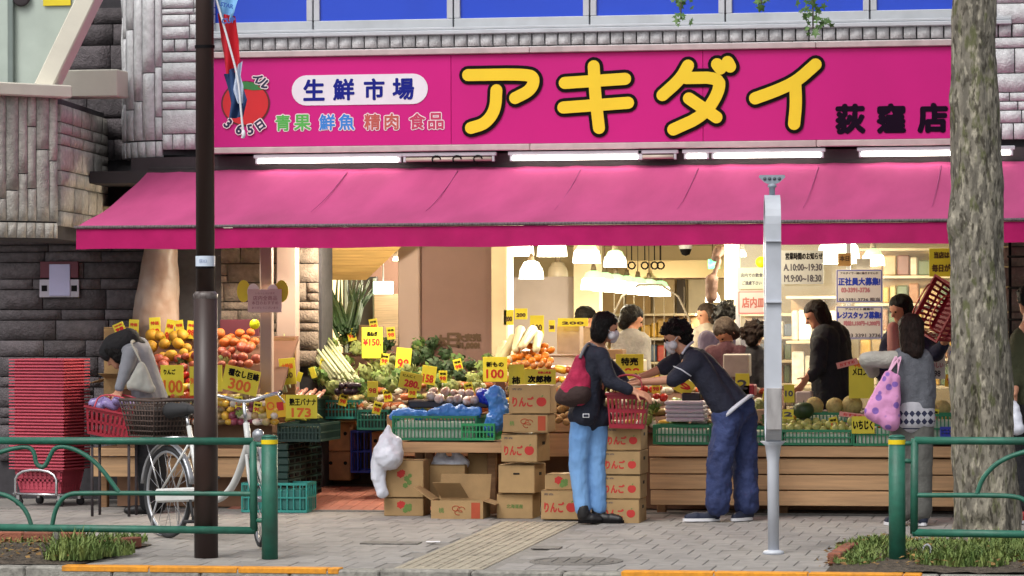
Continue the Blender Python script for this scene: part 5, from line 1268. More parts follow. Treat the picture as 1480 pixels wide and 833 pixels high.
heap('onion', 'brown onion among the roots beside the cream pillar', 'onions by the cream pillar', 716, 800, 528, 556, 2.1, 2.4, 4, 5.5)
q = P(1161, 593, 1.15); obj('kabocha', fruit('kabocha', .085), mat('dark_green_rind', '1f3a18', .5, .3, 12), None, q, 'dark green round squash beside the melons', 'squash').scale = (1, 1, .95)
mb = MB()
for (u0, v0, u1, v1, r) in ((1338, 618, 1352, 608, .012), (425, 610, 458, 604, .02), (424, 606, 455, 600, .02), (428, 613, 460, 609, .02)): pass
def bananas(loc, lab):
    t = thing('banana_bunch', lab, 'bananas', loc, group='bananas on the dark crate stack'); my = mat('banana_skin', 'b9a83a', .5, .15, 8, c2='8fa03a')
    for k in range(5):
        mb = MB(); pts = [V((-.09 + .045 * i, .03 * (k - 2), .03 + .03 * math.sin(i * .78) - abs(k - 2) * .006)) for i in range(5)]; mb.tube(curve(pts, 1), [.006, .016, .018, .019, .019, .019, .018, .014, .006, .004][:len(curve(pts, 1))], 7); mb.build('banana', my, t)
for k, (u, v, Y, lab) in enumerate(((430, 611, 1.2, 'bunch of greenish bananas next to the pole side railing post'), (448, 608, 1.25, 'bunch of greenish bananas under the orange banana card'), (440, 603, 1.45, 'bunch of greenish bananas lying behind two others'))): bananas(P(u, v, Y), lab)

for k, (u0, v0, u1, v1, Y) in enumerate(((505, 470, 545, 500, 3.3), (430, 440, 470, 470, 3.5))):
    c, dd = pxbox(u0, v0, u1, v1, Y, .3); mb = MB(); mb.bbox(c, dd, .01); mb.build('goods_box', mat('goods_brown', '6a5238', .7, .2, 12), label=('brown carton standing behind the tall one hundred fifty card', 'brown carton standing behind the leek sheaves')[k], cat='box')
# leafy goods
M_lf = [mat('leaf_green_' + c, c, .6, .35, 18, .3, 40, rnd=.2) for c in ('4c6a2c', '6f8440', '2c4524', '8f9a5a')]
M_leek = mat('leek_white', 'b9bd98', .55, .12, 10)
def bundle(u0, v0, u1, v1, Y0, Y1, n, lab, mi=0, r=.012, name='leek_bundle', cat='leeks', wm=None):
    a = P(u0, v0, Y0); b = P(u1, v1, Y1); t = thing(name, lab, cat, b); A_, B_ = MB(), MB()
    for k in range(n):
        o = V((random.gauss(0, .035), random.gauss(0, .025), random.gauss(0, .03))); o2 = o + V((random.gauss(0, .03), 0, random.gauss(0, .03))); m_ = a.lerp(b, .45) + o
        A_.tube([a + o2 * 1.4, m_], [.003, r], 5); B_.tube([m_, b + o], [r, r * .9], 6)
    part(A_, 'leaves', M_lf[mi], t)['kind'] = 'stuff'; part(B_, 'stalks', wm or M_leek, t)['kind'] = 'stuff'
bundle(432, 470, 490, 546, 3.0, 2.1, 26, 'sheaf of long leeks leaning against the pink pillar'); bundle(445, 465, 508, 548, 3.1, 2.1, 22, 'second sheaf of leeks beside the first one', 1)
bundle(470, 408, 496, 478, 3.6, 3.2, 26, 'dark leafy stalks standing before the dark window', 2, .014, 'green_stalks', 'greens', M_lf[2]); bundle(520, 412, 505, 478, 3.7, 3.2, 24, 'dark leafy stalks leaning beside the lit sign box', 2, .014, 'green_stalks', 'greens', M_lf[2])
bundle(395, 500, 412, 560, 2.1, 1.8, 8, 'pale stalks leaning at the foot of the pink pillar', 3)
def leafy(u, v, Y, rpx, lab, mi, group=None, name='leafy_greens', cat='greens', n=60):
    q = P(u, v, Y); r = rpx / S(u, Y); t = thing(name, lab, cat, q, group=group); mb = MB()
    for k in range(n):
        d = V((random.gauss(0, 1), random.gauss(0, 1), random.gauss(.3, .8))).normalized(); c = d * r * random.uniform(.3, .95); x = d.cross(V((random.random(), random.random(), random.random()))).normalized(); y = d.cross(x); s_ = r * random.uniform(.3, .55)
        mb.add([c - x * s_ * .5, c + y * s_ * .5 - d * s_ * .1, c + x * s_ + d * s_ * .35, c - y * s_ * .5 + d * s_ * .15], [(0, 1, 2, 3)], True)
    mb.build('leaves', M_lf[mi], t)['kind'] = 'stuff'
    mb = MB(); mb.ball((0, 0, -r * .1), r * .62, 8, 6, .1); mb.build('heart', M_lf[3 if mi != 2 else 2], t)
spots = [(505, 548, 2.2, 15, 3), (528, 540, 2.4, 16, 3), (550, 548, 2.2, 16, 1), (545, 530, 2.7, 15, 3), (565, 556, 2.0, 15, 1), (575, 545, 2.3, 14, 0), (482, 560, 1.9, 14, 3), (470, 548, 2.2, 14, 0), (520, 560, 1.9, 14, 0), (500, 525, 2.7, 13, 1), (456, 540, 2.3, 13, 1), (600, 520, 2.9, 15, 2), (618, 512, 3.1, 15, 2), (612, 540, 2.4, 16, 0), (630, 530, 2.7, 16, 2), (650, 535, 2.6, 14, 2), (640, 550, 2.2, 14, 1), (628, 558, 2.0, 14, 0), (590, 535, 2.6, 13, 3), (665, 545, 2.4, 13, 2), (684, 548, 2.3, 13, 3), (700, 545, 2.4, 12, 1), (655, 560, 1.9, 12, 3), (690, 560, 1.9, 12, 3), (940, 590, 1.4, 14, 0), (935, 606, 1.2, 12, 3), (930, 578, 1.6, 12, 3), (1100, 590, 1.4, 14, 3), (1110, 605, 1.2, 12, 0), (1040, 585, 1.5, 13, 3), (1078, 597, 1.3, 13, 1), (475, 535, 2.5, 12, 3), (590, 552, 2.1, 13, 2), (870, 560, 1.8, 12, 1), (560, 535, 2.6, 12, 3), (535, 572, 1.8, 10, 1), (1330, 605, 1.3, 11, 0), (585, 515, 3.0, 10, 1), (445, 500, 3.0, 13, 0), (462, 488, 3.2, 13, 2), (480, 498, 3.1, 13, 1), (498, 490, 3.3, 13, 0), (515, 505, 3.1, 13, 3), (532, 512, 3.0, 13, 1), (548, 508, 3.1, 12, 0), (560, 498, 3.3, 12, 2), (440, 520, 2.8, 12, 3), (645, 512, 3.1, 13, 2), (662, 522, 2.9, 13, 0), (680, 528, 2.8, 12, 2), (697, 532, 2.7, 12, 1), (706, 520, 3.0, 11, 0), (605, 500, 3.2, 13, 0), (625, 496, 3.25, 12, 2), (536, 488, 3.4, 11, 1), (570, 520, 2.9, 11, 3)]
for (u, v, Y, r, mi) in spots:
    pl = 'on the display before the mauve partition' if 578 < u < 715 else ('on the display beside the pink pillar' if u < 578 else 'behind the jeans shopper and the leaning man' if u < 1200 else 'by the tree')
    leafy(u, v, Y, r, '%s head of leafy greens %s' % (('mid green', 'yellow green', 'dark green', 'pale')[mi], pl), mi, 'leafy heads ' + pl)
# long red packs, roots, eggplants
M_film = mat('shiny_film', 'a83a2c', .2, .35, 25, c2='d8b8a8')
for k in range(9):
    q = P(408 + k * 6.5, 566 + (k % 2) * 3 + k * .6, 2.1); mb = MB(); mb.cap((0, -.03, -.025), (.04, .05, .03), .02, .016, 8); mb.build('snack_pack', M_film, loc=q, label='shiny red wrapped stick pack in the row behind the banana card', cat='pack', group='red stick packs')
M_root = mat('daikon_skin', 'c9bf9c', .5, .1, 8)
for k, (u0, v0, u1, v1) in enumerate(((716, 530, 728, 500), (724, 522, 742, 490), (745, 505, 752, 478), (755, 500, 770, 478), (775, 505, 778, 485), (735, 520, 762, 512))):
    a = P(u0, v0, 2.6); b = P(u1, v1, 3.0); mb = MB(); mb.cap(a, b, .032, .045, 10); mb.build('white_radish', M_root, label='thick white radish leaning by the cream pillar', cat='radish', group='white radishes')
mb_e = MB(); mb_e.cap((0, 0, 0), (.1, 0, .01), .03, .022, 10); mb_e = mb_e.mesh('eggplant')
for k in range(6): q = P(488 + k * 6, 566 - (k % 2) * 8, 1.85); o = obj('eggplant', mb_e, mat('eggplant_skin', '241422', .3, .1), None, q, 'dark eggplant piled under the leafy heads', 'eggplant', 'eggplants', rz=random.uniform(0, 3))
# blue cloth and trays over the bench crates
M_bl = mat('blue_vinyl_cloth', '4788d8', .45, .12, 6, .2, 14)
def drape(pts, Y, r, lab, m=M_bl, name='blue_cloth', cat='cloth'):
    mb = MB()
    for a, b in zip(pts, pts[1:]): mb.cap(P(a[0], a[1], Y + .1), P(b[0], b[1], Y + .1), r, r); mb.cap(P(a[0], a[1], Y + .28), P(b[0], b[1], Y + .28), r, r)
    obj(name, smoothed(mb, name, .009, 1, .07, .06), m, label=lab, cat=cat)
drape([(572, 600), (590, 597), (612, 599)], .78, .035, 'folded blue vinyl cloth at the garlic end of the green crate'); drape([(628, 597), (650, 592), (690, 596)], .8, .04, 'long blue vinyl cloth spread over the green crate')
drape([(716, 572), (722, 600), (712, 618)], .74, .07, 'blue vinyl bag bulging beside the top apple box', name='blue_bag', cat='bag'); drape([(700, 572), (708, 578)], .9, .05, 'small bright blue bundle behind the blue bag', mat('cobalt_vinyl', '2238b8', .4, .1), 'blue_bundle', 'bundle')
c, dd = pxbox(590, 579, 706, 590, 1.0, .35); mb = MB(); mb.bbox(c, dd, .01); mb.build('dark_tray', mat('black_tray', '1d1a26', .4, .1), label='long black tray above the blue cloth', cat='tray')
# white foam packs
for k in range(5):
    c, dd = pxbox(962 - k * .5, 604 - k * 6, 1018 - k * .3, 609.5 - k * 6, 1.0 + .01 * (k % 2), .3); mb = MB(); mb.bbox(c, dd, .01); mb.build('foam_tray', mat('white_foam', 'c9c3cf', .5, .06, rnd=.05), label='white foam tray in the flat stack beside the leaning man', cat='tray', group='stacked foam trays')
c, dd = pxbox(985, 568, 1012, 580, 1.15, .2); mb = MB(); mb.bbox(c, dd, .01); mb.build('dark_tray', mat('black_tray'), label='small black tray on top of the white foam trays', cat='tray')
for (u0, v0, u1, v1, Y, cc, lab) in ((1045, 512, 1082, 545, 1.9, 'a9a39a', 'grey upright box behind the leaning man'), (1062, 556, 1090, 573, 1.5, '8f2234', 'crimson box at the back of the leaning man'), (1092, 592, 1106, 612, 1.2, 'a08468', 'tan carton beside the bus stop frame'), (1150, 566, 1172, 600, 1.6, 'c2b3ae', 'white printed carton in front of the parka shopper'),
        (868, 505, 900, 520, 2.6, '7a5c40', 'brown box held behind the navy jacket shopper'), (885, 520, 930, 545, 2.3, 'b8ad98', 'pale box with wrapped goods between the jeans shopper and leaning man'), (805, 468, 838, 560, 3.4, 'a08a7c', 'upright grey brown box beside the persimmons'), (1000, 540, 1040, 560, 1.7, 'b59a86', 'flat tan box under the leaning man')):
    c, dd = pxbox(u0, v0, u1, v1, Y, .2); mb = MB(); mb.bbox(c, dd, .008); mb.build('goods_box', mat('goods_' + cc, cc, .6, .12, 12), label=lab, cat='box')
# small bagged goods to fill displays
FILL = [mat('bagged_' + c, c, .3, .4, 22, rnd=.25) for c in ('a89a6a', '8f7a50', 'b0603a', '5f7a3a', 'cfc8bc', 'b04a2a', 'c9a23a', '7a3a4a')]
fm = MB(); fm.cap((-.03, 0, 0), (.03, 0, .01), .035, .03, 8); fm = fm.mesh('wrapped_pack')
def packs(lab, group, u0, u1, v0, v1, Y0, Y1, rows, step, ms):
    for j in range(rows):
        t = j / max(1, rows - 1)
        u = u0 + (j % 2) * step * .5
        while u < u1:
            o = obj('wrapped_pack', fm.copy() if False else fm, None, None, P(u + random.uniform(-3, 3), v1 + (v0 - v1) * t, Y0 + (Y1 - Y0) * t), lab, 'pack', group, rz=random.uniform(0, 3))
            o.rotation_euler.x = random.uniform(-.4, .4); o.material_slots; u += step
            o.scale = (1, 1, random.uniform(.7, 1.1)); PK.append((o, random.choice(ms)))
PK = []
packs('wrapped pack of produce on the grapefruit stand behind the handlebar', 'packs on the grapefruit stand', 300, 400, 575, 610, 1.08, 1.15, 5, 11, (0, 1, 4, 7, 4, 6))
packs('wrapped pack of produce behind the rear basket of the bicycle', 'packs behind the bicycle basket', 200, 290, 560, 610, 1.08, 1.25, 5, 11, (1, 2, 5, 4, 6))
packs('wrapped pack of produce on the display behind the jeans shopper and the leaning man', 'packs behind the jeans shopper and leaning man', 885, 1125, 566, 612, 1.28, 2.0, 4, 15, (0, 3, 4, 1, 5, 6, 4))
packs('wrapped pack of produce at the front of the vegetable display', 'packs on the vegetable display', 440, 575, 566, 588, 2.35, 2.6, 3, 12, (0, 3, 4, 1, 2))
packs('wrapped pack of produce before the mauve partition', 'packs before the mauve partition', 585, 712, 558, 590, 1.75, 2.1, 3, 12, (0, 4, 3, 2))
packs('wrapped pack of produce by the cream pillar', 'packs by the cream pillar', 720, 850, 535, 580, 2.0, 2.5, 4, 12, (0, 5, 1, 2, 6, 4))
packs('wrapped pack of produce by the window display', 'packs by the window display', 1135, 1500, 598, 618, 1.2, 1.7, 3, 15, (0, 3, 4, 6))
for o, k in PK:
    if k not in FM: me = fm.copy(); me.materials.append(FILL[k]); FM[k] = me
    o.data = FM[k]

for (u, v, Y, r, mi) in ((212, 540, 1.3, 11, 1), (262, 522, 1.5, 9, 0), (325, 520, 1.5, 9, 3), (360, 548, 1.2, 10, 1), (300, 575, 1.15, 12, 3), (395, 588, 1.12, 11, 0), (232, 590, 1.15, 12, 3), (275, 592, 1.12, 12, 0), (350, 600, 1.08, 11, 1)):
    leafy(u, v, Y, r, '%s leafy bunch tucked between the fruit behind the bicycle' % ('mid green', 'yellow green', 'dark green', 'pale')[mi], mi, 'leafy bunches on the grapefruit stand')
# price cards
def card(u0, v0, u1, v1, Y, lab, lines=(), roll=0., m=None, group='yellow price cards'):
    return notice('price_card', u0, v0, u1, v1, Y, m or M_card, lab, lines, 'price card', None, group, roll)
B_, O_ = M_black, mat('orange_ink', 'd8661a', .6, .08)
num = lambda s_, mm=M_red, y=.68, h=.4, w=.7: (s_, .5, y, w, h, mm, .003)
card(232, 528, 265, 572, 1.15, 'yellow card with orange zeros beside the white shoulder bag', [('100', .55, .7, .8, .4, O_, .004), ('りんご', .4, .22, .5, .16, B_, .002)])
card(274, 530, 284, 572, 1.14, 'narrow yellow card at the edge of the brown pole', [('98', .5, .5, .7, .2, O_, .002)])
card(322, 532, 374, 568, 1.1, 'tilted yellow card for seedless grapes behind the handlebar', [('種なし巨峰', .55, .25, .85, .28, B_, .003), ('300', .5, .7, .6, .42, O_, .004)], .22)
card(313, 528, 321, 566, 1.12, 'narrow yellow card between pole and grape card', [])
card(384, 572, 413, 604, 1.06, 'orange yellow card with red seal beside the banana card', [('○', .25, .45, .35, .35, O_, .003), ('■', .72, .5, .3, .35, M_red, .003)], -.1, mat('deep_yellow_card', 'd6a818', .55, .1))
card(413, 571, 458, 605, 1.05, 'yellow banana card with orange price', [('熟王バナナ', .55, .3, .85, .3, B_, .002), ('173', .5, .75, .6, .36, O_, .004)])
for (u0, v0, u1, v1, rl, pl) in ((164, 467, 180, 481, -.4, 'leaning over the cardboard beside the bent woman'), (186, 462, 200, 492, .05, 'standing above the bent woman'), (216, 459, 232, 492, -.05, 'standing tallest over the grapefruit'), (238, 462, 250, 500, .2, 'leaning among the grapefruit'), (254, 463, 266, 492, -.15, 'tilted beside the leaning one over the grapefruit'), (270, 464, 283, 490, .1, 'standing next to the brown pole over the grapefruit')):
    card(u0, v0, u1, v1, 1.95, 'small yellow card ' + pl, [('特価', .5, .25, .7, .16, M_red, .001), ('98', .5, .65, .7, .3, M_red, .003)], rl)
card(440, 443, 463, 470, 3.0, 'yellow card over the leek sheaves', [num('11', M_brown)]); card(523, 473, 553, 518, 2.6, 'tall yellow card priced one hundred fifty', [('長ねぎ', .5, .22, .5, .14, B_, .003), ('¥150.', .5, .48, .85, .22, M_red, .003)])
card(572, 503, 594, 537, 2.6, 'yellow card next to the tall one hundred fifty card', [num('98')], .1); card(404, 518, 427, 556, 1.7, 'yellow card at the foot of the pink pillar', [('大特価', .5, .3, .7, .2, O_, .002), ('130', .5, .65, .6, .2, M_brown, .002)], -.08)
card(429, 538, 436, 552, 1.75, 'tiny yellow tag beside the pink pillar card', [], .3); card(448, 531, 456, 547, 2.0, 'tiny yellow tag among the leek ends', [], -.3)
card(577, 539, 610, 563, 1.6, 'tilted yellow card priced two hundred eighty', [('にんにく', .4, .22, .55, .16, B_, .001), ('280.', .58, .66, .65, .4, M_red, .004)], .2); card(609, 529, 630, 556, 1.9, 'yellow card next to the tilted two hundred eighty card', [num('158')], .15)
card(531, 551, 546, 574, 1.55, 'small card in the middle of the vegetable display', [('98', .5, .6, .7, .3, M_red, .002)]); card(698, 516, 733, 552, 2.0, 'yellow card with black heading between greens and persimmon card', [('新もの', .5, .3, .7, .2, B_, .002), num('100', y=.68, h=.34)])
card(735, 527, 757, 566, 1.2, 'upright yellow card behind the top apple box', [('柿', .5, .6, .5, .3, B_, .003)]); card(757, 534, 803, 568, 1.1, 'persimmon card standing behind the top apple box', [('和歌山県産', .65, .14, .4, .1, M_red, .001), ('次郎柿', .5, .42, .72, .28, B_, .004), ('380', .5, .85, .7, .28, M_brown, .004)])
card(716, 552, 730, 566, 1.3, 'small brown card beside the top apple box', [], 0, mat('brown_card', '7a4a24', .6, .2))
for (u0, v0, u1, v1, pl) in ((728, 448, 742, 470, 'beside the cream pillar over the radishes'), (744, 446, 762, 462, 'hung over the radishes'), (766, 456, 786, 486, 'with brown writing over the persimmons'), (793, 463, 802, 480, 'narrow, at the end of the persimmon row'), (806, 460, 850, 472, 'wide, above the backpack')):
    card(u0, v0, u1, v1, 3.3, 'yellow card ' + pl, [num('200', M_brown, .6, .3)])
card(890, 512, 930, 548, 1.9, 'yellow card between the jeans shopper and the leaning man', [('特売', .5, .3, .6, .3, B_, .003), num('198', y=.72, h=.3)]); card(888, 536, 945, 552, 1.7, 'wide yellow strip card over the outstretched arms', [('98', .6, .5, .2, .5, M_brown, .002)])
card(977, 548, 1002, 570, 1.2, 'tilted yellow card under the chest of the leaning man', [num('9', y=.5)], .5); card(1063, 540, 1083, 572, 1.5, 'yellow card at the waist of the leaning man', [num('2', M_gray, .5)]); card(1133, 556, 1148, 582, 1.1, 'yellow card beside the bus stop frame above the squash', [num('10', M_gray, .5, .3)])
card(1131, 592, 1147, 606, .92, 'yellow card low beside the dark squash', [num('2', M_gray, .5)]); card(1227, 521, 1263, 576, 1.2, 'tall yellow card behind the pink tote bag', [('メロン', .45, .3, .6, .18, B_, .002), ('特売', .5, .12, .6, .12, O_, .002)])
card(1209, 521, 1240, 530, 1.18, 'pink strip sign crossing the tall yellow card', [('おすすめ', .5, .5, .7, .5, M_red, .001)], -.25, mat('pink_strip', 'cf8a80', .6, .1)); card(1213, 597, 1252, 604, .84, 'pink strip sign under the melons', [('おすすめ', .5, .5, .7, .5, M_red, .001)], .12, mat('pink_strip'))
card(1231, 602, 1264, 627, .82, 'yellow card with bold black writing under the tote bag', [('いちじく', .5, .5, .85, .5, B_, .003)]); card(1366, 542, 1386, 560, 1.9, 'orange yellow card by the tree trunk', [num('98', M_red, .5)], .1, mat('deep_yellow_card'))
for lab, sp in (('small yellow price tag stuck among the leafy heads', ((468, 528, 2.3), (486, 515, 2.5), (512, 556, 2.2), (556, 520, 2.6), (496, 578, 2.2), (545, 590, 2.15), (560, 572, 2.2))), ('small yellow price tag high among the greens below the dark window', ((452, 498, 2.9), (474, 482, 3.1), (508, 484, 3.2), (540, 470, 3.3), (488, 470, 3.3), (565, 482, 3.2))), ('small yellow price tag before the mauve partition', ((640, 545, 2.0), (662, 528, 2.4), (678, 562, 1.8), (596, 566, 1.7))), ('small yellow price tag on the stand behind the bicycle', ((300, 545, 1.1), (306, 590, 1.08), (345, 582, 1.08), (372, 590, 1.07), (222, 545, 1.2))), ('small yellow price tag among the packs behind the jeans shopper and the leaning man', ((948, 560, 1.4), (1018, 575, 1.3), (1108, 575, 1.4), (900, 560, 1.6), (1050, 572, 1.4))), ('small yellow price tag along the window display', ((1205, 612, 1.0), (1350, 600, 1.1), (1385, 585, 1.4), (1470, 600, 1.1)))):
    for (u, v, Y) in sp: card(u - 6, v - 9, u + 6, v + 9, Y, lab, [('98', .5, .62, .7, .3, M_red, .002), ('特価', .5, .25, .7, .18, B_, .001)], random.uniform(-.25, .25), group=lab)
# post with butterfly shaped sign
c, dd = pxbox(376, 340, 392, 640, 1.3, .08); t = thing('wooden_post', 'pale wooden post beside the fruit stand carrying a butterfly shaped sign', 'post', (c.x, 1.34, .03)); mb = MB(); mb.bbox((0, 0, 1.15), (dd.x, .08, 2.24), .006); mb.build('shaft', M_pinkp, t)
bt = thing('butterfly_sign', 'butterfly shaped paper sign with yellow wings on the wooden post', 'sign', P(382, 430, 1.25))
for (cx, cy, rx, ry, mm) in ((352, 421, 10, 16, M_card), (407, 421, 10, 16, M_card), (366, 422, 9, 12, M_paper), (394, 424, 9, 13, M_paper)):
    mb = MB(); q = P(cx, cy, 1.25 - (.004 if mm is M_paper else 0)); s = S(cx, 1.25); n = 20; mb.add([q + V((rx / s * math.cos(i * 6.283 / n), 0, ry / s * math.sin(i * 6.283 / n))) for i in range(n)] + [q + V((rx / s * math.cos(i * 6.283 / n), .004, ry / s * math.sin(i * 6.283 / n))) for i in range(n)], [tuple(range(n)), tuple(range(n, 2 * n))[::-1]] + [(i, n + i, n + (i + 1) % n, (i + 1) % n) for i in range(n)]); part(mb, 'wing', mm, bt)
pbox(358, 418, 407, 452, 1.238, .005, 'panel', mat('pale_pink_paper', 'cbb4b4', .6, .04), bt)
for s_, v, wd in (('いらっしゃいませ', 424, .16), ('店内全商品', 431, .2), ('本日のおすすめ', 438, .22), ('ありがとうございます', 445, .22)): q = P(383, v, 1.235); text(s_, (q.x, 1.236, q.z), mat('mauve_ink', '8a4a5a', .6, .1), bt, width=wd)
q = P(368, 469, 1.6); mb = MB(); mb.lathe([(0, .004), (.042, .004), (.042, -.004), (0, -.004)], n=18, M=Matrix.Rotation(R_(90), 3, 'X')); mb.build('round_tag', mat('fluo_yellow'), loc=q, label='round fluorescent tag on the pole clip over the oranges', cat='tag')
# left end boxes and the box wagon frame inside
carton(150, 473, 186, 560, 2.0, .3, '', 'tall carton beside the bent woman', group='cartons by the bent woman')
carton(150, 545, 205, 600, 1.45, .3, '', 'open carton beside the bent woman', 0, [((-.15, -.15, .3), (-.15, .15, .3), (-.13, -.03, -.04), 0), ((-.15, -.15, .3), (.15, -.15, .3), (-.02, -.13, .04), 0)], group='cartons by the bent woman')
M_cage = mat('cage_wire', '8f8474', .5, .1)
cw = thing('cage_trolley', 'tall wire cage trolley standing deep inside the shop', 'trolley', P(940, 560, 8.0)); cw.location.z = .03
z_ = P(940, 412, 8.0).z; mb = MB(); mb.tube(curve([V((-.45, 0, 0)), V((-.45, 0, z_ - .03)), V((.45, 0, z_ - .03)), V((.45, 0, 0))], 2), .011, 8); mb.build('hoop', M_cage, cw)
for k in range(8): mb = MB(); mb.cyl((-.36 + k * .1, .0, .2), (-.36 + k * .1, 0, z_ - .05), .004, n=6); mb.build('upright_bar', M_cage, cw)
for zz_ in (.2, .8, 1.3): mb = MB(); mb.cyl((-.43, 0, zz_), (.43, 0, zz_), .008, n=6); mb.build('cross_bar', M_cage, cw)
# hanging dark letters from the ceiling and dark cap by the till
for ch, u in zip('つつのに', (917, 930, 942, 958)): pass
for k, u in enumerate((913, 932, 946, 955)):
    q = P(u, 384, 7.0); t = thing('hanging_hook', 'dark ring hook hanging from the ceiling rail beside the lamp row', 'hook', q, group='ring hooks on the ceiling rail'); mb = MB(); mb.tube([(.034 * math.cos(i * .7), 0, .034 * math.sin(i * .7)) for i in range(9)], .009, 6, closed=True); mb.cyl((0, 0, .05), (0, 0, 2.34 - q.z), .006, n=6); mb.build('ring', M_black, t)
# ------------------------------------------------------------------ people
M_skin = mat('skin', 'b98468', .55, .08, 10, rnd=.06); M_hair = mat('black_hair', '0d0a0a', .6, .5, 70, .8, 110, stretch=(1, 1, .2), spec=.2); M_hairb = mat('brown_hair', '1e120e', .6, .5, 70, .8, 110, stretch=(1, 1, .2), spec=.2); M_hairg = mat('grey_hair', '3a302a', .7, .3, 60, .5, 90, spec=.2)
def clothm(n, c='15151a', var=.15, **k): return mat(n, c, .85, var, 9, .35, 45, **k)
def J(j): return P(*j) if not isinstance(j, Vector) else j
def hand(mb, w, d, nrm, curl=.5, s=1.):
    d = V(d).normalized(); nrm = (V(nrm) - d * V(nrm).dot(d)).normalized(); x = d.cross(nrm)
    for k in (-1, 0, 1): mb.cap(w + x * .02 * k * s, w + d * .075 * s + x * .023 * k * s, .015 * s, .014 * s, 8)
    for i, (k, L) in enumerate(((-.033, .062), (-.011, .072), (.011, .068), (.033, .052))):
        p = w + d * .08 * s + x * k * s; dd = d.copy()
        for q in range(3):
            dd = (dd + nrm * curl * (.35 + .25 * q)).normalized(); e = p + dd * L * .42 * s; mb.cap(p, e, .0088 * s, .0078 * s, 7); p = e
    p = w + d * .025 * s - x * .026 * s; dd = (d * .6 - x * .9 + nrm * .2).normalized()
    for q in range(2): e = p + dd * .036 * s; mb.cap(p, e, .0105 * s, .009 * s, 7); p = e; dd = (dd + d * .6 + nrm * curl * .6).normalized()
def head(mb, c, f, up, s=1.):
    f = f.normalized(); x = f.cross(up).normalized(); up = x.cross(f)
    mb.cap(c - f * .022 * s + up * .03 * s, c + f * .02 * s + up * .032 * s, .078 * s, .075 * s, 16)
    mb.cap(c + up * .02 * s + f * .02 * s, c - up * .06 * s + f * .045 * s, .068 * s, .042 * s, 14)
    mb.cap(c + f * .055 * s - up * .07 * s, c + f * .06 * s - up * .075 * s, .028 * s, .026 * s, 10)
    mb.cap(c + f * .088 * s + up * .012 * s, c + f * .103 * s - up * .022 * s, .009 * s, .014 * s, 8)
    for k in (-1, 1): mb.cap(c + x * .074 * k * s + up * .01 * s, c + x * .078 * k * s - up * .025 * s - f * .004 * s, .014 * s, .011 * s, 8); mb.cap(c + f * .08 * s + x * .03 * k * s + up * .025 * s, c + f * .075 * s + x * .045 * k * s + up * .022 * s, .01 * s, .01 * s, 8)
def hair(c, f, up, style, s=1., seed=1):
    rnd = random.Random(seed); f = f.normalized(); x = f.cross(up).normalized(); up = x.cross(f); mb = MB(); n = 420 if style == 'messy' else 340
    for k in range(n):
        d = V((rnd.gauss(0, 1), rnd.gauss(0, 1), rnd.gauss(0, 1))).normalized(); df, du = d.dot(f), d.dot(up)
        low = {'short': -.45, 'messy': -.35, 'bob': -.9, 'long': -.9, 'grey': -.5}[style]
        if df > .25 and du < .42 - (.1 if style == 'messy' else 0): continue
        if df > -.1 and du < -.25 and style not in ('bob', 'long'): continue
        if df > .15 and du < -.1: continue
        if du < (low if df > -.3 else min(low, -.75)): continue
        p = c + up * .028 * s + V(d) * (.072 * s) + f * (-.006) * s
        r = rnd.uniform(.022, .034) * s
        if style == 'messy': q = p + d * rnd.uniform(.02, .045) * s + V((rnd.gauss(0, .012), rnd.gauss(0, .012), rnd.gauss(0, .012))) ; mb.cap(p, q, r, r * .35, 7)
        elif style in ('bob', 'long') and du < .1: mb.cap(p, p - up * (.07 if style == 'bob' else .17) * s * (1 if df < .2 else .6) - f * .005, r, r * .8, 7)
        else: mb.cap(p, p - up * .02 * s, r, r * .8, 7)
    mb.cap(c + up * .042 * s - f * .026 * s, c + up * .05 * s + f * .012 * s, .085 * s, .078 * s)
    mb.cap(c + up * .03 * s - f * .03 * s, c - up * (.045 if style in ('short', 'messy') else .06) * s - f * .042 * s, .082 * s, .062 * s)
    if style == 'long': mb.cap(c - f * .05 * s, c - up * .17 * s - f * .06 * s, .075 * s, .06 * s)
    return mb
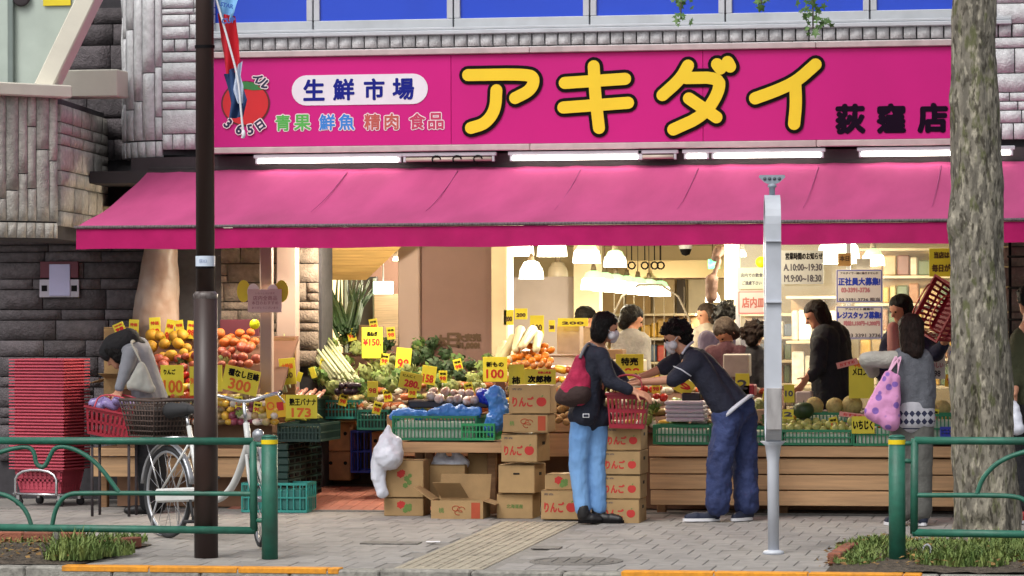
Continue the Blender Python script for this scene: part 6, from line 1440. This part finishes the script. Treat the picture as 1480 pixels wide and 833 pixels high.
def person(label, hd, f, up=(0, 0, 1), style='short', hm=None, limbs=(), clothes=(), hands=(), mask=False, s=1., vox=.009, seed=3, glasses=False):
    """hd: head centre; limbs: body capsules; clothes: (name, material, capsules, voxel, fold)"""
    c = J(hd); f = V(f).normalized(); up = V(up).normalized(); mb = MB(); head(mb, c, f, up, s)
    for (a, b, r0, r1) in limbs: mb.cap(J(a), J(b), r0, r1, 12)
    for (w, d, n, cu) in hands: hand(mb, J(w), J(d) - J(w), V(n), cu, s)
    me = smoothed(mb, 'person', vox, 2); b = obj('person', me, M_skin, label=label, cat='person')
    obj('hair', smoothed(hair(c, f, up, style, s, seed), 'hair', .008, 1 if style == 'messy' else 3, .012, .03), hm or M_hair, b)
    x = f.cross(up).normalized(); u2 = x.cross(f)
    for k in (-1, 1): m2 = MB(); m2.ball(c + f * .083 * s + x * .031 * k * s + u2 * .008 * s, .009 * s, 8, 6); m2.build('eye', M_black, b)
    if mask:
        m2 = MB(); m2.cap(c + f * .085 * s - u2 * .028 * s, c + f * .078 * s - u2 * .07 * s, .036 * s, .034 * s); m2.cap(c + f * .06 * s + x * .04 * s - u2 * .045 * s, c + f * .06 * s - x * .04 * s - u2 * .045 * s, .036 * s, .036 * s); obj('face_mask', smoothed(m2, 'face_mask', .006, 3), mat('white_mask', 'c9c6cc', .7, .04), b)
        for k in (-1, 1): m2 = MB(); m2.tube([c + f * .06 * s + x * .068 * k * s - u2 * .03 * s, c + x * .083 * k * s + u2 * .0 * s], .0025, 5); m2.build('mask_loop', M_white, b)
    if glasses:
        for k in (-1, 1): m2 = MB(); m2.tube([c + f * .1 * s + x * .031 * k * s + u2 * .008 * s + x * .022 * math.cos(i * .7) * s + u2 * .018 * math.sin(i * .7) * s for i in range(9)], .0025, 5, closed=True); m2.build('glasses_rim', M_black, b)
    for (n, m, prims, v, fold) in clothes:
        m2 = MB()
        for (a, bb, r0, r1) in prims: m2.cap(J(a), J(bb), r0, r1, 14)
        obj(n, smoothed(m2, n, v, 3, fold, .07), m, b)
    return b
def shoe(b, heel, toe, m, sole=None, h=.045, name='shoe'):
    heel, toe = J(heel), J(toe); mb = MB(); d = (toe - heel).normalized(); x = d.cross(V((0, 0, 1))).normalized(); up = V((0, 0, 1))
    mb.cap(heel + up * .045, heel + up * .085 + d * .01, .042, .045); mb.cap(heel + up * .04, toe - d * .03 + up * .034, .04, .034); mb.cap(toe - d * .06 + up * .036, toe + up * .032, .042, .03)
    o = obj(name, smoothed(mb, name, .008, 2), m, b)
    if sole:
        mb = MB(); n = 20; pts = []
        L = (toe - heel).length
        for i in range(n): a = 2 * math.pi * i / n; pts.append(heel.lerp(toe, .5) + d * (L / 2 + .04) * math.cos(a) + x * .048 * math.sin(a))
        mb.add([p + up * .004 for p in pts] + [p + up * .026 for p in pts], [tuple(range(n))[::-1], tuple(range(n, 2 * n))] + [(i, (i + 1) % n, n + (i + 1) % n, n + i) for i in range(n)]); obj('sole', mb.mesh('sole'), sole, o)
M_navyj = clothm('navy_jacket', '161a2b'); M_jeans = mat('light_jeans', '5c88bd', .9, .06, 5, .5, 30, c2='76a2d4', stretch=(1, 1, .25)); M_boot = mat('black_boot', '141214', .5, .1)
M_polo = clothm('navy_polo', '171a2c'); M_pants = mat('blue_work_trousers', '1f2c5a', .8, .3, 9, .5, 30, c2='2f3d6a'); M_hem = mat('white_hem', 'b9bcc6', .85, .06)
# 1 shopper with the pink backpack
Yw = 0.0
A_sh, A_el, A_wr = (868, 514, -.10), (882, 552, -.12), (917, 566, -.10)
B_sh, B_el, B_wr = (862, 512, .22), (895, 545, .30), (914, 564, .24)
p1 = person('shopper in navy jacket and light jeans holding a red basket, pink backpack on', (874, 474, .03), (.93, .30, -.22), (.1, 0, 1), 'bob', None,
    [((868, 488, .05), (862, 505, .06), .05, .055), ((860, 510, .06), (850, 600, .05), .10, .10), ((838, 602, .0), (837, 672, .0), .07, .05), ((837, 672, 0), (842, 738, 0), .05, .035), ((864, 602, .1), (862, 672, .08), .07, .05), ((862, 672, .08), (866, 738, .06), .05, .035), (A_sh, A_el, .04, .034), (A_el, A_wr, .034, .026), (B_sh, B_el, .04, .034), (B_el, B_wr, .034, .026)],
    [('jacket', M_navyj, [((862, 502, .06), (858, 516, .06), .065, .09), ((856, 515, -.06), (846, 598, -.04), .085, .105), ((858, 515, .16), (856, 598, .14), .085, .105), ((851, 540, .05), (848, 605, .05), .12, .125), ((840, 600, .0), (866, 603, .08), .105, .10), (A_sh, A_el, .068, .056), (A_el, (908, 563, -.11), .056, .046), (B_sh, B_el, .068, .056), (B_el, (906, 560, .25), .056, .046)], .012, .018),
     ('jeans', M_jeans, [((841, 606, 0), (836, 672, 0), .093, .074), ((836, 672, 0), (842, 736, 0), .074, .06), ((863, 606, .09), (862, 672, .08), .092, .074), ((862, 672, .08), (866, 735, .06), .074, .058), ((842, 606, .02), (862, 606, .08), .09, .09)], .011, .016)],
    [((917, 566, -.10), (932, 571, -.10), (0, .5, -1), .7), ((914, 564, .24), (928, 569, .22), (0, -.5, -1), .7)], True, 1.0, .008)
def boot(b, hl, to): hl, to = J(hl), J(to); shoe(b, hl, to, M_boot, M_black, name='ankle_boot'); mb = MB(); mb.cap(hl + V((0, 0, .06)), hl + V((0, 0, .12)), .047, .045); obj('boot_shaft', mb.mesh('boot_shaft'), M_boot, b)
g1_ = P(843, 757, -.02); boot(p1, V((g1_.x, -.02, 0)), V((g1_.x + .12, .02, 0))); g1_ = P(864, 756, .06); boot(p1, V((g1_.x, .06, .002)), V((g1_.x + .17, .02, .002)))
bp = thing('backpack', 'pink backpack with dark brown base on the navy jacket', 'backpack', P(826, 580, -.02))
mb = MB()
for (u0, v0, u1, v1, r0, r1) in ((838, 522, 834, 548, .05, .075), (834, 548, 823, 570, .078, .092), (840, 548, 836, 570, .08, .088)): mb.cap(P(u0, v0, -.12), P(u1, v1, -.14), r0, r1)
world(obj('bag_body', smoothed(mb, 'bag_body', .012, 3, .02, .08), clothm('hot_pink_cloth', '9c1a42')), bp)
mb = MB(); mb.cap(P(819, 572, -.15), P(838, 569, -.15), .082, .088); mb.cap(P(812, 575, -.15), P(826, 577, -.15), .055, .065); world(obj('bag_base', smoothed(mb, 'bag_base', .012, 3, .01, .08), clothm('brown_base', '33211f')), bp)
mb = MB(); mb.tube(curve([P(838, 518, -.17), P(846, 500, -.14), P(852, 496, -.04), P(862, 502, -.06)], 2), .012, 6); part(mb, 'strap', mat('grey_strap', '6a6a70', .8, .1), bp)
mb = MB(); mb.bbox(P(847, 601, -.16), (.05, .006, .03), .002); w1 = part(mb, 'brand_patch', M_white, bp); mb = MB(); mb.bbox(P(847, 601, -.1635), (.04, .004, .02), .002); world(mb.build('patch_center', M_navyj), w1)
hbk = held_basket(P(907, 619, .08), M_rbd, (0, .03, .08), 'crimson basket held between the navy jacket shopper and the leaning man', True, .66); hbk.scale = (.68, .8, 1.12)
# 2 leaning shop man
N_sh, N_el, N_wr = (1004, 526, .12), (972, 549, .08), (922, 553, .06)
F_sh, F_el, F_wr = (990, 514, .5), (955, 534, .5), (924, 546, .4)
p2 = person('man in navy polo and baggy blue trousers leaning forward in a white mask', (979, 487, .3), (-.9, -.22, -.42), (-.42, 0, .9), 'messy', None,
    [((985, 502, .3), (1000, 517, .3), .052, .06), ((1005, 525, .3), (1058, 590, .32), .11, .1), (N_sh, N_el, .043, .037), (N_el, N_wr, .037, .026), (F_sh, F_el, .043, .037), (F_el, F_wr, .037, .026), ((1050, 600, .22), (1042, 670, .2), .07, .05), ((1042, 670, .2), (1036, 738, .2), .05, .04), ((1072, 600, .42), (1076, 670, .4), .07, .05), ((1076, 670, .4), (1078, 738, .38), .05, .04)],
    [('polo_shirt', M_polo, [((1004, 522, .16), (1046, 588, .2), .095, .10), ((1004, 520, .44), (1056, 582, .44), .095, .10), ((1012, 530, .3), (1060, 585, .32), .125, .125), ((996, 514, .3), (1006, 520, .3), .075, .1), (N_sh, (978, 545, .09), .075, .065), ((978, 545, .09), (973, 549, .08), .062, .06), (F_sh, (960, 532, .5), .075, .062)], .012, .016),
     ('trousers', M_pants, [((1050, 604, .22), (1066, 600, .42), .12, .12), ((1053, 602, .22), (1040, 670, .2), .115, .1), ((1040, 670, .2), (1038, 728, .2), .10, .098), ((1072, 600, .42), (1077, 670, .4), .115, .1), ((1077, 670, .4), (1079, 728, .38), .10, .095), ((1062, 596, .3), (1072, 590, .34), .12, .11)], .013, .035)],
    [(N_wr, (906, 556, .05), (0, .3, -1), .45), (F_wr, (908, 552, .38), (0, 0, -1), .45)], True, 1.02, .008, 5, True)
M_shoe = mat('navy_shoe', '1a2238', .7, .1); M_sole = mat('white_sole', 'd4d4d8', .6, .05)
a = P(1034, 752, .3); shoe(p2, V((a.x, .28, .006)), V((a.x - .2, .22, .006)), M_shoe, M_sole); a = P(1082, 752, .4); shoe(p2, V((a.x, .42, .008)), V((a.x - .09, .26, .008)), M_shoe, M_sole)
ax = (P(1005, 525, .3) - P(1066, 596, .33)).normalized(); c_ = P(1062, 592, .33); sd_ = V((0, 1, 0)); fw = sd_.cross(ax).normalized()
mb = MB(); mb.tube([c_ + fw * .158 * math.cos(i * .314) + sd_ * .215 * math.sin(i * .314) for i in range(20)], .03, 8, closed=True, flat=.5); world(mb.build('shirt_hem', M_hem), p2)
mb = MB(); mb.tube([P(999, 544, -.02), P(984, 534, -.03), P(974, 530, .0)], .011, 6, flat=.5); world(mb.build('sleeve_stripe', M_hem), p2); mb = MB(); mb.tube(curve([P(986, 512, .14), P(992, 502, .18), P(1002, 494, .26)], 2), .009, 6); world(mb.build('collar_stripe', M_hem), p2)
# 3 dark parka
M_parka = clothm('black_navy_parka', '12141d')
person('shopper in dark hooded parka choosing goods in front of the window', (1181, 456, 2.1), (-.85, -.2, -.4), (-.2, 0, 1), 'bob', M_hairb,
    [((1186, 472, 2.1), (1192, 485, 2.1), .05, .06), ((1195, 490, 2.1), (1205, 600, 2.1), .1, .1), ((1180, 500, 1.9), (1178, 530, 1.85), .04, .035), ((1178, 530, 1.85), (1166, 546, 1.75), .035, .026), ((1200, 600, 2.1), (1200, 735, 2.1), .07, .05), ((1222, 600, 2.2), (1222, 735, 2.2), .07, .05)],
    [('parka', M_parka, [((1192, 490, 2.0), (1196, 590, 2.0), .12, .13), ((1208, 488, 2.2), (1214, 590, 2.2), .12, .14), ((1200, 500, 2.1), (1206, 600, 2.1), .14, .16), ((1184, 498, 1.88), (1182, 532, 1.84), .075, .065), ((1182, 532, 1.84), (1172, 544, 1.78), .06, .05), ((1194, 474, 2.16), (1206, 474, 2.12), .07, .065), ((1206, 474, 2.1), (1216, 490, 2.06), .06, .05)], .013, .02), ('trousers', M_parka, [((1200, 600, 2.1), (1200, 730, 2.1), .1, .08), ((1220, 600, 2.2), (1220, 730, 2.2), .1, .08)], .014, .015)],
    [((1166, 546, 1.75), (1160, 556, 1.72), (-1, 0, -.5), .5)], False, 1.0, .01, 9)
# 4 grey sweater with tote
M_sweat = mat('grey_sweater', '5d6068', .9, .15, 25, .5, 90); M_lsleeve = mat('pale_grey_sleeve', 'a6a49c', .9, .1, 25, .5, 90); M_gpants = clothm('grey_trousers', '5c5c58')
def nordic():
    m = mat('nordic_hem', 'a8a8b0', .9, .08, 25); n = m.node_tree; N = n.nodes; L = n.links; b = N['Principled BSDF']; src = b.inputs['Base Color'].links[0].from_socket; tc = N.new('ShaderNodeTexCoord')
    sp = N.new('ShaderNodeSeparateXYZ'); L.new(tc.outputs['Object'], sp.inputs[0])
    def mth(op, a, bb):
        k = N.new('ShaderNodeMath'); k.operation = op
        for i, q in enumerate((a, bb)):
            if isinstance(q, (int, float)): k.inputs[i].default_value = q
            else: L.new(q, k.inputs[i])
        return k.outputs[0]
    fx = mth('PINGPONG', mth('MULTIPLY', sp.outputs[0], 1.0), .022); fz = mth('PINGPONG', mth('ADD', sp.outputs[2], 9.0), .03)
    dia = mth('LESS_THAN', mth('ADD', fx, mth('MULTIPLY', fz, .8)), .021)
    bandz = mth('MULTIPLY', mth('GREATER_THAN', sp.outputs[2], .76), mth('LESS_THAN', sp.outputs[2], .86)); line = mth('LESS_THAN', mth('PINGPONG', mth('ADD', sp.outputs[2], 9.0), .016), .005); linez = mth('MULTIPLY', mth('LESS_THAN', sp.outputs[2], .755), mth('GREATER_THAN', sp.outputs[2], .70))
    fac = mth('MAXIMUM', mth('MULTIPLY', dia, bandz), mth('MULTIPLY', line, linez)); mx = N.new('ShaderNodeMix'); mx.data_type = 'RGBA'; mx.inputs[7].default_value = (*lin('262a44'), 1); L.new(fac, mx.inputs[0]); L.new(src, mx.inputs[6]); L.new(mx.outputs[2], b.inputs['Base Color']); return m
p4 = person('shopper in grey sweater with patterned hem carrying a pink tote', (1316, 478, .0), (-.5, .85, -.1), (0, 0, 1), 'long', M_hairb,
    [((1316, 496, 0), (1317, 510, 0), .05, .06), ((1318, 515, 0), (1318, 610, 0), .1, .1), ((1298, 522, -.05), (1252, 522, -.1), .04, .035), ((1252, 522, -.1), (1262, 540, .25), .034, .026), ((1305, 620, 0), (1304, 738, 0), .07, .045), ((1330, 620, 0), (1330, 738, 0), .07, .045), ((1338, 520, 0), (1343, 570, .0), .04, .034), ((1343, 570, 0), (1335, 590, .25), .034, .026)],
    [('sweater', M_sweat, [((1308, 522, -.02), (1308, 590, 0), .10, .11), ((1330, 522, .02), (1330, 590, 0), .10, .11), ((1318, 515, 0), (1318, 590, 0), .11, .125), ((1338, 524, .02), (1343, 572, .02), .065, .055), ((1343, 572, .02), (1335, 590, .22), .055, .045), ((1304, 518, -.02), (1296, 522, -.05), .08, .07)], .012, .014),
     ('sleeve', M_lsleeve, [((1294, 520, -.05), (1253, 520, -.1), .068, .062), ((1253, 520, -.1), (1262, 538, .2), .062, .05)], .012, .016),
     ('patterned_hem', nordic(), [((1306, 592, 0), (1306, 606, 0), .11, .115), ((1330, 592, 0), (1330, 606, 0), .11, .115), ((1318, 592, -.02), (1318, 606, -.02), .12, .125)], .012, .008),
     ('trousers', M_gpants, [((1305, 622, 0), (1304, 700, 0), .105, .09), ((1304, 700, 0), (1303, 738, 0), .09, .09), ((1330, 622, 0), (1330, 700, 0), .105, .09), ((1330, 700, 0), (1330, 738, 0), .09, .09), ((1308, 610, 0), (1328, 610, 0), .11, .11)], .013, .015)],
    [], False, 1.0, .01, 12)
a = P(1300, 762, -.1); shoe(p4, V((a.x, -.06, 0)), V((a.x - .1, .1, 0)), M_shoe, M_sole); a = P(1334, 758, 0); shoe(p4, V((a.x, -.02, .002)), V((a.x - .06, .17, .002)), M_shoe, M_sole)
def totem():
    m = mat('pink_tote_cloth', 'c98ab8', .7, .1, 8, .3, 25); n = m.node_tree; N = n.nodes; L = n.links; b = N['Principled BSDF']; src = b.inputs['Base Color'].links[0].from_socket; tc = N.new('ShaderNodeTexCoord'); vo = N.new('ShaderNodeTexVoronoi'); vo.inputs['Scale'].default_value = 13; L.new(tc.outputs['Object'], vo.inputs['Vector'])
    r = N.new('ShaderNodeMapRange'); r.inputs[1].default_value = .36; r.inputs[2].default_value = .30; L.new(vo.outputs['Distance'], r.inputs[0]); mx = N.new('ShaderNodeMix'); mx.data_type = 'RGBA'; mx.inputs[7].default_value = (*lin('7a58a8'), 1); L.new(r.outputs[0], mx.inputs[0]); L.new(src, mx.inputs[6]); L.new(mx.outputs[2], b.inputs['Base Color']); return m
tt = thing('tote_bag', 'pink tote bag with purple spots hanging from the grey sweater arm', 'bag', P(1272, 620, -.2)); mb = MB()
for (u0, v0, u1, v1, r0, r1) in ((1284, 545, 1270, 600, .05, .07), (1294, 548, 1288, 605, .04, .07), (1276, 560, 1262, 595, .05, .07), (1282, 580, 1288, 610, .07, .07), (1268, 585, 1285, 608, .07, .075)): mb.cap(P(u0, v0, -.2), P(u1, v1, -.2), r0, r1)
world(obj('bag_body', smoothed(mb, 'bag_body', .012, 3, .02, .08), totem()), tt)
for (u, v) in ((1302, 512), (1294, 512)): mb = MB(); mb.tube(curve([P(1296, 548, -.2), P(1299, 530, -.18), P(u + 2, v, -.12), P(1286, 535, -.16), P(1280, 548, -.2)], 2), .011, 6, flat=.5); part(mb, 'strap', mat('pale_pink_strap', 'd6a8c2', .8, .06), tt)
# 5 woman holding a basket up
person('person in navy top with striped collar behind the counter lifting a red basket', (1303, 448, 2.1), (-.72, -.6, -.3), (0, 0, 1), 'bob', M_hair,
    [((1304, 466, 2.1), (1306, 480, 2.1), .05, .06), ((1308, 488, 2.1), (1312, 600, 2.1), .1, .1), ((1335, 490, 2.1), (1352, 512, 1.95), .04, .035), ((1352, 512, 1.95), (1365, 495, 1.8), .035, .026), ((1285, 492, 2.1), (1275, 540, 2.0), .04, .035), ((1275, 540, 2), (1290, 560, 1.8), .035, .026), ((1300, 600, 2.1), (1300, 735, 2.1), .07, .05), ((1325, 600, 2.1), (1325, 735, 2.1), .07, .05)],
    [('navy_top', clothm('navy_top', '171a38'), [((1296, 492, 2.1), (1300, 590, 2.1), .115, .115), ((1322, 492, 2.1), (1322, 590, 2.1), .115, .115), ((1334, 492, 2.1), (1352, 512, 1.96), .075, .068), ((1352, 512, 1.96), (1363, 500, 1.84), .066, .05), ((1286, 494, 2.08), (1275, 540, 2.0), .075, .065), ((1275, 540, 2.0), (1286, 556, 1.86), .06, .05)], .012, .016), ('striped_collar', mat('red_white_stripe', 'c9a8a0', .85, .1, 4, c2='a03c38', wave=(38, 0, 'Z')), [((1291, 474, 1.99), (1292, 506, 1.97), .05, .055)], .012, .006), ('apron', clothm('dark_apron', '20222c'), [((1300, 600, 2.1), (1300, 730, 2.1), .12, .1), ((1325, 600, 2.1), (1325, 730, 2.1), .12, .1)], .014, .012)],
    [((1365, 495, 1.8), (1368, 482, 1.78), (0, 1, 0), .6)], False, 1.0, .01, 21)
held_basket(P(1377, 456, 1.80), mat('red_orange_basket', 'b83a30', .4, .12, 6), (R_(58), R_(-62), R_(-6)), 'red basket lifted up and tilted beside the tree trunk', True, .95)
# 6 person at the right, olive jacket
p6 = person('person in olive jacket standing beyond the tree with a white bag', (1487, 436, .3), (-.6, .7, -.1), (0, 0, 1), 'short', M_hair,
    [((1488, 458, .3), (1488, 475, .3), .05, .06), ((1490, 480, .3), (1492, 590, .3), .1, .1), ((1480, 600, .3), (1480, 735, .3), .07, .05), ((1505, 600, .3), (1505, 735, .3), .07, .05), ((1472, 490, .3), (1466, 540, .25), .04, .035), ((1466, 540, .25), (1468, 565, .15), .035, .026)],
    [('olive_jacket', clothm('olive_jacket', '33361f'), [((1480, 492, .3), (1480, 580, .3), .105, .115), ((1505, 492, .3), (1505, 580, .3), .11, .12), ((1472, 494, .3), (1466, 540, .25), .07, .06), ((1466, 540, .25), (1467, 556, .2), .06, .055)], .012, .018), ('trousers', clothm('black_trousers', '15151a'), [((1480, 590, .3), (1478, 725, .3), .115, .09), ((1505, 590, .3), (1505, 725, .3), .115, .09)], .013, .015)], [((1468, 565, .15), (1468, 580, .13), (-1, 0, 0), .7)], False, 1., .01, 31)
a = P(1482, 748, .3); shoe(p6, V((a.x, .3, .008)), V((a.x - .1, .15, .008)), mat('red_shoe', '9c1f22', .6, .1), M_sole)
mb = MB(); mb.cap(P(1466, 582, .1), P(1470, 618, .1), .02, .06); mb.cap(P(1468, 590, .1), P(1464, 615, .1), .03, .05); obj('plastic_bag', smoothed(mb, 'plastic_bag', .01, 3, .02, .06), M_bagw, label='white plastic bag hanging from the hand of the olive jacket person', cat='bag')
# people inside the shop
def inside(label, hd, f, up, style, hm, cloth_, Y, sh, s=1., skin_low=None):
    u, v = hd; w2 = sh * .5; k = S(u, Y); n1, n2, n3, lo = .08 * k, .13 * k, .165 * k, .66 * k
    person(label, (u, v, Y), f, up, style, hm, [((u, v + n1, Y), (u + 1, v + n2, Y), .05, .06), ((u, v + n3, Y), (u, v + lo, Y), .08, .08)],
           [('top', cloth_, [((u - w2, v + n3 + 4, Y), (u - w2 * .8, v + lo, Y), .085, .1), ((u + w2, v + n3 + 4, Y), (u + w2 * .8, v + lo, Y), .085, .1), ((u, v + n3 - 3, Y), (u, v + lo, Y), .09, .12), ((u - w2, v + n3 + 5, Y), (u - w2 - 9, v + n3 + .27 * k, Y - .12), .065, .05), ((u + w2, v + n3 + 5, Y), (u + w2 + 6, v + n3 + .28 * k, Y - .1), .065, .05)], .014, .015), ('trousers', clothm('black_trousers'), [((u - 8, v + lo, Y), (u - 9, v + 1.4 * k, Y), .1, .08), ((u + 8, v + lo, Y), (u + 9, v + 1.4 * k, Y), .1, .08)], .016, .01)], [], False, s, .011, int(u))
inside('old shopper in white shirt deep inside the shop', (1021, 456), (-.8, -.6, -.1), (0, 0, 1), 'grey', M_hairg, clothm('white_shirt', 'b5aa9c'), 7.5, 26, .95)
inside('grey haired person in maroon jacket with head bowed behind the leaning man', (1050, 480), (-.55, -.45, -.85), (-.4, -.35, .6), 'grey', M_hairg, clothm('maroon_jacket', '3a1620'), 2.5, 40)
inside('dark haired person in mauve jacket behind the maroon jacket', (1050, 460), (.4, .9, -.1), (0, 0, 1), 'messy', M_hair, clothm('mauve_jacket', '4a4058'), 3.4, 56)
inside('dark haired person in black beside the bus stop frame', (1090, 486), (.3, .9, -.3), (0, 0, 1), 'messy', M_hairb, clothm('black_top', '17151a'), 2.5, 26, .95)
inside('dark haired person in pale grey top beyond the navy jacket shopper', (912, 462), (.9, .35, -.35), (.2, 0, 1), 'short', M_hair, clothm('pale_grey_top', '8a8680'), 3.0, 30)
inside('dark haired person in tan top deep behind the backpack shopper', (846, 462), (.8, .5, -.2), (0, 0, 1), 'short', M_hair, clothm('tan_top', '7a6248'), 6.0, 26)
# bent woman on the left
YL = .62
M_stripe = mat('grey_stripe_shirt', '5a5d66', .85, .1, 4, c2='8f9198', wave=(60, 0, 'Z'))
pl = person('woman bending over boxes in striped top with a white shoulder bag', (168, 512, YL), (-.75, .1, -.65), (-.5, 0, .85), 'bob', M_hair,
    [((178, 502, YL), (190, 500, YL), .05, .06), ((196, 508, YL + .06), (218, 582, YL + .06), .07, .07), ((188, 512, YL - .12), (180, 540, YL - .15), .04, .034), ((180, 540, YL - .15), (172, 566, YL - .18), .034, .026), ((215, 595, YL), (212, 660, YL - .05), .08, .055), ((212, 660, YL - .05), (215, 735, YL), .055, .04), ((230, 595, YL + .15), (226, 660, YL + .1), .08, .055), ((226, 660, YL + .1), (228, 735, YL + .15), .055, .04)],
    [('striped_top', M_stripe, [((190, 508, YL), (214, 580, YL), .10, .11), ((200, 505, YL + .12), (224, 580, YL + .12), .10, .11), ((200, 515, YL + .05), (220, 585, YL + .05), .12, .125), ((188, 512, YL - .11), (180, 540, YL - .15), .065, .052), ((180, 540, YL - .15), (173, 560, YL - .18), .05, .04)], .012, .014),
     ('black_hood', clothm('black_hood', '0f0d12'), [((166, 500, YL), (186, 490, YL), .10, .09), ((186, 490, YL), (204, 498, YL + .05), .07, .04), ((158, 508, YL), (170, 500, YL + .02), .085, .095)], .012, .01), ('trousers', clothm('black_trousers'), [((216, 592, YL), (212, 660, YL - .05), .11, .085), ((212, 660, YL - .05), (214, 730, YL), .085, .07), ((230, 592, YL + .15), (226, 660, YL + .1), .11, .085), ((226, 660, YL + .1), (228, 730, YL + .15), .085, .07)], .014, .015)],
    [((172, 566, YL - .18), (167, 578, YL - .2), (0, 1, -.4), .6)], False, 1., .01, 41)
for yy, uu in ((YL, 214), (YL + .15, 230)): a = P(uu, 740, yy); shoe(pl, V((a.x, yy, .01)), V((a.x - .16, yy - .04, .01)), M_boot)
sbg = thing('shoulder_bag', 'white shoulder bag with grey print on the back of the bent woman', 'bag', P(212, 560, YL - .2)); mb = MB()
for (u0, v0, u1, v1, r0, r1) in ((204, 528, 190, 558, .03, .04), (206, 530, 216, 560, .03, .04), (190, 556, 218, 562, .04, .04), (204, 540, 205, 555, .05, .05)): mb.cap(P(u0, v0, YL - .2), P(u1, v1, YL - .2), r0, r1)
world(obj('bag_body', smoothed(mb, 'bag_body', .01, 3, .008, .08), mat('white_canvas', 'b9b8ae', .8, .25, 9, c2='8a8c88')), sbg); mb = MB(); mb.tube(curve([P(206, 530, YL - .2), P(198, 512, YL - .2), P(188, 495, YL - .14), P(196, 492, YL - .02)], 2), .014, 6, flat=.5); part(mb, 'strap', mat('white_canvas'), sbg)
hb_ = held_basket(P(165, 632, .4), mat('pink_red_basket', 'b8384a', .4, .1, 6), (0, R_(10), R_(-8)), 'pink red basket of purple bags beside the bent woman, tilted', True, .92)
for k in range(6): mb = MB(); mb.cap((0, 0, 0), (.06, .02, .02), .04, .035, 8); o = mb.build('purple_pack', mat('purple_film', '8a7cae', .3, .3, 14, rnd=.1), loc=P(135 + k * 10, 583 + (k % 2) * 4, .4), label='purple wrapped pack lying in the pink red basket', cat='pack', group='purple packs in the basket'); o.rotation_euler.z = k
st = thing('basket_stand', 'dark stand under the tilted pink red basket', 'stand', V((P(165, 640, .4).x, .4, .01))); zt_ = P(165, 636, .4).z
mb = MB(); mb.bbox((0, 0, zt_ - .03), (.36, .26, .02), .004); mb.build('stand_top', M_dark, st)
for sx in (-1, 1):
    for sy in (-1, 1): mb = MB(); mb.cyl((sx * .15, sy * .1, 0), (sx * .15, sy * .1, zt_ - .03), .012, n=8); mb.build('leg', M_dark, st)
# bundle hanging on the cream pillar inside
mb = MB(); mb.cap(P(1034, 372, 4.1), P(1040, 362, 4.1), .04, .05); mb.cap(P(1029, 405, 4.05), P(1028, 430, 4.05), .06, .05); mb.cap(P(1040, 375, 4.05), P(1030, 405, 4.05), .02, .03); obj('hanging_bundle', smoothed(mb, 'hanging_bundle', .012, 3, .02, .05), mat('brown_bundle', '4a3226', .8, .3), label='dark brown bundle hanging beside the cream pillar', cat='bundle')
bpy.data.scenes.remove(TMP)
